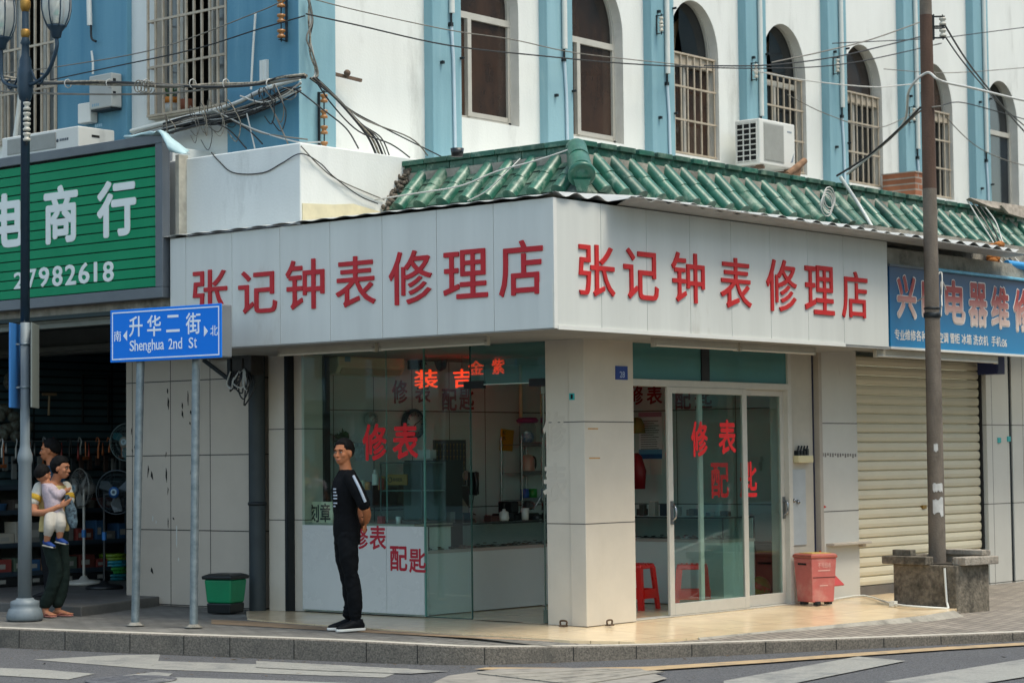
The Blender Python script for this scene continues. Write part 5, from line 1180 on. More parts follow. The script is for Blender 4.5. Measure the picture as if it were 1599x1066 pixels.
# potted plant on the showcase
pt = thing('potted_plant', 'small leafy green plant in a dark pot beyond the man', 'plant', AY(540, 700, 2.05))
p = AY(536, 703, 2.05); ob('pot', MB().lathe(p - Z * .03, [(.05, 0), (.07, .09), (.06, .09)], 14), M_bk, pt)
g = MB()
for k in range(46):
    d = V((q.uniform(-1, 1), q.uniform(-1, 1), q.uniform(-.1, .9))).normalized(); c = p + Z * .09 + V((d.x * .2, d.y * .12, d.z * .12)) * q.uniform(.4, 1); s_ = d.cross(Z).normalized() * .036; l_ = (d + Z * -.3) * .06
    g.add([c - l_, c + s_, c + l_, c - s_], [(0, 1, 2, 3)])
ob('leaves', g, mat('plant_green', '#3f6b38', 0.5, var=0.4, scale=20), pt)
# wall things
def clockface(name, px_, py_, r, label, rimc):
    c = AX(px_, py_, -4.6); t = thing(name, label, 'clock', c)
    ob('rim', MB().lathe(c, [(r, -.03), (r, .02), (r * .9, .035), (r * .8, .02)], 32, ax=(1, 0, 0)), mat(rimc + '_rim', '#10202c' if rimc == 'navy' else '#9ba09d', 0.35), t)
    fo = ob('dial', MB().lathe(c, [(r * .82, .0215), (0, .022)], 32, ax=(1, 0, 0)), mat('dial_white', '#d5dcdc', 0.4), t)
    g = MB()
    for k in range(12): a = k * math.pi / 6; d = V((0, math.sin(a), math.cos(a))); tn = V((0, math.cos(a), -math.sin(a))); g.obox(c + X * .024 + d * r * .66, d * r * .09, tn * r * .025, X * .001)
    for a, L, w_ in ((1.1, .5, .025), (-2.4, .36, .03)): d = V((0, math.sin(a), math.cos(a))); tn = V((0, math.cos(a), -math.sin(a))); g.obox(c + X * .0265 + d * r * L * .4, d * r * L * .6, tn * r * w_, X * .001)
    ob('hand', g, M_bk, t)
clockface('wall_clock', 646, 662, .165, 'large round wall clock with a navy rim and white dial', 'navy'); clockface('wall_clock', 580, 654, .075, 'small pale round wall clock left of the large one', 'grey')
ac = thing('air_conditioner', 'cream indoor air conditioner high on the shop wall', 'air conditioner', (-4.6, 2.5, 2.55))
prof = [(-4.64, 2.66), (-4.47, 2.66), (-4.43, 2.62), (-4.42, 2.48), (-4.47, 2.40), (-4.64, 2.385)]
ob('body', MB().prism([(x, 1.95, z) for x, z in prof], (0, 1.0, 0)), M_cream, ac, bev=.012, seg=3)
ob('flap', MB().prism([(-4.425, 2.0, 2.455), (-4.425, 2.9, 2.455), (-4.462, 2.9, 2.397), (-4.462, 2.0, 2.397)], (.004, 0, -.003)), mat('flap_cream', '#a79f80', 0.5), ac)
ob('energy_label', MB().box(-4.421, -4.417, 2.04, 2.12, 2.52, 2.6), mat('label_blue', '#6f9cae', 0.5), ac)
pj = thing('wall_fan', 'dark navy wall fan under the shop ceiling', 'fan', AX(664, 560, -4.5)); c = AX(652, 562, -4.55)
ob('bracket', MB().box(-4.64, -4.5, c.y - .06, c.y + .05, c.z - .1, c.z + .2).ball((-4.47, c.y, c.z - .06), .045), mat('fan_navy', '#1d2c38', 0.4), pj); ob('knob', MB().ball((-4.43, c.y, c.z - .07), .018), M_wp, pj)
c2 = c + V((.16, .16, .06)); ob('guard', MB().lathe(c2, [(.17, -.02), (.185, 0), (.17, .05), (.05, .07), (0, .07)], 24, ax=(.55, .8, .1)), mat('fan_cage', '#274454', 0.4), pj)
q = random.Random(4)
for k in range(7):
    a = AX(494 + q.uniform(-8, 12), 548, -4.6); b = AX(480 + q.uniform(-6, 16), 610 + q.uniform(-20, 20), -4.6); c = AX(488 + q.uniform(-6, 8), 650 + q.uniform(-30, 45), -4.6)
    T('cable', MB().tube(smoothpath([a, (a + b) / 2 + Y * q.uniform(-.05, .05), b, c], 5), .007, 5), mat('cable_dull', '#4f5450', 0.6), 'loose grey cable hanging down the shop wall beside the air conditioner', 'cable', 'cables beside the air conditioner')
p = AX(501, 600, -4.62); T('wall_conduit', MB().cyl((-4.62, p.y, .9), (-4.62, p.y, 2.42), .019, 10).box(-4.65, -4.6, p.y - .04, p.y + .03, 2.40, 2.46), M_cream, 'cream vertical conduit on the wall below the air conditioner', 'conduit')
p = AX(813, 600, -4.62); T('wall_conduit', MB().cyl((-4.62, p.y, 1.95), (-4.62, p.y, 2.7), .02, 10), M_cream, 'pale vertical conduit on the wall above the clear candy jar', 'conduit')
p = AX(471, 698, -4.6); T('wall_socket', MB().box(-4.65, -4.62, p.y - .06, p.y + .06, p.z - .06, p.z + .06).box(-4.62, -4.615, p.y - .01, p.y + .03, p.z - .03, p.z + .03), M_cream, 'cream wall socket at the left edge of the shop window', 'socket', bev=.004)
T('desk', MB().box(-4.6, -3.7, 3.2, 4.9, .70, .74).box(-4.58, -4.52, 3.25, 3.3, 0, .7).box(-3.78, -3.72, 3.25, 3.3, 0, .7).box(-4.58, -3.72, 3.24, 3.26, .2, .7).box(-4.58, -3.72, 4.84, 4.88, 0, .7), M_wood, 'dark brown desk against the shop wall', 'desk')
a, b = AX(692, 765, -4.2), AX(733, 805, -4.2); T('desk_cabinet', MB().box(-4.5, -4.2, a.y, b.y, .74, 1.22), mat('cab_brown', '#2e2621', 0.5), 'dark brown cabinet standing on the desk', 'cabinet', bev=.006)
p = AX(716, 800, -4.1); T('paper_house', MB().prism([(-4.1, p.y - .12, .93), (-4.1, p.y + .14, .93), (-4.1, p.y + .14, .99), (-4.1, p.y + .04, 1.1), (-4.1, p.y - .02, 1.1), (-4.1, p.y - .06, 1.0)], (.02, 0, 0)), mat('card_beige', '#8d8272', 0.8), 'beige house shaped card standing on the desk', 'card')
p = AX(740, 755, -4.6); g = MB().box(-4.64, -4.58, p.y - .07, p.y + .07, p.z - .12, p.z + .13); tp = thing('wall_phone', 'black telephone hanging on the shop wall', 'telephone', p); ob('body', g, M_bk, tp, bev=.01); ob('handset', MB().tube(smoothpath([(-4.56, p.y - .03, p.z + .13), (-4.53, p.y - .03, p.z), (-4.56, p.y - .03, p.z - .12)], 4), .025, 8), M_bk, tp); ob('cord', MB().tube(smoothpath([(-4.58, p.y - .02, p.z - .1), (-4.58, p.y - .06, p.z - .3), (-4.58, p.y, p.z - .34)], 4), .006, 5), M_bk, tp)
p = AX(727, 742, -4.63); T('round_sticker', MB().lathe(p, [(.055, 0), (.055, .004), (.03, .006), (0, .006)], 18, ax=(1, 0, 0)), mat('pink_disc', '#a98e88', 0.6), 'small round pale disc on the wall beside the telephone', 'disc')
yn = thing('yellow_notice', 'tilted yellow notice with black writing on the shop wall', 'notice', AX(791, 687, -4.63)); a, b = AX(781, 703, -4.63), AX(803, 669, -4.63)
ob('sheet', MB().prism([(-4.64, a.y, a.z), (-4.64, b.y - .03, a.z - .01), (-4.64, b.y, b.z - .02), (-4.64, a.y + .03, b.z)], (.006, 0, 0)), mat('notice_yellow', '#b58a1e', 0.6), yn)
g = MB(); [g.glyph(c_, (-4.632, a.y + .05 + .0 * k, b.z - .07 - .06 * k), Y, Z, X, .05, .045, .001, .01) for k, c_ in enumerate('配匙')]; ob('lettering', g, M_bk, yn)
rk = thing('wire_rack', 'three tier chrome wire rack at the back of the shop', 'rack', AX(818, 760, -4.35)); a, b = AX(799, 740, -4.45), AX(838, 740, -4.45)
g = MB()
for yy in (a.y, b.y):
    for xx in (-4.6, -4.3): g.cyl((xx, yy, .75), (xx, yy, 1.75), .009, 8)
ob('post', g, MATS['chrome'], rk)
for zz in (1.66, 1.34, 1.04): ob('shelf', MB().box(-4.6, -4.3, a.y, b.y, zz, zz + .006).box(-4.31, -4.295, a.y, b.y, zz - .02, zz + .03), MATS['chrome'], rk)
k_ = V((-4.42, (a.y + b.y) / 2 + .03, 1.347)); kt = thing('kettle', 'pinkish kettle on the middle shelf of the wire rack', 'kettle', k_)
ob('body', MB().lathe(k_, [(.075, 0), (.08, .02), (.07, .15), (.05, .2), (0, .21)], 18), mat('kettle_pink', '#b08e80', 0.35), kt); ob('handle', MB().tube(smoothpath([k_ + V((0, .06, .19)), k_ + V((0, .13, .16)), k_ + V((0, .13, .06)), k_ + V((0, .07, .04))], 4), .012, 7), M_bk, kt)
p = k_ + Z * .32; cj = thing('candy_jar', 'clear jar of blue sweets with a purple lid on the top shelf of the rack', 'jar', p); ob('jar', MB().lathe(p, [(.08, 0), (.1, .03), (.1, .2), (.08, .24)], 18), glass_mat('clear_plastic', '#eceff2'), cj); ob('sweets', MB().ball(p + Z * .08, (.075, .075, .07)), mat('sweet_blue', '#2d78b8', 0.4, var=0.5, scale=40, col2='#bcd0da'), cj); ob('lid', MB().lathe(p, [(.11, .24), (.13, .27), (.1, .3), (0, .3)], 18), mat('lid_purple', '#7d3a6d', 0.4), cj)
for k, (dx, col_, lb) in enumerate(((-.06, '#2b57a0', 'blue tin on the lowest shelf of the wire rack'), (.08, '#2e8a3c', 'green tin on the lowest shelf of the wire rack'))): T('tin', MB().lathe((-4.42, k_.y + dx, 1.047), [(.05, 0), (.05, .12), (0, .121)], 14), mat('tin_' + ('blue', 'green')[k], col_, 0.4), lb, 'tin')
p = AX(787, 803, -3.1); sd = thing('soap_bottle', 'squat white pump bottle on the long display counter', 'bottle', (-3.1, p.y, .877)); ob('bottle', MB().lathe((-3.1, p.y, .877), [(.045, 0), (.055, .03), (.045, .09), (.02, .1), (.015, .12)], 14), M_wp, sd); ob('pump', MB().cyl((-3.1, p.y, .99), (-3.1, p.y, 1.06), .006, 6).box(-3.1, -3.05, p.y - .01, p.y + .01, 1.05, 1.06), M_bk, sd)
p = AX(820, 800, -3.1); T('cup', MB().lathe((-3.1, p.y, .877), [(.035, 0), (.042, .12), (.038, .12), (.03, .01)], 14), M_wp, 'white cup at the far end of the long display counter', 'cup')
# glowing characters hung behind the glass, standing in for a reflected neon sign
neo = mat('neon_reflection_orange', '#ff4a1a', 0.5, emit=('#ff4418', 0.45))
for ch, x0, y0, x1, y1, yy, lb in [('装', 648, 577, 684, 606, 2.6, 'glowing orange stand-in for mirrored neon, largest of the four, above the dark red letters'), ('吉', 709, 576, 735, 605, 2.9, 'glowing orange stand-in for mirrored neon, between the largest one and the gold character'), ('金', 732, 563, 756, 585, 3.3, 'glowing orange stand-in for mirrored neon, the character for gold over the door fitting'), ('紫', 769, 560, 788, 584, 3.5, 'glowing orange stand-in for mirrored neon, farthest right of the four')]:
    a, b = AY(x0, (y0 + y1) / 2, yy), AY(x1, (y0 + y1) / 2, yy); m0, m1 = AY((x0 + x1) / 2, y1, yy), AY((x0 + x1) / 2, y0, yy)
    t = thing('neon_reflection', lb, 'neon reflection', (a.x, yy, m0.z), 'glowing stand-ins for a reflected neon sign')
    g = MB(); g.glyph(ch, (a.x, yy, m0.z), X, Z, -Y, b.x - a.x, m1.z - m0.z, .012, .012); ob('tube', g, neo, t); cx_ = (a.x + b.x) / 2; ob('wire', MB().cyl((cx_, yy - .005, m1.z), (cx_, yy - .005, 2.7), .003, 5), M_bk, t)
# back wall things seen through the door
ps = thing('notice_poster', 'white notice poster with a purple head and blue foot on the back wall', 'poster', AY(1015, 690, 5.98)); a, b = AY(998, 716, 5.985), AY(1033, 643, 5.985)
ob('sheet', MB().box(a.x, b.x, 5.985, 5.995, a.z, b.z), mat('poster_white', '#dcdfe4', 0.6), ps)
for z0_, z1_, c_, nm in ((.9, 1.0, '#a9839c', 'poster_purple'), (0, .10, '#1f5a94', 'poster_blue'), (.10, .2, '#5d9cc4', 'poster_pale_blue')): ob('band', MB().box(a.x, b.x, 5.982, 5.985, a.z + (b.z - a.z) * z0_, a.z + (b.z - a.z) * z1_), mat(nm, c_, 0.6), ps)
g = MB(); q = random.Random(8)
for k in range(15): zz = b.z - .1 - k * .026; x_ = a.x + .03; w_ = (b.x - a.x) - .06 - q.uniform(0, .08); g.box(x_, x_ + w_, 5.9835, 5.985, zz - .004, zz + .004)
ob('print', g, mat('print_grey', '#5d6570', 0.7), ps)
a, b = AY(999, 741, 5.985), AY(1033, 717.5, 5.985); wc = thing('wall_calendar', 'plain white calendar sheet under the notice poster', 'calendar', a); ob('sheet', MB().box(a.x, b.x, 5.985, 5.995, a.z, b.z), mat('calendar_white', '#cfcec8', 0.7), wc); ob('fold', MB().box((a.x + b.x) / 2 - .003, (a.x + b.x) / 2 + .003, 5.982, 5.985, a.z, b.z), M_tileB, wc)
p = AY(992, 735, 5.5); T('red_bag', MB().loft([((p.x - .02, 5.6, p.z - .2), (.07, 0, 0), (0, .05, 0)), ((p.x - .02, 5.6, p.z), (.085, 0, 0), (0, .07, 0)), ((p.x - .05, 5.6, p.z + .16), (.06, 0, 0), (0, .05, 0)), ((p.x - .06, 5.6, p.z + .2), (.02, 0, 0), (0, .03, 0))], 12), mat('bag_red', '#8e1820', 0.5), 'red bag hanging on the back wall just behind the pillar edge', 'bag')
p = AY(989, 665, 5.6); T('tan_hat', MB().lathe((p.x - .03, 5.7, p.z - .08), [(.1, 0), (.09, .1), (.05, .17), (0, .18)], 14), mat('hat_tan', '#8a7a45', 0.8), 'tan hat hanging above the red bag', 'hat')
p = AY(1179, 726, 5.97); T('door_chime', MB().box(p.x - .07, p.x + .08, 5.93, 5.99, p.z - .06, p.z + .03).box(p.x - .09, p.x + .09, 5.94, 5.99, p.z + .04, p.z + .09), M_wp, 'small white wall box with a dark top on the back wall', 'box')
p = AY(1209, 630, 5.9); T('blue_ribbon', MB().prism([(p.x - .04, 5.9, p.z - .25), (p.x + .03, 5.9, p.z - .22), (p.x + .05, 5.9, p.z + .12), (p.x - .02, 5.9, p.z + .1)], (0, .01, 0)), mat('ribbon_blue', '#235a86', 0.6), 'strip of blue cloth hanging by the back wall corner', 'ribbon')
# stools
M_stl = mat('stool_red', '#e0211a', 0.28, var=0.08, scale=6)
def stool(cx_, cy_, rz, label):
    t = thing('plastic_stool', label, 'stool', (cx_, cy_, 0.004), 'red plastic stools'); ca, sa_ = math.cos(rz), math.sin(rz)
    def P(u, v, z): return V((cx_ + u * ca - v * sa_, cy_ + u * sa_ + v * ca, z))
    def ring(h, r0, r1, z0, z1): return MB().add([P(i * r, j * r, z) for z, r in ((z0, r0), (z1, r1)) for i, j in ((-1, -1), (1, -1), (1, 1), (-1, 1))], [(0, 3, 2, 1), (4, 5, 6, 7), (0, 1, 5, 4), (1, 2, 6, 5), (2, 3, 7, 6), (3, 0, 4, 7)])
    ob('seat', ring(0, .158, .148, .405, .455), M_stl, t, bev=.014, seg=3)
    g = MB()
    for i in range(5):
        for j in range(5): g.lathe(P((i - 2) * .05, (j - 2) * .05, .455), [(.012, 0), (.009, .004), (0, .004)], 6)
    ob('grip_dots', g, M_stl, t)['kind'] = 'stuff'
    for i, j in ((-1, -1), (1, -1), (1, 1), (-1, 1)):
        g = MB(); w_ = .05
        for du, dv in ((w_, .006), (.006, w_)):
            q0 = [P(i * .19, j * .19, .0), P(i * (.19 - du), j * (.19 - dv), .0), P(i * (.155 - du * 1.15), j * (.155 - dv * 1.15), .42), P(i * .155, j * .155, .42)]
            g.prism(q0, (P(0, 0, 0) - P(i * (.006 if du > dv else 0), j * (.006 if dv > du else 0), 0)) * 1.0)
        ob('leg', g, M_stl, t)
    for (i, j) in ((0, -1), (1, 0), (0, 1), (-1, 0)):
        r = .177
        a_, b_ = (P(-.13, j * r, .16), P(.13, j * r, .16)) if j else (P(i * r, -.13, .16), P(i * r, .13, .16)); ob('brace', MB().bar(a_, b_, .006, .09), M_stl, t)
stool(-1.78, 3.42, .15, 'red plastic stool beside the pillar, seen through the open doorway'); stool(-1.22, 3.62, .62, 'red plastic stool seen through the sliding glass door')
p = AZ(1186, 935, 0.0); tb = thing('toy_ball', 'green and orange ball on the shop floor behind the fixed door leaf', 'ball', p); ob('ball', MB().ball(p + Z * .12, .12, 18, 12), mat('ball_green', '#5f9a2f', 0.4), tb); ob('stripe', MB().lathe(p + Z * .13, [(.1, -.05), (.121, -.02), (.121, .02), (.1, .05)], 18, ax=(.3, .2, .9)), mat('ball_orange', '#b5502a', 0.4), tb)
p = AZ(1208, 930, 0.0); T('black_cabinet', MB().box(p.x - .3, p.x + .1, p.y + .1, p.y + .6, 0.005, .55).box(p.x - .32, p.x + .12, p.y + .08, p.y + .62, .55, .58), mat('cabinet_black', '#2a2522', 0.4), 'low dark cabinet inside the fixed door leaf', 'cabinet', bev=.006)

# ---------------------------------------------------------------- goods of the hardware shop on the left
M_she = mat('shelf_steel', '#2f3c46', 0.5, metal=0.2)
sh_ = thing('goods_shelf', 'long dark steel shelf of hardware goods along the side wall of the left shop', 'shelf', (-9.75, 2.9, .09))
for zz in (.22, .55, .93, 1.22): ob('shelf_board', MB().box(-10, -9.5, 1.2, 5.6, zz, zz + .03).box(-9.505, -9.495, 1.2, 5.6, zz - .01, zz + .045), M_she, sh_)
for yy in (1.22, 2.3, 3.4, 4.5): ob('upright', MB().box(-9.53, -9.5, yy, yy + .035, .09, 1.25), M_she, sh_)
q = random.Random(12); cols = ['#5a2a22', '#77583a', '#4b5a4c', '#2b4f73', '#6a6a66', '#8a7a52', '#3a3431', '#7a3430', '#9a968a']
nb = 0
for zz, hm in ((.25, .22), (.58, .26), (.96, .2)):
    y = 1.28
    while y < 4.6:
        w_ = q.uniform(.1, .26); h_ = q.uniform(.1, hm); d_ = q.uniform(.02, .12); c_ = q.choice(cols)
        if zz > .9 and q.random() < .55:
            r_ = w_ * .45; g = MB().lathe((-9.72 + d_, y + w_ / 2, zz), [(r_ * .75, 0), (r_, h_ * .7), (r_ * 1.08, h_ * .72), (r_ * 1.05, h_ * .76), (r_ * .9, h_ * .72)], 14)
            T('plastic_tub', g, mat('goods_' + c_[1:], c_, 0.5), 'plastic tub on the top tier of the left shop shelf', 'tub', 'tubs on the hardware shelf')
        else:
            bx_ = T('goods_box', MB().box(-9.85 + d_, -9.55 + d_ * .3, y, y + w_ - .015, zz + .001, zz + h_), mat('goods_' + c_[1:], c_, 0.6), 'small packed box on the left shop shelf', 'box', 'boxes on the hardware shelf', bev=.004)
            g = MB().box(-9.549 + d_ * .3, -9.548 + d_ * .3, y + .02, y + w_ * .6, zz + h_ * .3, zz + h_ * .65); ob('box_label', g, mat('paper_label', '#8c8c86', 0.7), bx_)
        y += w_ + q.uniform(.0, .04)
for k in range(6):
    y = 1.35 + k * .48; bx_ = T('storage_crate', MB().box(-9.9, -9.48, y, y + .42, .095, .205), mat('crate_black', '#17191b', 0.5), 'flat black crate with a white label under the left shop shelf', 'crate', 'crates under the hardware shelf', bev=.008); ob('crate_label', MB().box(-9.479, -9.477, y + .15, y + .25, .13, .175), mat('paper_label', '#8c8c86', 0.7), bx_)
# row of hanging tools and taps
g = MB().cyl((-9.8, 1.2, 1.78), (-9.8, 4.6, 1.78), .008, 6); T('hanging_rail', g, M_galv, 'thin metal rail for tools along the slatted wall', 'rail')
for k in range(46):
    y = 1.25 + k * .068 + q.uniform(-.015, .015); L = q.uniform(.1, .28); c_ = q.choice(['#8a8f91', '#5b6064', '#9a5a34', '#7a2f2a', '#26292b', '#a8acad']); x = -9.72 + q.uniform(-.05, .05); g = MB()
    if k % 3 == 0: g.tube(smoothpath([(x, y, 1.77), (x + .02, y, 1.82), (x + .05, y + .01, 1.78), (x + .04, y, 1.70)], 3), .009, 6); g.cyl((x + .04, y, 1.7), (x + .04, y, 1.7 - L * .5), .014, 7)
    elif k % 3 == 1: g.cyl((x, y, 1.77), (x, y, 1.77 - L), .008, 6); g.box(x - .015, x + .015, y - .035, y + .035, 1.74 - L, 1.78 - L)
    else: g.lathe((x, y, 1.76 - L), [(.012, 0), (.02, L * .2), (.012, L * .5), (.007, L)], 8)
    T('hanging_tool', g, mat('tool_' + c_[1:], c_, 0.35, metal=0.5), 'small metal tool hanging from the rail on the slatted wall', 'tool', 'tools hanging on the slatted wall')
for k in range(26):
    y = 1.3 + k * .125; L = q.uniform(.12, .3); x = -9.78; c_ = q.choice(['#30383c', '#4a5254', '#6a6f70', '#3c2f2a']); g = MB(); g.box(x, x + .03, y - .03, y + .035, 1.62 - L, 1.6); T('hanging_packet', g, mat('packet_' + c_[1:], c_, 0.5), 'dull packet hanging below the tool rail', 'packet', 'packets hanging below the tool rail', bev=.004)
for k, (px_, py_) in enumerate(((20, 590), (8, 640), (30, 655), (12, 670))): p = AX(px_, py_, -9.7); T('plastic_flower', MB().ball(p, (.06, .12, .08), 9, 6).ball(p + V((.03, .1, -.08)), (.05, .09, .07), 9, 6).ball(p + V((.03, -.08, -.06)), (.05, .07, .08), 9, 6), mat('faded_flowers', '#54605a', 0.8, var=0.6, scale=22, col2='#33291f'), 'dull bunch of wrapped goods hanging by the lamp post in the left shop', 'bundle', 'bundles hanging in the left shop')
# wire grid and hammer on the slatted wall
g = MB(); a, b = AX(130, 660, -9.93), AX(170, 586, -9.93)
for k in range(4): zz = a.z + (b.z - a.z) * k / 3; g.box(-9.95, -9.93, a.y, b.y, zz - .006, zz + .006)
for yy in (a.y, b.y): g.box(-9.952, -9.928, yy - .008, yy + .008, a.z, b.z)
T('wire_grid', g, M_bk, 'black wire grid fixed on the slatted wall', 'grid')
a, b = AX(76, 648, -9.9), AX(77, 618, -9.9); T('hammer', MB().cyl(a, b, .014, 8).bar(b + V((0, -.1, .02)), b + V((0, .1, .02)), .03, .03), mat('tool_tan', '#8a7a62', 0.6), 'pale handled hammer hanging alone on the slatted wall', 'hammer')
# pedestal fans
def fan(name, label, base, hub, r, facing, cols_, flat=True):
    base, hub, f = V(base), V(hub), V(facing).normalized(); t = thing(name, label, 'fan', base, 'pedestal fans of the left shop')
    ob('base', MB().lathe(base, [(.21, 0), (.215, .02), (.19, .045), (.06, .06), (.03, .1), (0, .1)], 24), mat('fan_' + cols_[0][1:], cols_[0], 0.45), t)
    back = hub - f * .12
    ob('pole', MB().cyl(base + Z * .05, V((base.x, base.y, hub.z - .1)), .016, 10).tube([V((base.x, base.y, hub.z - .1)), V((base.x, base.y, hub.z - .03)), back], .018, 8), mat('fan_' + cols_[1][1:], cols_[1], 0.4), t)
    ob('collar', MB().cyl(V((base.x, base.y, base.z + .55)), V((base.x, base.y, base.z + .64)), .027, 12), mat('fan_blue', '#2a6fae', 0.4), t)
    ob('motor', MB().lathe(hub - f * .2, [(0, 0), (.06, .01), (.075, .06), (.07, .15), (.04, .17)], 16, ax=f), mat('fan_' + cols_[2][1:], cols_[2], 0.4), t)
    u = f.cross(Z).normalized(); v = u.cross(f); cg = MB()
    for dd_, rr in ((.0, r), (-.0, r * .985), (.05, r * .8), (.06, r * .5), (-.08, r * .8), (-.1, r * .5), (.065, r * .25)):
        cg.tube([hub + f * dd_ + (u * math.cos(k * .2618) + v * math.sin(k * .2618)) * rr for k in range(25)], .005 if rr > r * .9 else .0022, 5)
    for k in range(36):
        a_ = k * math.pi / 18; d_ = u * math.cos(a_) + v * math.sin(a_)
        cg.tube([hub + f * .066 + d_ * (r * .2), hub + f * .055 + d_ * (r * .7), hub + d_ * r, hub - f * .09 + d_ * (r * .7), hub - f * .1 + d_ * r * .3], .0016, 3)
    ob('guard', cg, mat('guard_' + cols_[3][1:], cols_[3], 0.4, metal=0.5), t)
    bl = MB()
    for k in range(3):
        a_ = k * 2.094 + .4; d_, e_ = u * math.cos(a_) + v * math.sin(a_), -u * math.sin(a_) + v * math.cos(a_)
        bl.add([hub + d_ * .03 + e_ * .02, hub + d_ * r * .5 + e_ * r * .32 + f * .02, hub + d_ * r * .88 + e_ * r * .2 + f * .02, hub + d_ * r * .88 - e_ * r * .16 - f * .015, hub + d_ * r * .4 - e_ * r * .1 - f * .015, hub + d_ * .03 - e_ * .02], [(0, 1, 2, 3, 4, 5)])
    ob('blade', bl, mat('blade_' + cols_[4][1:], cols_[4], 0.3), t)
    ob('hub_cap', MB().lathe(hub + f * .067, [(.065, 0), (.06, .01), (0, .013)], 18, ax=f), mat('cap_' + cols_[5][1:], cols_[5], 0.4), t)
    ob('hub_ring', MB().lathe(hub + f * .081, [(.04, 0), (.03, .003), (.022, 0)], 18, ax=f), mat('cap_ring', '#a9c4d0', 0.4), t)
b3 = AZ(131, 912, .09); fan('pedestal_fan', 'white based pedestal fan turned sideways with a blue collar', b3, AY(124, 762, b3.y), .235, -rtt * .75 - fwd * .62, ('#b5b3aa', '#b5b3aa', '#8f9090', '#9a9c98', '#8b8d8a', '#9a9a95'))
b2 = AZ(163, 919, .09); fan('pedestal_fan', 'dark pedestal fan facing the street with a blue hub', b2, AY(182, 768, b2.y), .25, -fwd - rtt * .25, ('#1b1d1f', '#24282a', '#24282a', '#3f494e', '#3c4a50', '#1c4f86'))
b1 = b2 + V((-.15, .75, 0)); fan('pedestal_fan', 'teal bladed pedestal fan half hidden behind the tiled wall', b1, AY(198, 690, b1.y), .22, -fwd - rtt * .3, ('#1b1d1f', '#24282a', '#24282a', '#66787a', '#1f5f68', '#8b8d86'))
for k, (zz, c_, lb) in enumerate(((.09, '#1f6f7a', 'teal hose coil, lowest of the stack behind the fans'), (.17, '#3f9a4a', 'green hose coil, second from the floor behind the fans'), (.25, '#2a8fa3', 'light teal hose coil, third from the floor behind the fans'), (.33, '#7a9a35', 'yellow green hose coil, topmost of the stack behind the fans'))):
    c = AZ(176, 905, .09); g = MB()
    for j in range(2): g.tube([V((c.x + (.15 + .03 * (k == 0)) * math.cos(a_ * .2618), c.y + (.15 + .03 * (k == 0)) * math.sin(a_ * .2618), zz + .02 + j * .04)) for a_ in range(25)], .02, 8)
    T('hose_coil', g, mat('hose_' + c_[1:], c_, 0.25, var=0.15, scale=15), lb, 'hose coil')
# clutter on the desk and along the walls of the shop
q = random.Random(44)
km = thing('key_machine', 'black key cutting machine on the desk under the orange characters', 'machine', (-3.9, 4.1, .74)); ob('body', MB().box(-4.1, -3.75, 3.95, 4.35, .745, .92).box(-4.05, -3.85, 4.0, 4.12, .92, 1.05), M_bk, km, bev=.015); ob('wheel', MB().cyl((-3.8, 4.18, 1.0), (-3.8, 4.26, 1.0), .05, 16), MATS['chrome'], km); ob('lever', MB().tube([(-3.8, 4.3, .95), (-3.75, 4.36, 1.08), (-3.72, 4.38, 1.15)], .01, 6), MATS['chrome'], km)
kb = thing('key_board', 'board of hanging key blanks on the shop wall right of the large clock', 'key board', (-4.63, 4.0, 1.3)); ob('board', MB().box(-4.645, -4.63, 3.62, 4.15, 1.22, 1.72), mat('board_grey', '#3c4342', 0.6), kb); g = MB()
for i in range(7):
    for j in range(9): yy, zz = 3.66 + j * .055, 1.67 - i * .065; g.lathe((-4.62, yy, zz), [(.012, 0), (.012, .003), (.004, .003)], 7, ax=(1, 0, 0)); g.box(-4.622, -4.618, yy - .003, yy + .003, zz - .045, zz - .01)
ob('key_blank', g, mat('key_brass', '#8a7a4d', 0.35, metal=0.8), kb)['kind'] = 'stuff'
cc_ = ['#1d2224', '#2b3133', '#3d3a35', '#5c574b', '#23303a', '#4a2c28', '#7a7c78']
for k in range(22):
    c_ = q.choice(cc_); y = 3.25 + q.uniform(0, 1.6); x = -4.45 + q.uniform(0, .65); h_ = q.uniform(.04, .2); w_ = q.uniform(.03, .09)
    if -4.15 < x < -3.7 and 3.85 < y < 4.45: continue
    g = MB().lathe((x, y, .741), [(w_ * .6, 0), (w_ * .6, h_ * .8), (w_ * .4, h_), (0, h_)], 12) if k % 2 else MB().box(x - w_, x + w_, y - w_, y + w_, .741, .741 + h_)
    T('desk_item', g, mat('clutter_' + c_[1:], c_, 0.5), 'small dark item among the clutter on the brown desk', 'desk item', 'clutter on the desk', bev=.003)
for k in range(16):
    c_ = q.choice(cc_); y = 1.75 + k * .15 + q.uniform(-.04, .04); x = -3.2 + q.uniform(-.08, .12); h_ = q.uniform(.02, .11); w_ = q.uniform(.02, .05)
    if abs(y - 2.6) < .1: continue
    g = MB().box(x - w_, x + w_, y - w_ * 1.3, y + w_ * 1.3, .877, .877 + h_) if k % 3 else MB().lathe((x, y, .877), [(w_, 0), (w_, h_), (w_ * .8, h_)], 12)
    T('counter_item', g, mat('clutter_' + c_[1:], c_, 0.5), 'small tool or box lying on the long display counter', 'counter item', 'clutter on the display counter', bev=.003)
for k in range(12):
    c_ = q.choice(cc_ + ['#8e8f88']); x = -2.75 + k * .12; h_ = q.uniform(.03, .16); w_ = q.uniform(.025, .05); y = 4.45 + q.uniform(-.1, .15)
    T('counter_item', MB().box(x - w_, x + w_, y - w_, y + w_, .897, .897 + h_), mat('clutter_' + c_[1:], c_, 0.5), 'small box or tool on the back display counter', 'counter item', 'clutter on the back counter', bev=.003)
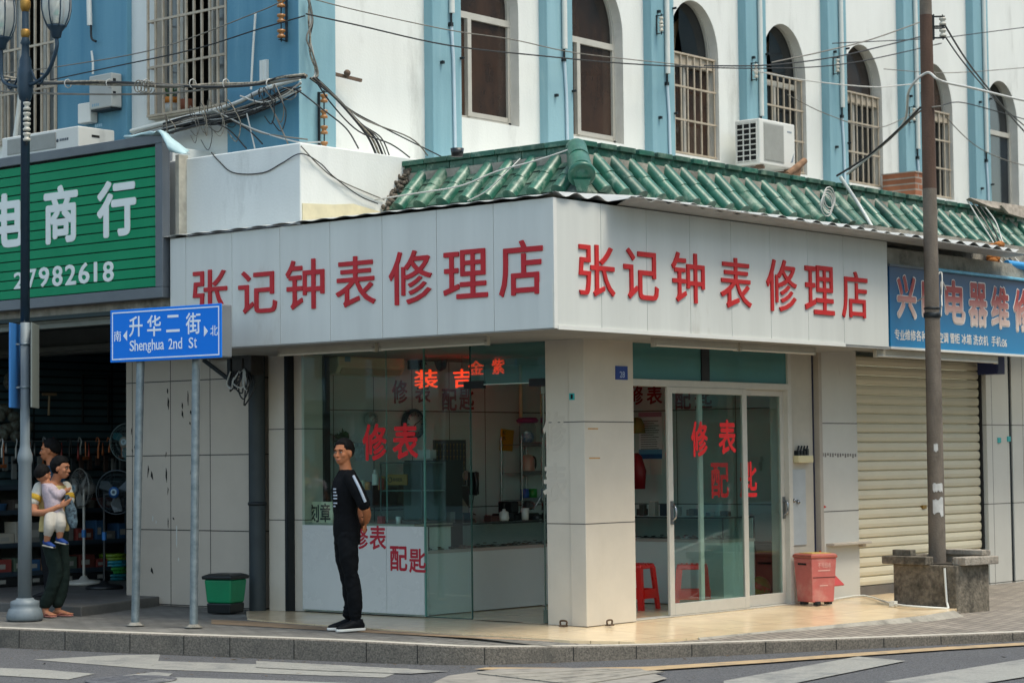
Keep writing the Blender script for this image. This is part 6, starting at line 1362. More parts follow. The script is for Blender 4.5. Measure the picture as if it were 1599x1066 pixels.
for k in range(9):
    y = 2.1 + k * .13; zz = 1.046; c_ = q.choice(cc_); T('stock_box', MB().box(-4.62, -4.35, y, y + .11, zz, zz + .1 + .07 * (k % 3)), mat('clutter_' + c_[1:], c_, 0.5), 'dark stock box on the shelf behind the glass showcase', 'box', 'stock boxes on the wall shelf', bev=.003)
T('wall_shelf', MB().box(-4.64, -4.33, 2.05, 3.35, 1.02, 1.045), M_wood, 'dark wall shelf behind the glass showcase', 'shelf')
# ---------------------------------------------------------------- equipment and cables on the upper walls
M_acw = mat('ac_white', '#cfd0cb', 0.5, var=0.06, scale=3, grime='#a7a59d', gscale=3, gz=.4, gthr=0.64)
M_acg = mat('ac_grille', '#8f918c', 0.6, var=0.1, scale=8)
# outdoor unit on the right wall
p = AX(1163, 200, -3.3); u0 = p.y
a = AX(1186, 195, -3.26); b = AX(1241, 200, -3.26)
y0, y1 = a.y, b.y; xb, xf_ = -3.62, -3.26; z0, z1 = AX(1200, 258, -3.26).z, AX(1200, 187, -3.26).z
ou = thing('outdoor_unit', 'white air conditioner outdoor unit hung below an arched window above the eave', 'air conditioner', (xb, (y0 + y1) / 2, z0))
ob('casing', MB().box(xb, xf_, y0, y1, z0, z1), M_acw, ou, bev=.015, seg=3)
ob('fan_grille', MB().box(xf_, xf_ + .008, y0 + (y1 - y0) * .12, y0 + (y1 - y0) * .66, z0 + .06, z1 - .05), M_acg, ou, bev=.004)
g = MB(); g.box(xf_ - .001, xf_ + .003, y0 + (y1 - y0) * .12 - .012, y0 + (y1 - y0) * .66 + .012, z0 + .048, z1 - .038)
ob('grille_rim', g, mat('ac_rim', '#a9aaa5', 0.5), ou)
g = MB()
for k in range(8): zz = z0 + .05 + k * (z1 - z0 - .1) / 7; g.box(xb + .03, xf_ - .04, y0 - .014, y0 - .002, zz - .006, zz + .006)
for k in range(4): xx = xb + .03 + k * (xf_ - xb - .07) / 3; g.box(xx - .006, xx + .006, y0 - .0155, y0 - .003, z0 + .04, z1 - .04)
sd_ = ob('side_grille', g, M_acw, ou); ob('coil', MB().box(xb + .03, xf_ - .04, y0 - .0021, y0 - .001, z0 + .04, z1 - .04), M_dark, sd_)
g = MB()
for yy in (y0 + .08, y1 - .08): g.box(XU, xf_, yy - .02, yy + .02, z0 - .05, z0 - .012); g.bar((XU, yy, z0 - .35), (xf_ - .1, yy, z0 - .04), .03, .03); g.box(xf_ - .1, xf_ - .02, yy - .03, yy + .03, z0 - .012, z0)
ob('wall_bracket', g, mat('rusty_bracket', '#6a5647', 0.8, var=0.4, scale=10), ou)
g = MB(); [g.box(xf_, xf_ + .003, y1 - .17 + k * .02, y1 - .157 + k * .02, z1 - .115, z1 - .095) for k in range(5)]; g.prism([(xf_, y1 - .11, z0 + .07), (xf_, y1 - .03, z0 + .2), (xf_, y1 - .05, z0 + .09)], (.002, 0, 0)); ob('badge', g, mat('badge_grey', '#7f8b96', 0.5), ou)
p = AX(1243, 262, -3.2); T('broken_pipe', MB().tube([p + V((0, -.2, -.1)), p + V((.02, .02, .02)), p + V((.04, .14, .1))], [.04, .045, .04], 9).prism([p + V((0, -.25, -.12)), p + V((0, .02, -.2)), p + V((0, .08, .02)), p + V((0, -.1, 0))], (.03, 0, 0)), mat('worn_brown', '#8a6b52', 0.9, var=0.4, scale=12), 'broken brown pipe insulation lying under the outdoor unit', 'pipe')
# outdoor unit lying behind the green sign
a, b = AY(20, 225, .02), AY(148, 204, .02)
ou = thing('outdoor_unit', 'long white air conditioner outdoor unit lying on top of the green sign', 'air conditioner', (a.x, .2, 4.7))
x0, x1 = a.x - .2, b.x - .27; zb, zt = 4.71, 4.93
ob('casing', MB().box(x0, x1, .03, .5, zb, zt), M_acw, ou, bev=.012); ob('fan_grille', MB().box(x0 + .1, x1 - .36, .022, .03, zb + .03, zt - .03), M_acg, ou, bev=.003)
g = MB(); [g.box(x1 - .3 + k * .03, x1 - .282 + k * .03, .026, .03, zb + .09, zb + .115) for k in range(5)]; g.lathe((x1 - .335, .028, zb + .1), [(.018, 0), (.018, .003)], 12, ax=(0, -1, 0)); ob('badge', g, mat('badge_dark', '#34414f', 0.5), ou)
ob('side_handle', MB().box(x1, x1 + .003, .2, .3, zb + .12, zb + .145), M_dark, ou)
# meter boxes on the blue pilaster
def wallbox(name, label, x0_, y0_, x1_, y1_, yf, d, m_):
    a, b = AY(x0_, y1_, yf), AY(x1_, y0_, yf); t = thing(name, label, 'meter box', (a.x, yf, a.z)); ob('casing', MB().box(a.x, b.x, yf, yf + d, a.z, b.z), m_, t, bev=.012); return t, a, b
t, a, b = wallbox('meter_box', 'large grey white meter box with faint blue writing on the blue pilaster', 139, 113, 174, 172, YU - .22, .14, mat('box_grey', '#a9adaa', 0.5, var=0.08, scale=5))
g = MB(); g.line('四川长江', (a.x + .06, YU - .221, a.z + .2), X, Z, -Y, .035, .001, .006); g.line('配线', (a.x + .05, YU - .221, b.z - .08), X, Z, -Y, .03, .001, .006); g.line('电信', (a.x + .12, YU - .221, a.z + .05), X, Z, -Y, .03, .001, .006) if False else None
g = MB()
for u_, v_, n_ in ((.05, .30, 4), (.02, .07, 5), (.10, .52, 4)):
    for k in range(n_): g.box(a.x + u_ + k * .03, a.x + u_ + k * .03 + .02, YU - .2215, YU - .2195, b.z - v_ - .03, b.z - v_)
ob('faint_writing', g, mat('faint_blue', '#7596a8', 0.6), t)
ob('hinge', MB().box(b.x, b.x + .012, YU - .2, YU - .17, b.z - .1, b.z - .06).box(b.x, b.x + .012, YU - .2, YU - .17, a.z + .12, a.z + .16), M_darkm, t)
ob('bracket', MB().box(a.x + .02, b.x - .02, YU - .21, YU - .06, a.z - .02, a.z - .002), M_darkm, t)
t, a, b = wallbox('meter_box', 'small plain white box just below the large meter box', 121, 159, 141, 194, YU - .18, .1, M_acw)
def pipe(name, label, pts, r, m_, cat='pipe', n=8, group=None, sub=4):
    return T(name, MB().tube(smoothpath(pts, sub), r, n), m_, label, cat, group)
y_ = YU - .12
pipe('white_conduit', 'white square ended conduit hanging down the blue pilaster above the meter box', [AY(138, -40, y_), AY(140, 40, y_)], .028, M_pvc, 'conduit')
pipe('white_conduit', 'thin white tube entering the top of the large meter box', [AY(143, 80, y_), AY(145, 98, y_), AY(145, 116, y_)], .012, M_pvc, 'conduit')
pipe('black_bracket_tube', 'black bent bracket tube below the hanging white conduit', [AY(142, 40, y_), AY(143, 60, y_), AY(150, 65, y_)], .012, M_darkm, 'bracket')
pipe('white_conduit', 'long sloping white conduit along the wall under the barred window', [AY(205, 205, YU - .1), AY(300, 181, YU - .1), AY(365, 163, YU - .14), AY(410, 141, YU - .16), AY(468, 122, YU - .16)], .024, M_pvc, 'conduit')
pipe('white_conduit', 'white conduit running down beside the lamp post in front of the barred window', [AY(36, 100, YU - .16), AY(32, 150, YU - .16), AY(24, 214, YU - .16)], .028, M_pvc, 'conduit')
pipe('white_conduit', 'thin white tube dropping behind the cables at the blue corner pilaster', [AY(399, 20, YU - .13), AY(395, 80, YU - .13), AY(392, 140, YU - .13)], .012, M_pvc, 'conduit')
p = AY(413, 110, YU - .1); T('insulator_board', MB().box(p.x - .05, p.x + .05, YU - .12, YU - .09, p.z - .11, p.z + .1).box(p.x - .004, p.x + .004, YU - .125, YU - .12, p.z - .1, p.z + .09), M_pvc, 'pale wooden board fixed on the blue corner pilaster', 'board')
# insulator racks
def rack(label, c, axis_down, n, ins, out, sp_=.105, r=.04):
    c = V(c); t = thing('insulator_rack', label, 'insulator rack', c); o_ = V(out)
    ob('bracket', MB().bar(c + Z * .07, c - Z * (sp_ * (n - 1) + .07), .025, .012, up=o_).bar(c + Z * .06, c + o_ * .1 + Z * .06, .02, .008).bar(c - Z * (sp_ * (n - 1) + .06), c + o_ * .1 - Z * (sp_ * (n - 1) + .06), .02, .008).cyl(c + o_ * .07 + Z * .08, c + o_ * .07 - Z * (sp_ * (n - 1) + .08), .007, 6), M_darkm, t)
    for k in range(n): g = MB(); spool(g, c + o_ * .07 - Z * sp_ * k, (0, 0, 1), r, .085); ob('insulator', g, ins, t)
c = AY(447, 10, YU - .1); rack('rack of three brown insulators high on the blue corner pilaster', (c.x, YU - .10, c.z + .02), 1, 3, M_insb, (0, -1, 0), .15, .04)
c = AX(498, 155, XU + .1); rack('rack of brown insulators low on the right side of the blue corner', (XU + .1, c.y, c.z), 1, 4, M_insb, (1, 0, 0), .155, .036)
c = V((LX + .05, LY - .02, 4.98)); rack('rack of white insulators on the lamp post below the lanterns', c, 1, 4, M_ins, (.8, -.6, 0), .1, .036)
for k, (s_, zz) in enumerate(((6.42, 6.6), (8.39, 6.3), (10.3, 6.62), (12.25, 6.2))):
    rack(('small white insulators on the first grille pilaster', 'small white insulators on the pilaster left of the outdoor unit', 'small white insulators on the pilaster right of the outdoor unit', 'small white insulators on the pilaster left of the utility pole')[k], (XU + PD, s_ + .1, zz), 1, 2, M_ins, (1, 0, 0), .09, .025)
c = AX(504, 109, XU + .1); T('wall_bracket', MB().bar((XU, c.y - .1, c.z + .02), (XU + .14, c.y + .5, c.z - .05), .03, .03).ball((XU + .14, c.y + .3, c.z), .035, 8, 6), mat('rusty_bracket', '#6a5647'), 'rusty iron bracket sticking out beside the blue corner', 'bracket')
p = AY(340, 580, 1.1); g = MB().box(p.x - .13, p.x + .09, .35, .40, 2.38, 2.42).box(p.x + .04, p.x + .09, .35, 1.38, 2.3, 2.34) if False else MB()
a = AY(318, 562, 1.3); b = AY(360, 600, 1.3); g.bar((a.x, 1.3, a.z), (b.x, 1.3, b.z + .04), .03, .035).bar((a.x - .02, 1.3, a.z + .02), (b.x + .02, 1.3, a.z + .02), .03, .03).bar((b.x, 1.3, a.z), (b.x, 1.3, b.z - .02), .05, .05).box(b.x - .02, b.x + .02, 1.3, 1.385, b.z, a.z)
T('wall_bracket', g, M_darkm, 'black triangular iron bracket on the tiled wall behind the street sign', 'bracket')
# dark pipe in the recess, wires and boxes above it
pipe('drain_pipe', 'thick dark drain pipe in the recess left of the shop window', [(-4.95, 1.30, 0), (-4.95, 1.30, 1.2), (-4.95, 1.30, 2.6)], .085, mat('pipe_dark', '#2b3539', 0.6, var=0.2, scale=4), 'pipe', 16)
pipe('drain_pipe', 'thin black pipe beside the thick drain pipe', [(-5.06, 1.33, 0), (-5.06, 1.33, 2.6)], .018, M_bk, 'pipe')
T('drain_collar', MB().lathe((-4.95, 1.30, 1.08), [(.086, -.02), (.096, -.01), (.096, .01), (.086, .02)], 16), M_darkm, 'dark clamp around the thick drain pipe', 'clamp')
q = random.Random(31)
T('junction_box', MB().box(-5.12, -4.84, 1.12, 1.3, 2.38, 2.58).box(-5.1, -4.95, 1.1, 1.12, 2.42, 2.55), mat('box_brown', '#33302c', 0.7, var=0.4, scale=8), 'dark junction box above the drain pipe', 'box', bev=.01)
for k in range(9):
    x0 = -5.1 + .03 * k + q.uniform(-.02, .02); L = q.uniform(.15, .38)
    pipe('loose_wire', 'loose wire looping down from the dark junction box', [(x0, 1.1, 2.42), (x0 + q.uniform(-.05, .05), 1.06, 2.42 - L * .7), (x0 + q.uniform(0, .1), 1.05, 2.42 - L), (x0 + q.uniform(.05, .16), 1.08, 2.42 - L * .4), (-4.93, 1.12, 2.44)], .008, M_bk if k % 3 else M_pvc, 'wire', 5, 'wires under the junction box')
# cloth draped at the end of the green sign
q = random.Random(9); tp = []
P0 = [AY(232, 214, .0), AY(256, 204, -.04), AY(264, 212, -.05)]
g = MB(); A0, A1, A2 = AY(225, 210, .05), AY(258, 205, -.07), AY(296, 243, .12)
n1, n2 = 10, 7; grid = []
top = smoothpath([AY(200, 212, .06), AY(240, 205, -.02), AY(257, 204, -.07), AY(272, 218, -.05), AY(297, 236, .08)], 3)
bot = smoothpath([AY(200, 217, -.0), AY(240, 211, -.062), AY(256, 211, -.09), AY(266, 238, -.09), AY(296, 243, .02)], 3)
for i in range(len(top)):
    for j in range(5):
        t = j / 4; pp = top[i].lerp(bot[i], t); pp += V((0, -.05 * math.sin(math.pi * t) + q.uniform(-.012, .012), q.uniform(-.012, .012))); grid.append(pp)
g.add(grid, [(i * 5 + j, i * 5 + j + 1, (i + 1) * 5 + j + 1, (i + 1) * 5 + j) for i in range(len(top) - 1) for j in range(4)], True)
o = T('tarpaulin', g, mat('tarp_blue', '#a9c6cb', 0.6, var=0.2, scale=4, grime='#5f8189', gscale=5, gz=1, gthr=0.6), 'crumpled pale blue tarpaulin over the end of the green sign', 'tarpaulin'); sm = o.modifiers.new('thick', 'SOLIDIFY'); sm.thickness = .006
T('board_end', MB().box(-4.81, -4.76, .1, .22, 3.66, 4.5), mat('weathered_board', '#b7b3a6', 0.9, var=0.3, scale=10), 'weathered upright board between the green sign and the parapet', 'board')
# flower pot behind the barred window
a = AY(263, 166, YU + .02); fpn = thing('flower_pot', 'orange and white flower pot on the sill of the barred window', 'plant pot', (a.x, YU, a.z)); c = V((a.x + .03, YU + .03, 5.09)); ob('pot', MB().lathe(c, [(.07, 0), (.085, .1)], 14), M_pvc, fpn); ob('rim', MB().lathe(c, [(.09, .1), (.095, .16), (.08, .16)], 14), mat('pot_orange', '#c27a2c', 0.6), fpn); g = MB()
for k in range(14): d = V((q.uniform(-1, 1), q.uniform(-.5, .5), q.uniform(.4, 1.2))).normalized() * .12; g.add([c + Z * .15, c + Z * .15 + d + X * .015, c + Z * .15 + d * 1.2, c + Z * .15 + d - X * .015], [(0, 1, 2, 3)])
ob('leaves', g, MATS['plant_green'], fpn)
T('plant_pot', MB().lathe((c.x + .22, YU + .05, 5.09), [(.06, 0), (.075, .12), (.065, .12)], 14), mat('terracotta', '#8a5138', 0.8), 'brown clay pot beside the orange flower pot', 'plant pot')
T('roof_pot', MB().lathe(AX(714, 241, RX + .02) - Z * .02, [(.05, 0), (.06, .07), (.05, .07)], 12), M_bk, 'small black pot standing on the green ridge', 'pot')
p = AX(1413, 285, XU + .3); T('brick_stub', MB().box(XU + .05, XU + .55, p.y - .16, p.y + .18, 4.3, p.z + .1).box(XU + .04, XU + .56, p.y - .17, p.y + .19, p.z + .1, p.z + .12), coordmat('stub_brick', '#a5694a', 1, 2, .2, .08, mortar=.01, mcol='#9a948a', offset=.5, var=.3, rough=.9), 'brick stub standing behind the eave left of the utility pole', 'brick pier')

# ---------------------------------------------------------------- cables
M_cb = mat('cable_black', '#1b1d1f', 0.6); M_cg2 = mat('cable_grey', '#77736a', 0.6, var=0.3, scale=6); M_cw = mat('cable_white', '#b5b5b0', 0.5)
M_bnd = mat('cable_bundle', '#4f4a43', 0.7, var=0.5, scale=30, col2='#a39a88')
def cable(label, pts, r, m_=None, group=None, sub=6): return pipe('cable', label, pts, r, m_ or M_cb, 'cable', 5, group, sub)
yb = .35
bl_ = [AY(x, y, yb) for x, y in [(-40, 118), (0, 121), (60, 130), (160, 131), (250, 133), (330, 133), (400, 130), (440, 124), (476, 119)]]
q = random.Random(2)
for k in range(4): cable('thick dull cable of the bundle crossing the barred windows', [p + V((0, q.uniform(-.03, .03), q.uniform(-.022, .022))) for p in bl_], .014, (M_bnd, M_cb, M_bnd, M_cg2)[k], 'cable bundle across the barred windows')
for k, x in enumerate((40, 105, 170, 228, 300, 352, 420)): p = AY(x, 131, yb); T('cable_tie', MB().tube([p + V((.01, .045 * math.cos(a * .785), .045 * math.sin(a * .785))) for a in range(9)], .006, 5), M_cw, 'pale tie binding the cable bundle', 'cable tie', 'ties on the cable bundle')
g = MB(); p = AY(232, 134, yb); [g.tube([p + V((q.uniform(-.1, .1) + .07 * math.cos(a * .5), .04 * math.sin(a * .9), .07 * math.sin(a * .5))) if False else p + V((-.1 + .05 * j + .06 * math.cos(a * .5), -.05, .06 * math.sin(a * .5) - .01 * j)) for a in range(13)], .006, 5) for j in range(5)]; T('wire_coil', g, M_bnd, 'loose coil of wire twisted round the cable bundle', 'coil')
cable('single grey cable sagging below the main cable bundle', [AY(x, y, yb) for x, y in [(-40, 140), (0, 143), (100, 147), (240, 147), (320, 140), (400, 131), (470, 122)]], .011, M_cg2)
cable('thin cable rising to the right across the blue pilaster and barred window', [AY(x, y, .5) for x, y in [(80, 125), (160, 108), (300, 78), (400, 47), (476, 25)]], .007)
cable('thin pale cable rising across the windows to the corner', [AY(x, y, .5) for x, y in [(-20, 118), (100, 103), (250, 75), (400, 20), (440, 2)]], .006, M_cg2)
cable('thin cable running from the corner along the right wall, lower of two', [AX(x, y, XU + .28) for x, y in [(478, 22), (560, 40), (700, 71), (850, 88), (1000, 101), (1180, 107), (1320, 100), (1470, 68)]], .008)
cable('thin cable running from the corner along the right wall, upper of two', [AX(x, y, XU + .28) for x, y in [(486, -2), (560, 17), (700, 47), (800, 62), (900, 83), (1050, 100), (1110, 106)]], .006, M_cg2)
cable('grey cable drooping from the pole across the arched windows', [AX(x, y, XU + .5) for x, y in [(1205, 98), (1280, 82), (1360, 62), (1456, 28)]], .009, M_cg2)
cable('black cable from the pole across the pilasters to the left', [AX(x, y, XU + .5) for x, y in [(1100, 103), (1200, 102), (1300, 90), (1380, 72), (1440, 57)]], .009)
cable('pale cable from the pole sagging to the grille windows', [AX(x, y, XU + .45) for x, y in [(1175, 110), (1260, 126), (1360, 136), (1410, 133), (1440, 130)]], .008, M_cw)
cable('thin slack wire across the right hand pilasters', [AX(x, y, XU + .4) for x, y in [(1230, 148), (1290, 178), (1370, 200), (1440, 168)]], .006, M_cg2)
# from the pole up over the roof
pq = PC + Z * pz(116)
cable('thick white cable looping over the pole and away to the right', [AX(1322, 272, -1.0), AX(1372, 232, -.6), AX(1412, 190, -.2), AX(1420, 140, .2), pq + rtt * -.02 - fwd * .1, AX(1470, 127, .6), AX(1520, 138, 0), AX(1599, 157, -.6), AX(1680, 172, -1.2)], .014, M_cw)
cable('black cable climbing from the green ridge to the pole', [AX(1306, 275, -1.05), AX(1355, 244, -.7), AX(1400, 205, -.2), AX(1437, 168, .3)], .012)
cable('grey cable climbing from the ridge to the pole, below the black one', [AX(1330, 268, -1.0), AX(1382, 224, -.5), AX(1412, 196, -.1), AX(1440, 172, .3), AX(1470, 166, .5)], .010, M_cg2)
cable('cable from the pole insulators falling to the right edge', [PC + rtt * .17 + Z * pz(34), AX(1503, 85, .1), AX(1535, 128, -.6), AX(1599, 205, -1.5), AX(1660, 262, -2)], .01)
cable('second cable from the pole insulators falling to the right edge', [PC + rtt * .17 + Z * pz(52), AX(1500, 92, .1), AX(1540, 140, -.6), AX(1580, 180, -1.5), AX(1660, 245, -2)], .008)
cable('thin cable crossing the last windows behind the pole', [AX(x, y, XU + .4) for x, y in [(1300, 68), (1460, 60), (1530, 52), (1640, 38)]], .007)
cable('thin level cable across the last blue pilaster', [AX(x, y, XU + .4) for x, y in [(1380, 108), (1480, 114), (1599, 106), (1680, 98)]], .006, M_cg2)
cable('slack cable sagging in front of the last arched window', [AX(x, y, XU + .4) for x, y in [(1470, 165), (1500, 160), (1560, 175), (1599, 186), (1680, 205)]], .008)
cable('long slack cable low across the far right wall', [AX(x, y, XU + .4) for x, y in [(1476, 182), (1520, 225), (1570, 250), (1640, 268)]], .007, M_cg2)
cable('white cable curling down the pole to the blue sign', [PC + rtt * .09 + Z * 2.9, AX(1470, 425, .35), AX(1452, 455, .25), AX(1433, 470, .02)], .008, M_cw)
cable('white cable hanging from the pole clamp beside the blue sign', [PC + rtt * .1 + Z * 3.0, AX(1470, 440, .3), AX(1477, 452, .02)], .009, M_cw)
# corner tangle
crn = [(480, -10), (484, 30), (482, 60), (488, 85), (493, 115), (489, 124)]
for k in range(4): cable('cable running down the blue corner from above', [AX(x + q.uniform(-4, 5), y, XU + .14 + .02 * k) for x, y in crn], .009, (M_cw, M_cb, M_bnd, M_cg2)[k], 'cables down the blue corner')
P1 = AY(484, 122, .62)
for k in range(5):
    cable('thick cable sweeping from the blue corner down behind the parapet', [P1 + V((.02 * k, 0, .0)), AX(520 + 3 * k, 150 + 2 * k, -3.3), AX(552 + 3 * k, 185 + 2 * k, -3.2), AX(575 + 5 * k, 215, -3.18), AX(588 + 5 * k, 243, -3.2)], .012 if k < 3 else .007, (M_cb, M_bnd, M_cb, M_cg2, M_cb)[k], 'cables sweeping down to the parapet')
for k, pts in enumerate(([(500, 130), (545, 170), (600, 200), (690, 245)], [(500, 128), (560, 182), (640, 215), (668, 243)], [(494, 128), (520, 165), (560, 205), (610, 225), (640, 246)])):
    cable('thin cable falling from the corner to the green ridge', [AX(x, y, -3.1 + .5 * k) for x, y in pts], .007, M_cb if k != 1 else M_cg2, 'cables falling to the ridge')
# tangle along the wall below the barred window
q = random.Random(17)
for k in range(30):
    m_ = (M_cb, M_bnd, M_cb, M_cg2, M_cb, M_cw)[k % 6]; yy = YU - .16 + q.uniform(-.1, .03)
    base = [(205, 214), (255, 200), (300, 188), (350, 180), (395, 168), (430, 152), (470, 136)]
    i0 = q.randint(0, 2); i1 = q.randint(4, 6)
    dy0 = q.uniform(-5, 9)
    cable('tangled cable along the wall under the barred window', [AY(x, y + dy0 + q.uniform(-4, 5), yy) for x, y in base[i0:i1 + 1]], q.choice((.006, .009, .012)), m_, 'tangled cables under the barred window', 4)
for k in range(20):
    x = q.uniform(255, 440); y = 206 - (x - 205) * .27; c = AY(x, y, YU - .2); L = q.uniform(.1, .4); w_ = q.uniform(.05, .35)
    cable('looped wire end hanging out of the cable tangle', [c, c + V((w_ * .3, -.05, q.uniform(.02, .1))), c + V((w_, -.06, -L * .5)), c + V((w_ * .7, -.04, -L)), c + V((w_ * .2, -.03, -L * .7))], q.choice((.004, .006)), (M_cb, M_cg2, M_bnd)[k % 3], 'wire ends in the cable tangle', 4)
for k, pts in enumerate(([(330, 170), (380, 195), (420, 210), (466, 222), (500, 222)], [(345, 178), (400, 205), (440, 213), (480, 218)], [(365, 190), (390, 205), (410, 225)], [(300, 190), (350, 198), (385, 232)], [(375, 150), (410, 160), (445, 148), (470, 128)], [(420, 160), (430, 180), (450, 225)], [(385, 175), (392, 205), (398, 232)], [(410, 165), (440, 140), (462, 140), (500, 168), (540, 200), (560, 232)])):
    cable('slack cable hanging in front of the blue corner above the parapet', [AY(x, y, .55) for x, y in pts], .008, (M_cw, M_cg2, M_cb, M_cb, M_cw, M_cg2, M_cw, M_cb)[k], 'slack cables at the blue corner')
cable('black wire drooping across the front of the parapet', [AY(x, y, .19) for x, y in [(330, 238), (342, 252), (365, 270), (410, 270), (440, 255), (470, 240)]] + [AX(500, 255, -3.15), AX(520, 275, -3.15), AX(560, 305, -3.15), AX(590, 318, -3.15)], .006)
cable('second wire crossing the side of the parapet to the eave', [AX(470, 228, -3.16), AX(500, 260, -3.16), AX(530, 282, -3.16), AX(600, 312, -3.16)], .006, M_cg2)
cable('white wire lying across the green tiles on the left', [AX(585, 312, -3.1), AY(650, 302, 1.15), AY(720, 290, 1.2), AY(775, 268, 1.3), AY(840, 250, 1.4), AY(905, 228, 1.5)], .008, M_cw)
cable('thin wire running over the green tiles to the hip', [AY(730, 314, 1.15), AY(760, 298, 1.2), AY(790, 270, 1.3), AY(812, 248, 1.5)], .006, M_cw)
g = MB(); p = AX(1283, 322, -.72)
for j in range(4): g.tube([p + V((.06, .02 * j + .11 * math.cos(a * .5), .03 * j + .11 * math.sin(a * .5))) for a in range(14)], .007, 5)
T('wire_coil', g, M_cw, 'white coil of wire lying on the green tiles', 'coil')
pipe('white_conduit', 'white conduit lying down the green tiles left of the pole', [AX(1312, 276, -1.0), AX(1340, 318, -.85), AX(1365, 360, -.62)], .02, M_pvc, 'conduit')
for k in range(4): cable('pale cable draped over the green tiles at the right edge', [AX(1510 + 6 * k, 312, -1.0), AX(1530 + 8 * k, 345, -.8), AX(1552 + 5 * k, 380, -.55), AX(1560 + 9 * k, 405, -.3), AX(1585 + 8 * k, 425, -.1)], .009, (M_cw, M_cg2, M_cb, M_cw)[k], 'cables draped over the tiles')
T('broken_tiles', MB().prism([AX(1508, 312, -.98), AX(1600, 326, -.98), AX(1640, 336, -.98), AX(1600, 340, -.95), AX(1540, 326, -.95)], (.05, 0, .02)).prism([AX(1560, 322, -.9), AX(1600, 330, -.9), AX(1596, 342, -.88), AX(1572, 335, -.88)], (.03, 0, .01)), mat('bleached_board', '#a59c90', 0.9, var=0.4, scale=12), 'bleached broken boards lying along the ridge at the right', 'board')

# ---------------------------------------------------------------- unseen houses added across the two streets to darken reflections in the shop glass
def house(label, x0, x1, y0, y1, h, col, face):
    t = thing('unseen_house', label, 'house', ((x0 + x1) / 2, (y0 + y1) / 2, RZ)); c_ = mat('house_' + col[1:], col, 0.85, var=0.15, scale=.5)
    ob('wall', MB().box(x0, x1, y0, y1, RZ, h), c_, t)
    dk = mat('house_window', '#1b2226', 0.2); aw = mat('house_awning', '#4d5a55', 0.8)
    L = (x1 - x0) if face == 'y' else (y1 - y0); n_ = int(L / 2.4)
    for i in range(n_):
        for zz, hh in ((.2, 2.3), (4.0, 1.5), (6.9, 1.5), (9.8, 1.5), (12.7, 1.5)):
            if zz + hh > h: continue
            a_ = (x0 if face == 'y' else y0) + .5 + i * 2.4
            if face == 'y': ob('window', MB().box(a_, a_ + 1.5, y1 - .02, y1 + .03, zz, zz + hh), dk, t)
            else: ob('window', MB().box(x0 - .03, x0 + .02, a_, a_ + 1.5, zz, zz + hh), dk, t)
    ob('awning', MB().box(x0, x1, y1, y1 + 1.0, 2.9, 3.3) if face == 'y' else MB().box(x0 - 1.0, x0, y0, y1, 2.9, 3.3), aw, t)
house('unseen grey house added across the left street, mirrored in the shop window', -46, -13, -38, -30, 8, '#84979a', 'y')
house('unseen low grey house added across the left street, nearer the crossing', -12, 0, -40, -33, 7, '#8a9796', 'y')
house('unseen tall house added across the right street to cut sky light and darken reflections', 23, 32, -2, 60, 19, '#7f9193', 'x')  # unseen blocker, its height set to hold sky light off the right faces
# dead leaves and grit along the kerb
q = random.Random(77); g = MB()
for k in range(150):
    t = q.random()
    if k < 80: p = V((-7 + 10 * t, 0, 0)); i = min(range(len(kp)), key=lambda j: (kp[j].x - p.x) ** 2); c = kp[i] - kn(i) * q.uniform(.02, .35) ** 1.2; c.z = RZ + .003 + q.uniform(0, .006)
    else: p = AZ(q.uniform(0, 1600), q.uniform(1005, 1066), RZ); c = p + Z * .003
    a_ = q.uniform(0, 6.28); s_ = q.uniform(.008, .03); u = V((math.cos(a_), math.sin(a_), q.uniform(-.2, .2))) * s_; v = V((-math.sin(a_), math.cos(a_), q.uniform(-.2, .3))) * s_ * .45
    g.add([c - u, c + v, c + u + Z * .004, c - v], [(0, 1, 2, 3)])
o = ob('leaf_litter', g, mat('dry_leaf', '#6f5a3e', .9, var=.5, scale=30, col2='#2f2a22')); o['kind'] = 'stuff'; o['label'] = 'dry leaves and grit scattered along the kerb and road'
# ---------------------------------------------------------------- people
cl_tex = bpy.data.textures.new('cloth_folds', 'CLOUDS'); cl_tex.noise_scale = 0.11; cl_tex.noise_depth = 2
def fleshy(o, vox, it=4, fold=0.0):
    m = o.modifiers.new('remesh', 'REMESH'); m.mode = 'VOXEL'; m.voxel_size = vox; m.use_smooth_shade = True
    s = o.modifiers.new('smooth', 'SMOOTH'); s.factor = .5; s.iterations = it
    if fold:
        d = o.modifiers.new('folds', 'DISPLACE'); d.texture = cl_tex; d.texture_coords = 'LOCAL'; d.strength = fold; d.mid_level = .5
    return o
def rgh(name, c, **k): return mat(name, c, k.pop('r', .8), spec=.15, **k)
M_skin = mat('skin', '#b3734f', 0.6, var=0.18, scale=14, spec=.3); M_skin2 = mat('skin_pale', '#b37a5b', 0.6, var=0.14, scale=14, spec=.3)
M_lip = mat('lips', '#8a4f45', 0.5); M_hair = mat('black_hair', '#0a0909', 0.75, var=0.3, scale=40, spec=.2)
M_eyew = mat('eye_white', '#b9b3ab', 0.3); M_eyeb = mat('eye_dark', '#120d0b', 0.2)
def limb(mb, pts, rads, n=14, sub=4):
    P = smoothpath(pts, sub); R = []
    for i in range(len(rads) - 1):
        for k in range(sub): R.append(rads[i] + (rads[i + 1] - rads[i]) * k / sub)
    R.append(rads[-1]); mb.tube(P, R, n); mb.ball(P[0], R[0], 12, 8); mb.ball(P[-1], R[-1], 12, 8)
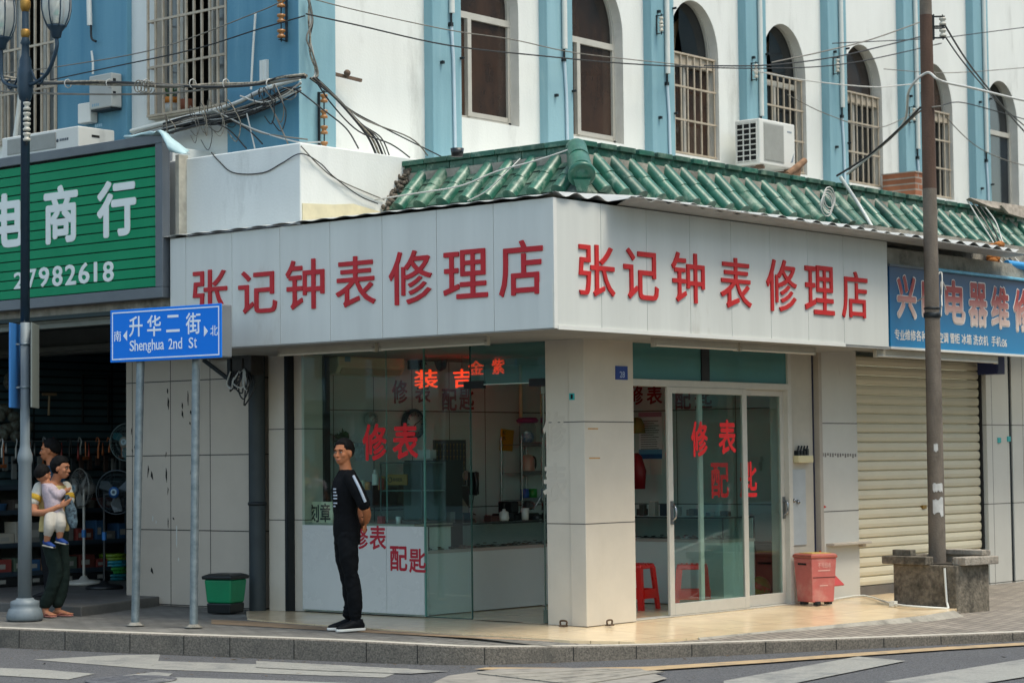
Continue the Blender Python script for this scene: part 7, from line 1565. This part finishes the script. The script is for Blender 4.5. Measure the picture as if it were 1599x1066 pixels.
def hand(mb, wrist, fdir, palm_n, thumb_side, s=1.0, curl=.5):
    """palm and five fingers; fdir: wrist to knuckles, palm_n: out of the palm, thumb_side: direction of the thumb"""
    f, n_, t = V(fdir).normalized(), V(palm_n).normalized(), V(thumb_side).normalized(); w_ = V(wrist)
    mb.loft([(w_, t * .024 * s, n_ * .017 * s), (w_ + f * .03 * s, t * .034 * s, n_ * .016 * s), (w_ + f * .07 * s, t * .041 * s, n_ * .014 * s), (w_ + f * .092 * s, t * .038 * s, n_ * .010 * s)], 14)
    for k, (off, L) in enumerate(((.03, .07), (.011, .079), (-.009, .074), (-.028, .058))):
        p = w_ + f * .085 * s + t * off * s; d = f; pts = [p]
        for j, l_ in enumerate((.45, .32, .23)):
            a_ = curl * (.5 + .55 * j); dd = (f * math.cos(a_) + n_ * math.sin(a_)).normalized(); p = p + dd * L * l_ * s; pts.append(p)
        mb.tube(pts, [.0088 * s, .0084 * s, .0078 * s, .006 * s], 8); mb.ball(pts[-1], .006 * s, 8, 6)
    p = w_ + f * .02 * s + t * .028 * s; q = p + (f * .6 + t * .7 + n_ * .3).normalized() * .036 * s; r_ = q + (f * .85 + t * .25 + n_ * .5).normalized() * .032 * s
    mb.tube([p, q, r_], [.0115 * s, .0098 * s, .007 * s], 8); mb.ball(r_, .007 * s, 8, 6)
def build_head(root, mb, hc, F, L, s, yaw, skin, tilt=0.0, child=False, hair='short'):
    """adds the head to the body mesh and makes its hair and features; hc: middle of the skull"""
    c, sn = math.cos(yaw), math.sin(yaw); f = (F * c + L * sn); l = (-F * sn + L * c); u = (Z + f * -tilt).normalized(); f = (f - u * f.dot(u)).normalized()
    P = lambda x, y, z: hc + f * (x * s) + l * (y * s) + u * (z * s)
    def eb(x, y, z, rx, ry, rz, n=16, m=12):
        b = MB().ball((0, 0, 0), 1, n, m); mb.add([P(x + v[0] * rx, y + v[1] * ry, z + v[2] * rz) for v in b.v], b.f, True)
    eb(-.012, 0, .012, .098, .077, .1); eb(.022, 0, -.045, .068, .062, .075); eb(.05, 0, -.085, .036, .036, .03)      # skull, face, chin
    eb(.076, 0, .02, .018, .052, .016); eb(.055, .038, -.03, .03, .026, .026); eb(.055, -.038, -.03, .03, .026, .026)   # brow, cheeks
    mb.prism([P(.085, 0, .015), P(.113, 0, -.035), P(.095, 0, -.045), P(.075, 0, -.045)], (l * .008 * s)); mb.prism([P(.085, 0, .015), P(.113, 0, -.035), P(.095, 0, -.045), P(.075, 0, -.045)], (l * -.008 * s)); eb(.1, 0, -.038, .016, .017, .011)
    eb(.082, 0, -.07, .018, .026, .008); eb(.08, 0, -.082, .017, .022, .008)
    for sd in (1, -1): eb(-.004, sd * .078, -.015, .02, .012, .033)
    g = MB(); cap = MB().ball((0, 0, 0), 1, 30, 20); keep = []
    Q = []
    for v in cap.v: x, y, z = v; Q.append(P(-.016 + x * .109, y * .09, .02 + z * .112))
    def inhair(v):
        x, y, z = v
        if hair == 'crop': return z > .5 * max(0, x) - .1 - .8 * max(0, -x)
        if hair == 'bob': return (z > .45 * max(0, x) - .05 or x < .12) and not (x > .5 and z < .4) and z > -.85
        return z > .5 * max(0, x) - .14 - .8 * max(0, -x) and not (x > .66 and z < .56)
    Q = [hc + (q_ - hc) * (1.0 if inhair(v) else 0.80) for q_, v in zip(Q, cap.v)]
    g.add(Q, cap.f, True); h = ob('hair', g, M_hair, root); fleshy(h, .0055, 3)
    hd = h.modifiers.new('strands', 'DISPLACE'); hd.texture = hair_tex; hd.texture_coords = 'LOCAL'; hd.strength = .009 * s; hd.mid_level = .42
    for sd in (1, -1):
        e = MB(); b = MB().ball((0, 0, 0), 1, 12, 8); e.add([P(.0845 + v[0] * .006, sd * .031 + v[1] * .0135, -.003 + v[2] * .0055) for v in b.v], b.f, True); ey = ob('eye', e, M_eyew, root)
        e = MB(); e.add([P(.0885 + v[0] * .005, sd * .03 + v[1] * .006, -.003 + v[2] * .0055) for v in b.v], b.f, True); ob('iris', e, M_eyeb, ey)
        e = MB(); e.tube([P(.091, sd * .014, .0165), P(.0925, sd * .03, .0215), P(.082, sd * .05, .0165)], [.003 * s, .0042 * s, .0022 * s], 6); ob('eyebrow', e, M_hair, root)
        e = MB(); e.tube([P(.0885, sd * .017, .002), P(.0915, sd * .03, .0055), P(.084, sd * .046, .001)], .0022 * s, 6); ob('eyelid', e, M_hair, root)
    e = MB(); e.tube([P(.086, .025, -.076), P(.0985, .01, -.0745), P(.0995, 0, -.0755), P(.0985, -.01, -.0745), P(.086, -.025, -.076)], [.002, .0045 * s, .0045 * s, .0045 * s, .002], 7); ob('mouth', e, M_lip, root)
hair_tex = bpy.data.textures.new('hair_strands', 'CLOUDS'); hair_tex.noise_scale = 0.025; hair_tex.noise_depth = 3

def shoe(root, an, dr, s, mu, ms, side):
    d = V((dr.x, dr.y, 0)).normalized(); l = V((-d.y, d.x, 0)); b = V((an.x, an.y, .0))
    g = MB().loft([(b - d * .075 * s + Z * .045, l * .026 * s, Z * .03), (b - d * .04 * s + Z * .055, l * .036 * s, Z * .045), (b + d * .03 * s + Z * .058, l * .038 * s, Z * .045), (b + d * .09 * s + Z * .046, l * .043 * s, Z * .033), (b + d * .15 * s + Z * .036, l * .042 * s, Z * .024), (b + d * .19 * s + Z * .03, l * .024 * s, Z * .014)], 18)
    g.loft([(b + Z * .06 - d * .02, d * .05 * s, l * .038 * s), (b + Z * .105 - d * .02, d * .046 * s, l * .036 * s)], 16)
    o = ob('shoe', g, mu, root); fleshy(o, .006, 3)
    so = MB(); pr = [(-.085, .02), (-.07, .034), (-.02, .038), (.04, .04), (.1, .046), (.15, .045), (.185, .032), (.2, .01)]
    pl2 = [b + d * x * s + l * w_ * s for x, w_ in pr] + [b + d * x * s - l * w_ * s for x, w_ in pr[::-1]]
    so.prism([p + Z * .003 for p in pl2], (0, 0, .024)); ob('sole', so, ms, o, bev=.006)
    return o

# --- the man outside the shop
def man_front():
    O = AZ(541, 984, 0.0) + Z * .0; O.z = 0.0
    F = (-rtt * .965 - fwd * .26).normalized(); L = Z.cross(F); P = lambda x, y, z: O + F * x + L * y + Z * z
    b = MB()
    rings = [(-.01, .84, .10, .155), (-.01, .92, .10, .15), (0, 1.03, .092, .138), (.004, 1.14, .1, .15), (.004, 1.25, .108, .168), (-.002, 1.33, .095, .165), (-.01, 1.38, .07, .13), (-.012, 1.42, .055, .075)]
    b.loft([(P(x, 0, z), F * a, L * w_) for x, z, a, w_ in rings], 20)
    b.tube([P(-.012, 0, 1.38), P(.0, 0, 1.45), P(.012, 0, 1.52)], [.06, .052, .052], 16)
    root_arms = {}
    for sd in (1, -1):
        wr = P(-.175, sd * .05, .96 if sd > 0 else .93)
        limb(b, [P(-.01, sd * .165, 1.365), P(-.075, sd * .215, 1.22), P(-.135, sd * .222, 1.085)], [.052, .047, .04]); limb(b, [P(-.135, sd * .222, 1.085), P(-.165, sd * .15, 1.02), wr], [.04, .037, .026])
        hand(b, wr, -L * sd * 1 + Z * -.25, F * .9 - Z * .2, Z, .95, .7)
        limb(b, [P(-.005, sd * .085, .86), P(-.008, sd * .09, .66), P(-.035, sd * .09, .47), P(-.06, sd * .088, .28), P(-.07 + .02 * (sd < 0), sd * .085, .09)], [.08, .07, .055, .052, .036])
    root = ob('person', b, M_skin); tag(root, 'man in black T-shirt and black trousers standing outside the shop with hands behind his back', 'person')
    build_head(root, b2 := MB(), P(.018, 0, 1.582), F, L, .97, .78, M_skin)
    me = root.data; b.add(b2.v, b2.f, True); bpy.data.meshes.remove(me) if False else None
    nm = bpy.data.meshes.new('person'); nm.from_pydata(b.v, [], b.f); nm.materials.append(M_skin); nm.update(); root.data = nm
    fleshy(root, .0055, 3)
    M_tee = rgh('black_tee', '#0b0d11', r=.85, var=.25, scale=30); M_tr = rgh('black_trousers', '#0c0f13', r=.85, var=.3, scale=20)
    s_ = MB(); s_.loft([(P(x, 0, z), F * (a + .014 + (.006 if z < 1 else 0)), L * (w_ + .014)) for x, z, a, w_ in rings[:7]] + [(P(-.012, 0, 1.425), F * .066, L * .082)], 22)
    for sd in (1, -1): limb(s_, [P(-.01, sd * .155, 1.355), P(-.07, sd * .21, 1.23), P(-.118, sd * .226, 1.12)], [.066, .063, .06])
    sh = fleshy(ob('shirt', s_, M_tee, root), .008, 4, .016)
    t_ = MB(); t_.loft([(P(-.01, 0, .76), F * .115, L * .15), (P(-.012, 0, .86), F * .118, L * .165), (P(-.008, 0, .95), F * .108, L * .158)], 22)
    for sd in (1, -1):
        limb(t_, [P(-.005, sd * .082, .84), P(-.004, sd * .09, .66), P(-.028, sd * .09, .5), P(-.05, sd * .09, .36), P(-.064, sd * .088, .22), P(-.068 + .02 * (sd < 0), sd * .086, .115)], [.095, .088, .07, .072, .066, .05])
        for k, zz in enumerate((.13, .165, .2)): t_.lathe(P(-.066 + .02 * (sd < 0), sd * .087, zz), [(.045, -.016), (.062 - .002 * k, 0), (.045, .016)], 14)
        t_.lathe(P(-.03, sd * .09, .49), [(.06, -.02), (.076, 0), (.06, .02)], 14)
    fleshy(ob('trousers', t_, M_tr, root), .008, 4, .03)
    M_sho = rgh('black_trainer', '#101318', r=.6, var=.4, scale=40); M_sol = rgh('white_sole', '#cfd0cc', r=.6)
    fd = (F * .93 - L * 0 + L * .1)
    shoe(root, P(-.07, .09, 0), F + L * .42, 1.05, M_sho, M_sol, 1); shoe(root, P(-.045, -.085, 0), F + L * .15, 1.05, M_sho, M_sol, -1)
    # print on the chest and pale tape on the sleeve
    q = random.Random(6); pm = rgh('shirt_print', '#a9b2bd', r=.6); g = MB()
    base = AD(521, 765, (P(0, 0, 1.2) - CAM).dot(FW) - .14)
    for k, (w_, n_) in enumerate(((.06, 3), (.05, 3), (.075, 4), (.065, 4), (.05, 4), (.04, 2))):
        zz = 1.255 - k * .028 - (.012 if k > 3 else 0)
        for j in range(n_):
            yy = .07 + j * .0125; xx = .122 * math.sqrt(max(0.05, 1 - (yy / .182) ** 2)) + .0045
            g.obox(P(xx, yy, zz), L * .0055 - F * .003, F * .003, Z * q.uniform(.004, .007))
    ob('chest_print', g, pm, sh)
    g = MB(); pts = [P(-.03, .218, 1.37), P(-.062, .262, 1.29), P(-.09, .282, 1.22), P(-.122, .288, 1.14)]
    for a_, c_ in zip(pts, pts[1:]): g.add([a_ + F * .011, a_ - F * .011, c_ - F * .013, c_ + F * .013], [(0, 1, 2, 3)])
    g2 = MB(); g2.tube(smoothpath(pts, 4), .013, 8)
    ob('sleeve_tape', g2, pm, sh)
man_front()

# --- the woman with a child on her arm, and the man behind her
def group_left():
    O = AZ(84, 961, 0.0); A, B = rtt, -fwd      # A: along the picture, B: towards the street
    P = lambda a, b, z: O + A * a + B * b + Z * z
    F = (A * .8 + B * .6).normalized(); L = Z.cross(F)
    w = MB(); sp = [(.0, .80, .105, .155), (.0, .9, .1, .15), (-.005, 1.0, .09, .13), (-.01, 1.12, .1, .145), (-.01, 1.22, .1, .155), (-.01, 1.29, .08, .15), (0, 1.335, .05, .07)]
    w.loft([(P(x, 0, z), F * a, L * b_) for x, z, a, b_ in sp], 18)
    w.tube([P(0, 0, 1.3), P(.03, .01, 1.36), P(.055, .02, 1.42)], [.052, .046, .046], 14)
    arms = {'near': ([P(-.12, .11, 1.27), P(-.165, .16, 1.14), P(-.155, .2, 1.03)], [P(-.155, .2, 1.03), P(-.03, .27, 1.03), P(.10, .28, 1.085)]), 'far': ([P(.1, -.1, 1.27), P(.14, -.05, 1.14), P(.15, .02, 1.04)], [P(.15, .02, 1.04), P(.17, .1, 1.07), P(.14, .18, 1.12)])}
    for u_, f_ in arms.values(): limb(w, u_, [.046, .042, .036]); limb(w, f_, [.036, .033, .024])
    hand(w, P(.10, .28, 1.085), A * .9 + Z * .35, -B * .8 + Z * .3, Z * .8 + A * .3, .9, .6); hand(w, P(.14, .18, 1.12), -A * .7 + Z * .2, B * .1 - Z * .4, Z, .9, .5)
    legs = (([P(-.03, .06, .80), P(.0, .08, .62), P(.04, .1, .45), P(-.01, .1, .25), P(-.065, .09, .07)]), ([P(.04, -.06, .80), P(.06, -.03, .62), P(.085, -.0, .46), P(.07, 0, .26), P(.04, .0, .07)]))
    for l_ in legs: limb(w, l_, [.08, .07, .052, .046, .032])
    feet = ((P(-.065, .09, .0), (A * .65 + B * .75)), (P(.04, .0, .0), (A * .9 + B * .45)))
    for b_, d in feet:
        d = d.normalized(); s = V((-d.y, d.x, 0)); w.loft([(b_ - d * .05 + Z * .035, s * .026, Z * .022), (b_ + d * .02 + Z * .04, s * .03, Z * .028), (b_ + d * .09 + Z * .03, s * .036, Z * .018), (b_ + d * .14 + Z * .024, s * .038, Z * .012)], 14)
        for k in range(5): w.tube([b_ + d * .13 + s * (.03 - .015 * k) + Z * .024, b_ + d * (.168 - .006 * k) + s * (.032 - .016 * k) + Z * .022], [.0095, .008], 8)
    root = ob('person', w, M_skin2); tag(root, 'woman in a yellow and white top and dark green trousers carrying a small child', 'person')
    b2 = MB(); build_head(root, b2, P(.075, .02, 1.47), F, L, .92, .4, M_skin2, hair='bob', tilt=-.08); w.add(b2.v, b2.f, True)
    nm = bpy.data.meshes.new('person'); nm.from_pydata(w.v, [], w.f); nm.materials.append(M_skin2); root.data = nm; fleshy(root, .006, 3)
    My = rgh('yellow_top', '#c9a23c', r=.85, var=.1, scale=20); Mw = rgh('white_top', '#c9c6ba', r=.85, var=.08, scale=20); Mg = rgh('dark_green_trousers', '#1f2b27', r=.85, var=.25, scale=12)
    s_ = MB(); s_.loft([(P(x, 0, z), F * (a + .016), L * (b_ + .014)) for x, z, a, b_ in [(0, .835, .105, .155)] + sp[1:6]], 20); sh = fleshy(ob('shirt', s_, rgh('cream_top', '#c9b57c', r=.85, var=.2, scale=14), root), .008, 4, .016)
    for u_, _ in arms.values():
        g = MB(); limb(g, u_[:2], [.06, .058]); fleshy(ob('sleeve', g, Mw, sh), .008, 3, .006)
        g = MB(); d = (u_[1] - u_[0]).normalized(); g.lathe(u_[1] - d * .045, [(.052, -.02), (.064, -.015), (.064, .035), (.05, .04)], 16, ax=d); ob('sleeve_band', g, My, sh)
    t_ = MB(); t_.loft([(P(0, 0, .72), F * .115, L * .15), (P(0, 0, .82), F * .115, L * .162), (P(0, 0, .9), F * .105, L * .15)], 20)
    for l_ in legs: limb(t_, l_[:4] + [l_[4] + Z * .06], [.092, .085, .075, .068, .062])
    fleshy(ob('trousers', t_, Mg, root), .008, 4, .025)
    Ms = rgh('pink_sandal', '#b07468', r=.6)
    for b_, d in feet:
        d = d.normalized(); s = V((-d.y, d.x, 0)); g = MB(); pr = [(-.075, .022), (-.05, .032), (.05, .036), (.12, .045), (.165, .036), (.18, .015)]
        g.prism([b_ + d * x + s * y + Z * .002 for x, y in pr] + [b_ + d * x - s * y + Z * .002 for x, y in pr[::-1]], (0, 0, .012)); so = ob('sandal', g, Ms, root, bev=.003)
        g = MB(); g.tube([b_ + d * .12 + Z * .038, b_ + d * .07 + s * .04 + Z * .03, b_ + d * .03 + s * .036 + Z * .012], .006, 6); g.tube([b_ + d * .12 + Z * .038, b_ + d * .07 - s * .04 + Z * .03, b_ + d * .03 - s * .036 + Z * .012], .006, 6); ob('strap', g, Ms, so)
    # the child
    cF = (A * .75 - B * .66).normalized(); cL = Z.cross(cF)
    c = MB(); cs = [(.055, .2, .965, .075, .085), (.045, .2, 1.05, .075, .085), (.03, .19, 1.14, .075, .09), (.01, .18, 1.22, .07, .09), (-.015, .17, 1.285, .05, .07)]
    c.loft([(P(a, b_, z), cF * x, cL * y) for a, b_, z, x, y in cs], 16); c.tube([P(-.015, .17, 1.26), P(-.05, .165, 1.33)], [.05, .046], 12)
    ca = [[P(.04, .235, 1.245), P(.09, .25, 1.19), P(.145, .22, 1.235)], [P(-.02, .11, 1.24), P(.06, .07, 1.2), P(.11, .06, 1.22)]]
    for a_ in ca: limb(c, a_, [.036, .031, .023])
    hand(c, ca[0][2], A * .8 + Z * .3, -B, Z, .5, .6); hand(c, ca[1][2], A * .8 + Z * .3, B, Z, .5, .6)
    cl = [[P(.03, .25, 1.0), P(.02, .30, .9), P(-.01, .28, .755)], [P(.09, .22, 1.0), P(.12, .27, .92), P(.11, .25, .785)]]
    for l_ in cl: limb(c, l_, [.058, .046, .03])
    cr_ = ob('person', c, M_skin2); tag(cr_, 'small child in a pale pink top and white trousers held on the woman\'s arm', 'person')
    b2 = MB(); build_head(cr_, b2, P(-.07, .165, 1.40), cF, cL, .8, .1, M_skin2, hair='crop', tilt=-.05); c.add(b2.v, b2.f, True)
    nm = bpy.data.meshes.new('person'); nm.from_pydata(c.v, [], c.f); nm.materials.append(M_skin2); cr_.data = nm; fleshy(cr_, .0055, 3)
    Mp = rgh('pale_pink_top', '#bfb0b8', r=.85, var=.22, scale=50); Mwt = rgh('white_trousers', '#bfb9ae', r=.85, var=.1, scale=20); Mbs = rgh('blue_child_shoe', '#23407e', r=.6)
    g = MB(); g.loft([(P(a, b_, z), cF * (x + .014), cL * (y + .014)) for a, b_, z, x, y in cs] + [(P(-.035, .168, 1.315), cF * .052, cL * .054)], 18)
    for a_ in ca: limb(g, a_[:2] + [a_[1].lerp(a_[2], .75)], [.048, .042, .034])
    fleshy(ob('shirt', g, Mp, cr_), .007, 3, .012)
    g = MB(); g.loft([(P(.06, .2, .93), cF * .085, cL * .095), (P(.055, .2, 1.02), cF * .09, cL * .1)], 16)
    for l_ in cl: limb(g, [l_[0], l_[1], l_[1].lerp(l_[2], .5)], [.07, .06, .045])
    fleshy(ob('trousers', g, Mwt, cr_), .007, 3, .012)
    for l_ in cl:
        p = l_[2]; d = (A * .75 + B * .35 - Z * .15).normalized(); s = d.cross(Z).normalized(); g = MB().loft([(p - d * .035 - Z * .02, s * .022, Z * .024), (p - Z * .022, s * .028, Z * .03), (p + d * .05 - Z * .032, s * .032, Z * .022), (p + d * .095 - Z * .04, s * .02, Z * .012)], 14); so = ob('shoe', g, Mbs, cr_)
        ob('sole', MB().obox(p + d * .025 - Z * .052, d * .065, s * .03, (Z - d * Z.dot(d)).normalized() * .007), Mwt, so, bev=.005)
    # bag hanging from her hand
    bg_ = thing('shoulder_bag', 'dark bag with a pale leafy pattern hanging in front of the woman', 'bag', P(.2, .17, 1.0)); g = MB().loft([(P(.235, .2, .87), A * .03, B * .03), (P(.225, .2, .93), A * .055, B * .04), (P(.205, .19, 1.05), A * .06, B * .04), (P(.175, .18, 1.16), A * .04, B * .03), (P(.165, .18, 1.2), A * .02, B * .02)], 14)
    fleshy(ob('body', g, mat('leafy_cloth', '#16212c', .8, col2='#5d7480', scale=32, detail=2), bg_), .008, 3, .01); ob('strap', MB().tube(smoothpath([P(.15, .18, 1.19), P(.12, .2, 1.13), P(.15, .22, 1.1), P(.19, .2, 1.18)], 4), .009, 6), M_bk, bg_)
    # man behind
    d_ray = V((ray(79, 800).x, ray(79, 800).y, 0)).normalized(); Om = V((AY(80, 930, .5).x, .5, .09))
    F = (-A * .95 - B * .1).normalized(); L = Z.cross(F); P2 = lambda x, y, z: Om + F * x + L * y + Z * z
    m = MB(); ms = [(-.01, .84, .1, .155), (0, 1.0, .092, .14), (0, 1.2, .105, .165), (0, 1.32, .09, .16), (-.01, 1.4, .055, .07)]
    m.loft([(P2(x, 0, z), F * a, L * b_) for x, z, a, b_ in ms], 18); m.tube([P2(-.01, 0, 1.37), P2(.01, 0, 1.5)], [.055, .05], 14)
    for sd in (1, -1):
        limb(m, [P2(-.01, sd * .16, 1.34), P2(-.03, sd * .21, 1.2), P2(.0, sd * .22, 1.06)], [.05, .046, .04]); limb(m, [P2(0, sd * .22, 1.06), P2(.08, sd * .2, .96), P2(.16, sd * .16, .93)], [.04, .036, .026]); hand(m, P2(.16, sd * .16, .93), F, -Z, -L * sd, .95, .4)
        limb(m, [P2(0, sd * .085, .85), P2(.01, sd * .09, .48), P2(-.02, sd * .09, .09)], [.08, .056, .036])
    rm = ob('person', m, M_skin); tag(rm, 'dark haired man in a blue shirt standing just behind the woman', 'person')
    b2 = MB(); build_head(rm, b2, P2(.015, 0, 1.565), F, L, .97, .12, M_skin); m.add(b2.v, b2.f, True); nm = bpy.data.meshes.new('person'); nm.from_pydata(m.v, [], m.f); nm.materials.append(M_skin); rm.data = nm; fleshy(rm, .007, 3)
    g = MB(); g.loft([(P2(x, 0, z), F * (a + .015), L * (b_ + .015)) for x, z, a, b_ in ms], 18)
    for sd in (1, -1): limb(g, [P2(-.01, sd * .155, 1.335), P2(-.03, sd * .21, 1.2), P2(-.015, sd * .22, 1.12)], [.064, .06, .056])
    fleshy(ob('shirt', g, rgh('blue_shirt', '#33506a', r=.85, var=.15, scale=14), rm), .009, 3, .014)
    g = MB(); g.loft([(P2(0, 0, .76), F * .11, L * .15), (P2(0, 0, .92), F * .108, L * .158)], 18)
    for sd in (1, -1): limb(g, [P2(0, sd * .085, .83), P2(.01, sd * .09, .48), P2(-.02, sd * .09, .1)], [.094, .074, .058])
    fleshy(ob('trousers', g, rgh('dark_trousers', '#15181c', r=.85, var=.2, scale=12), rm), .009, 3, .02)
    for sd in (1, -1):
        sp_ = P2(-.02, sd * .09, 0); n0 = len(bpy.data.objects); so = shoe(rm, sp_, F, 1.0, rgh('dark_shoe', '#17181a', r=.5), rgh('dark_sole', '#2b2b2b', r=.7), sd)
        so.location.z += .09
group_left()
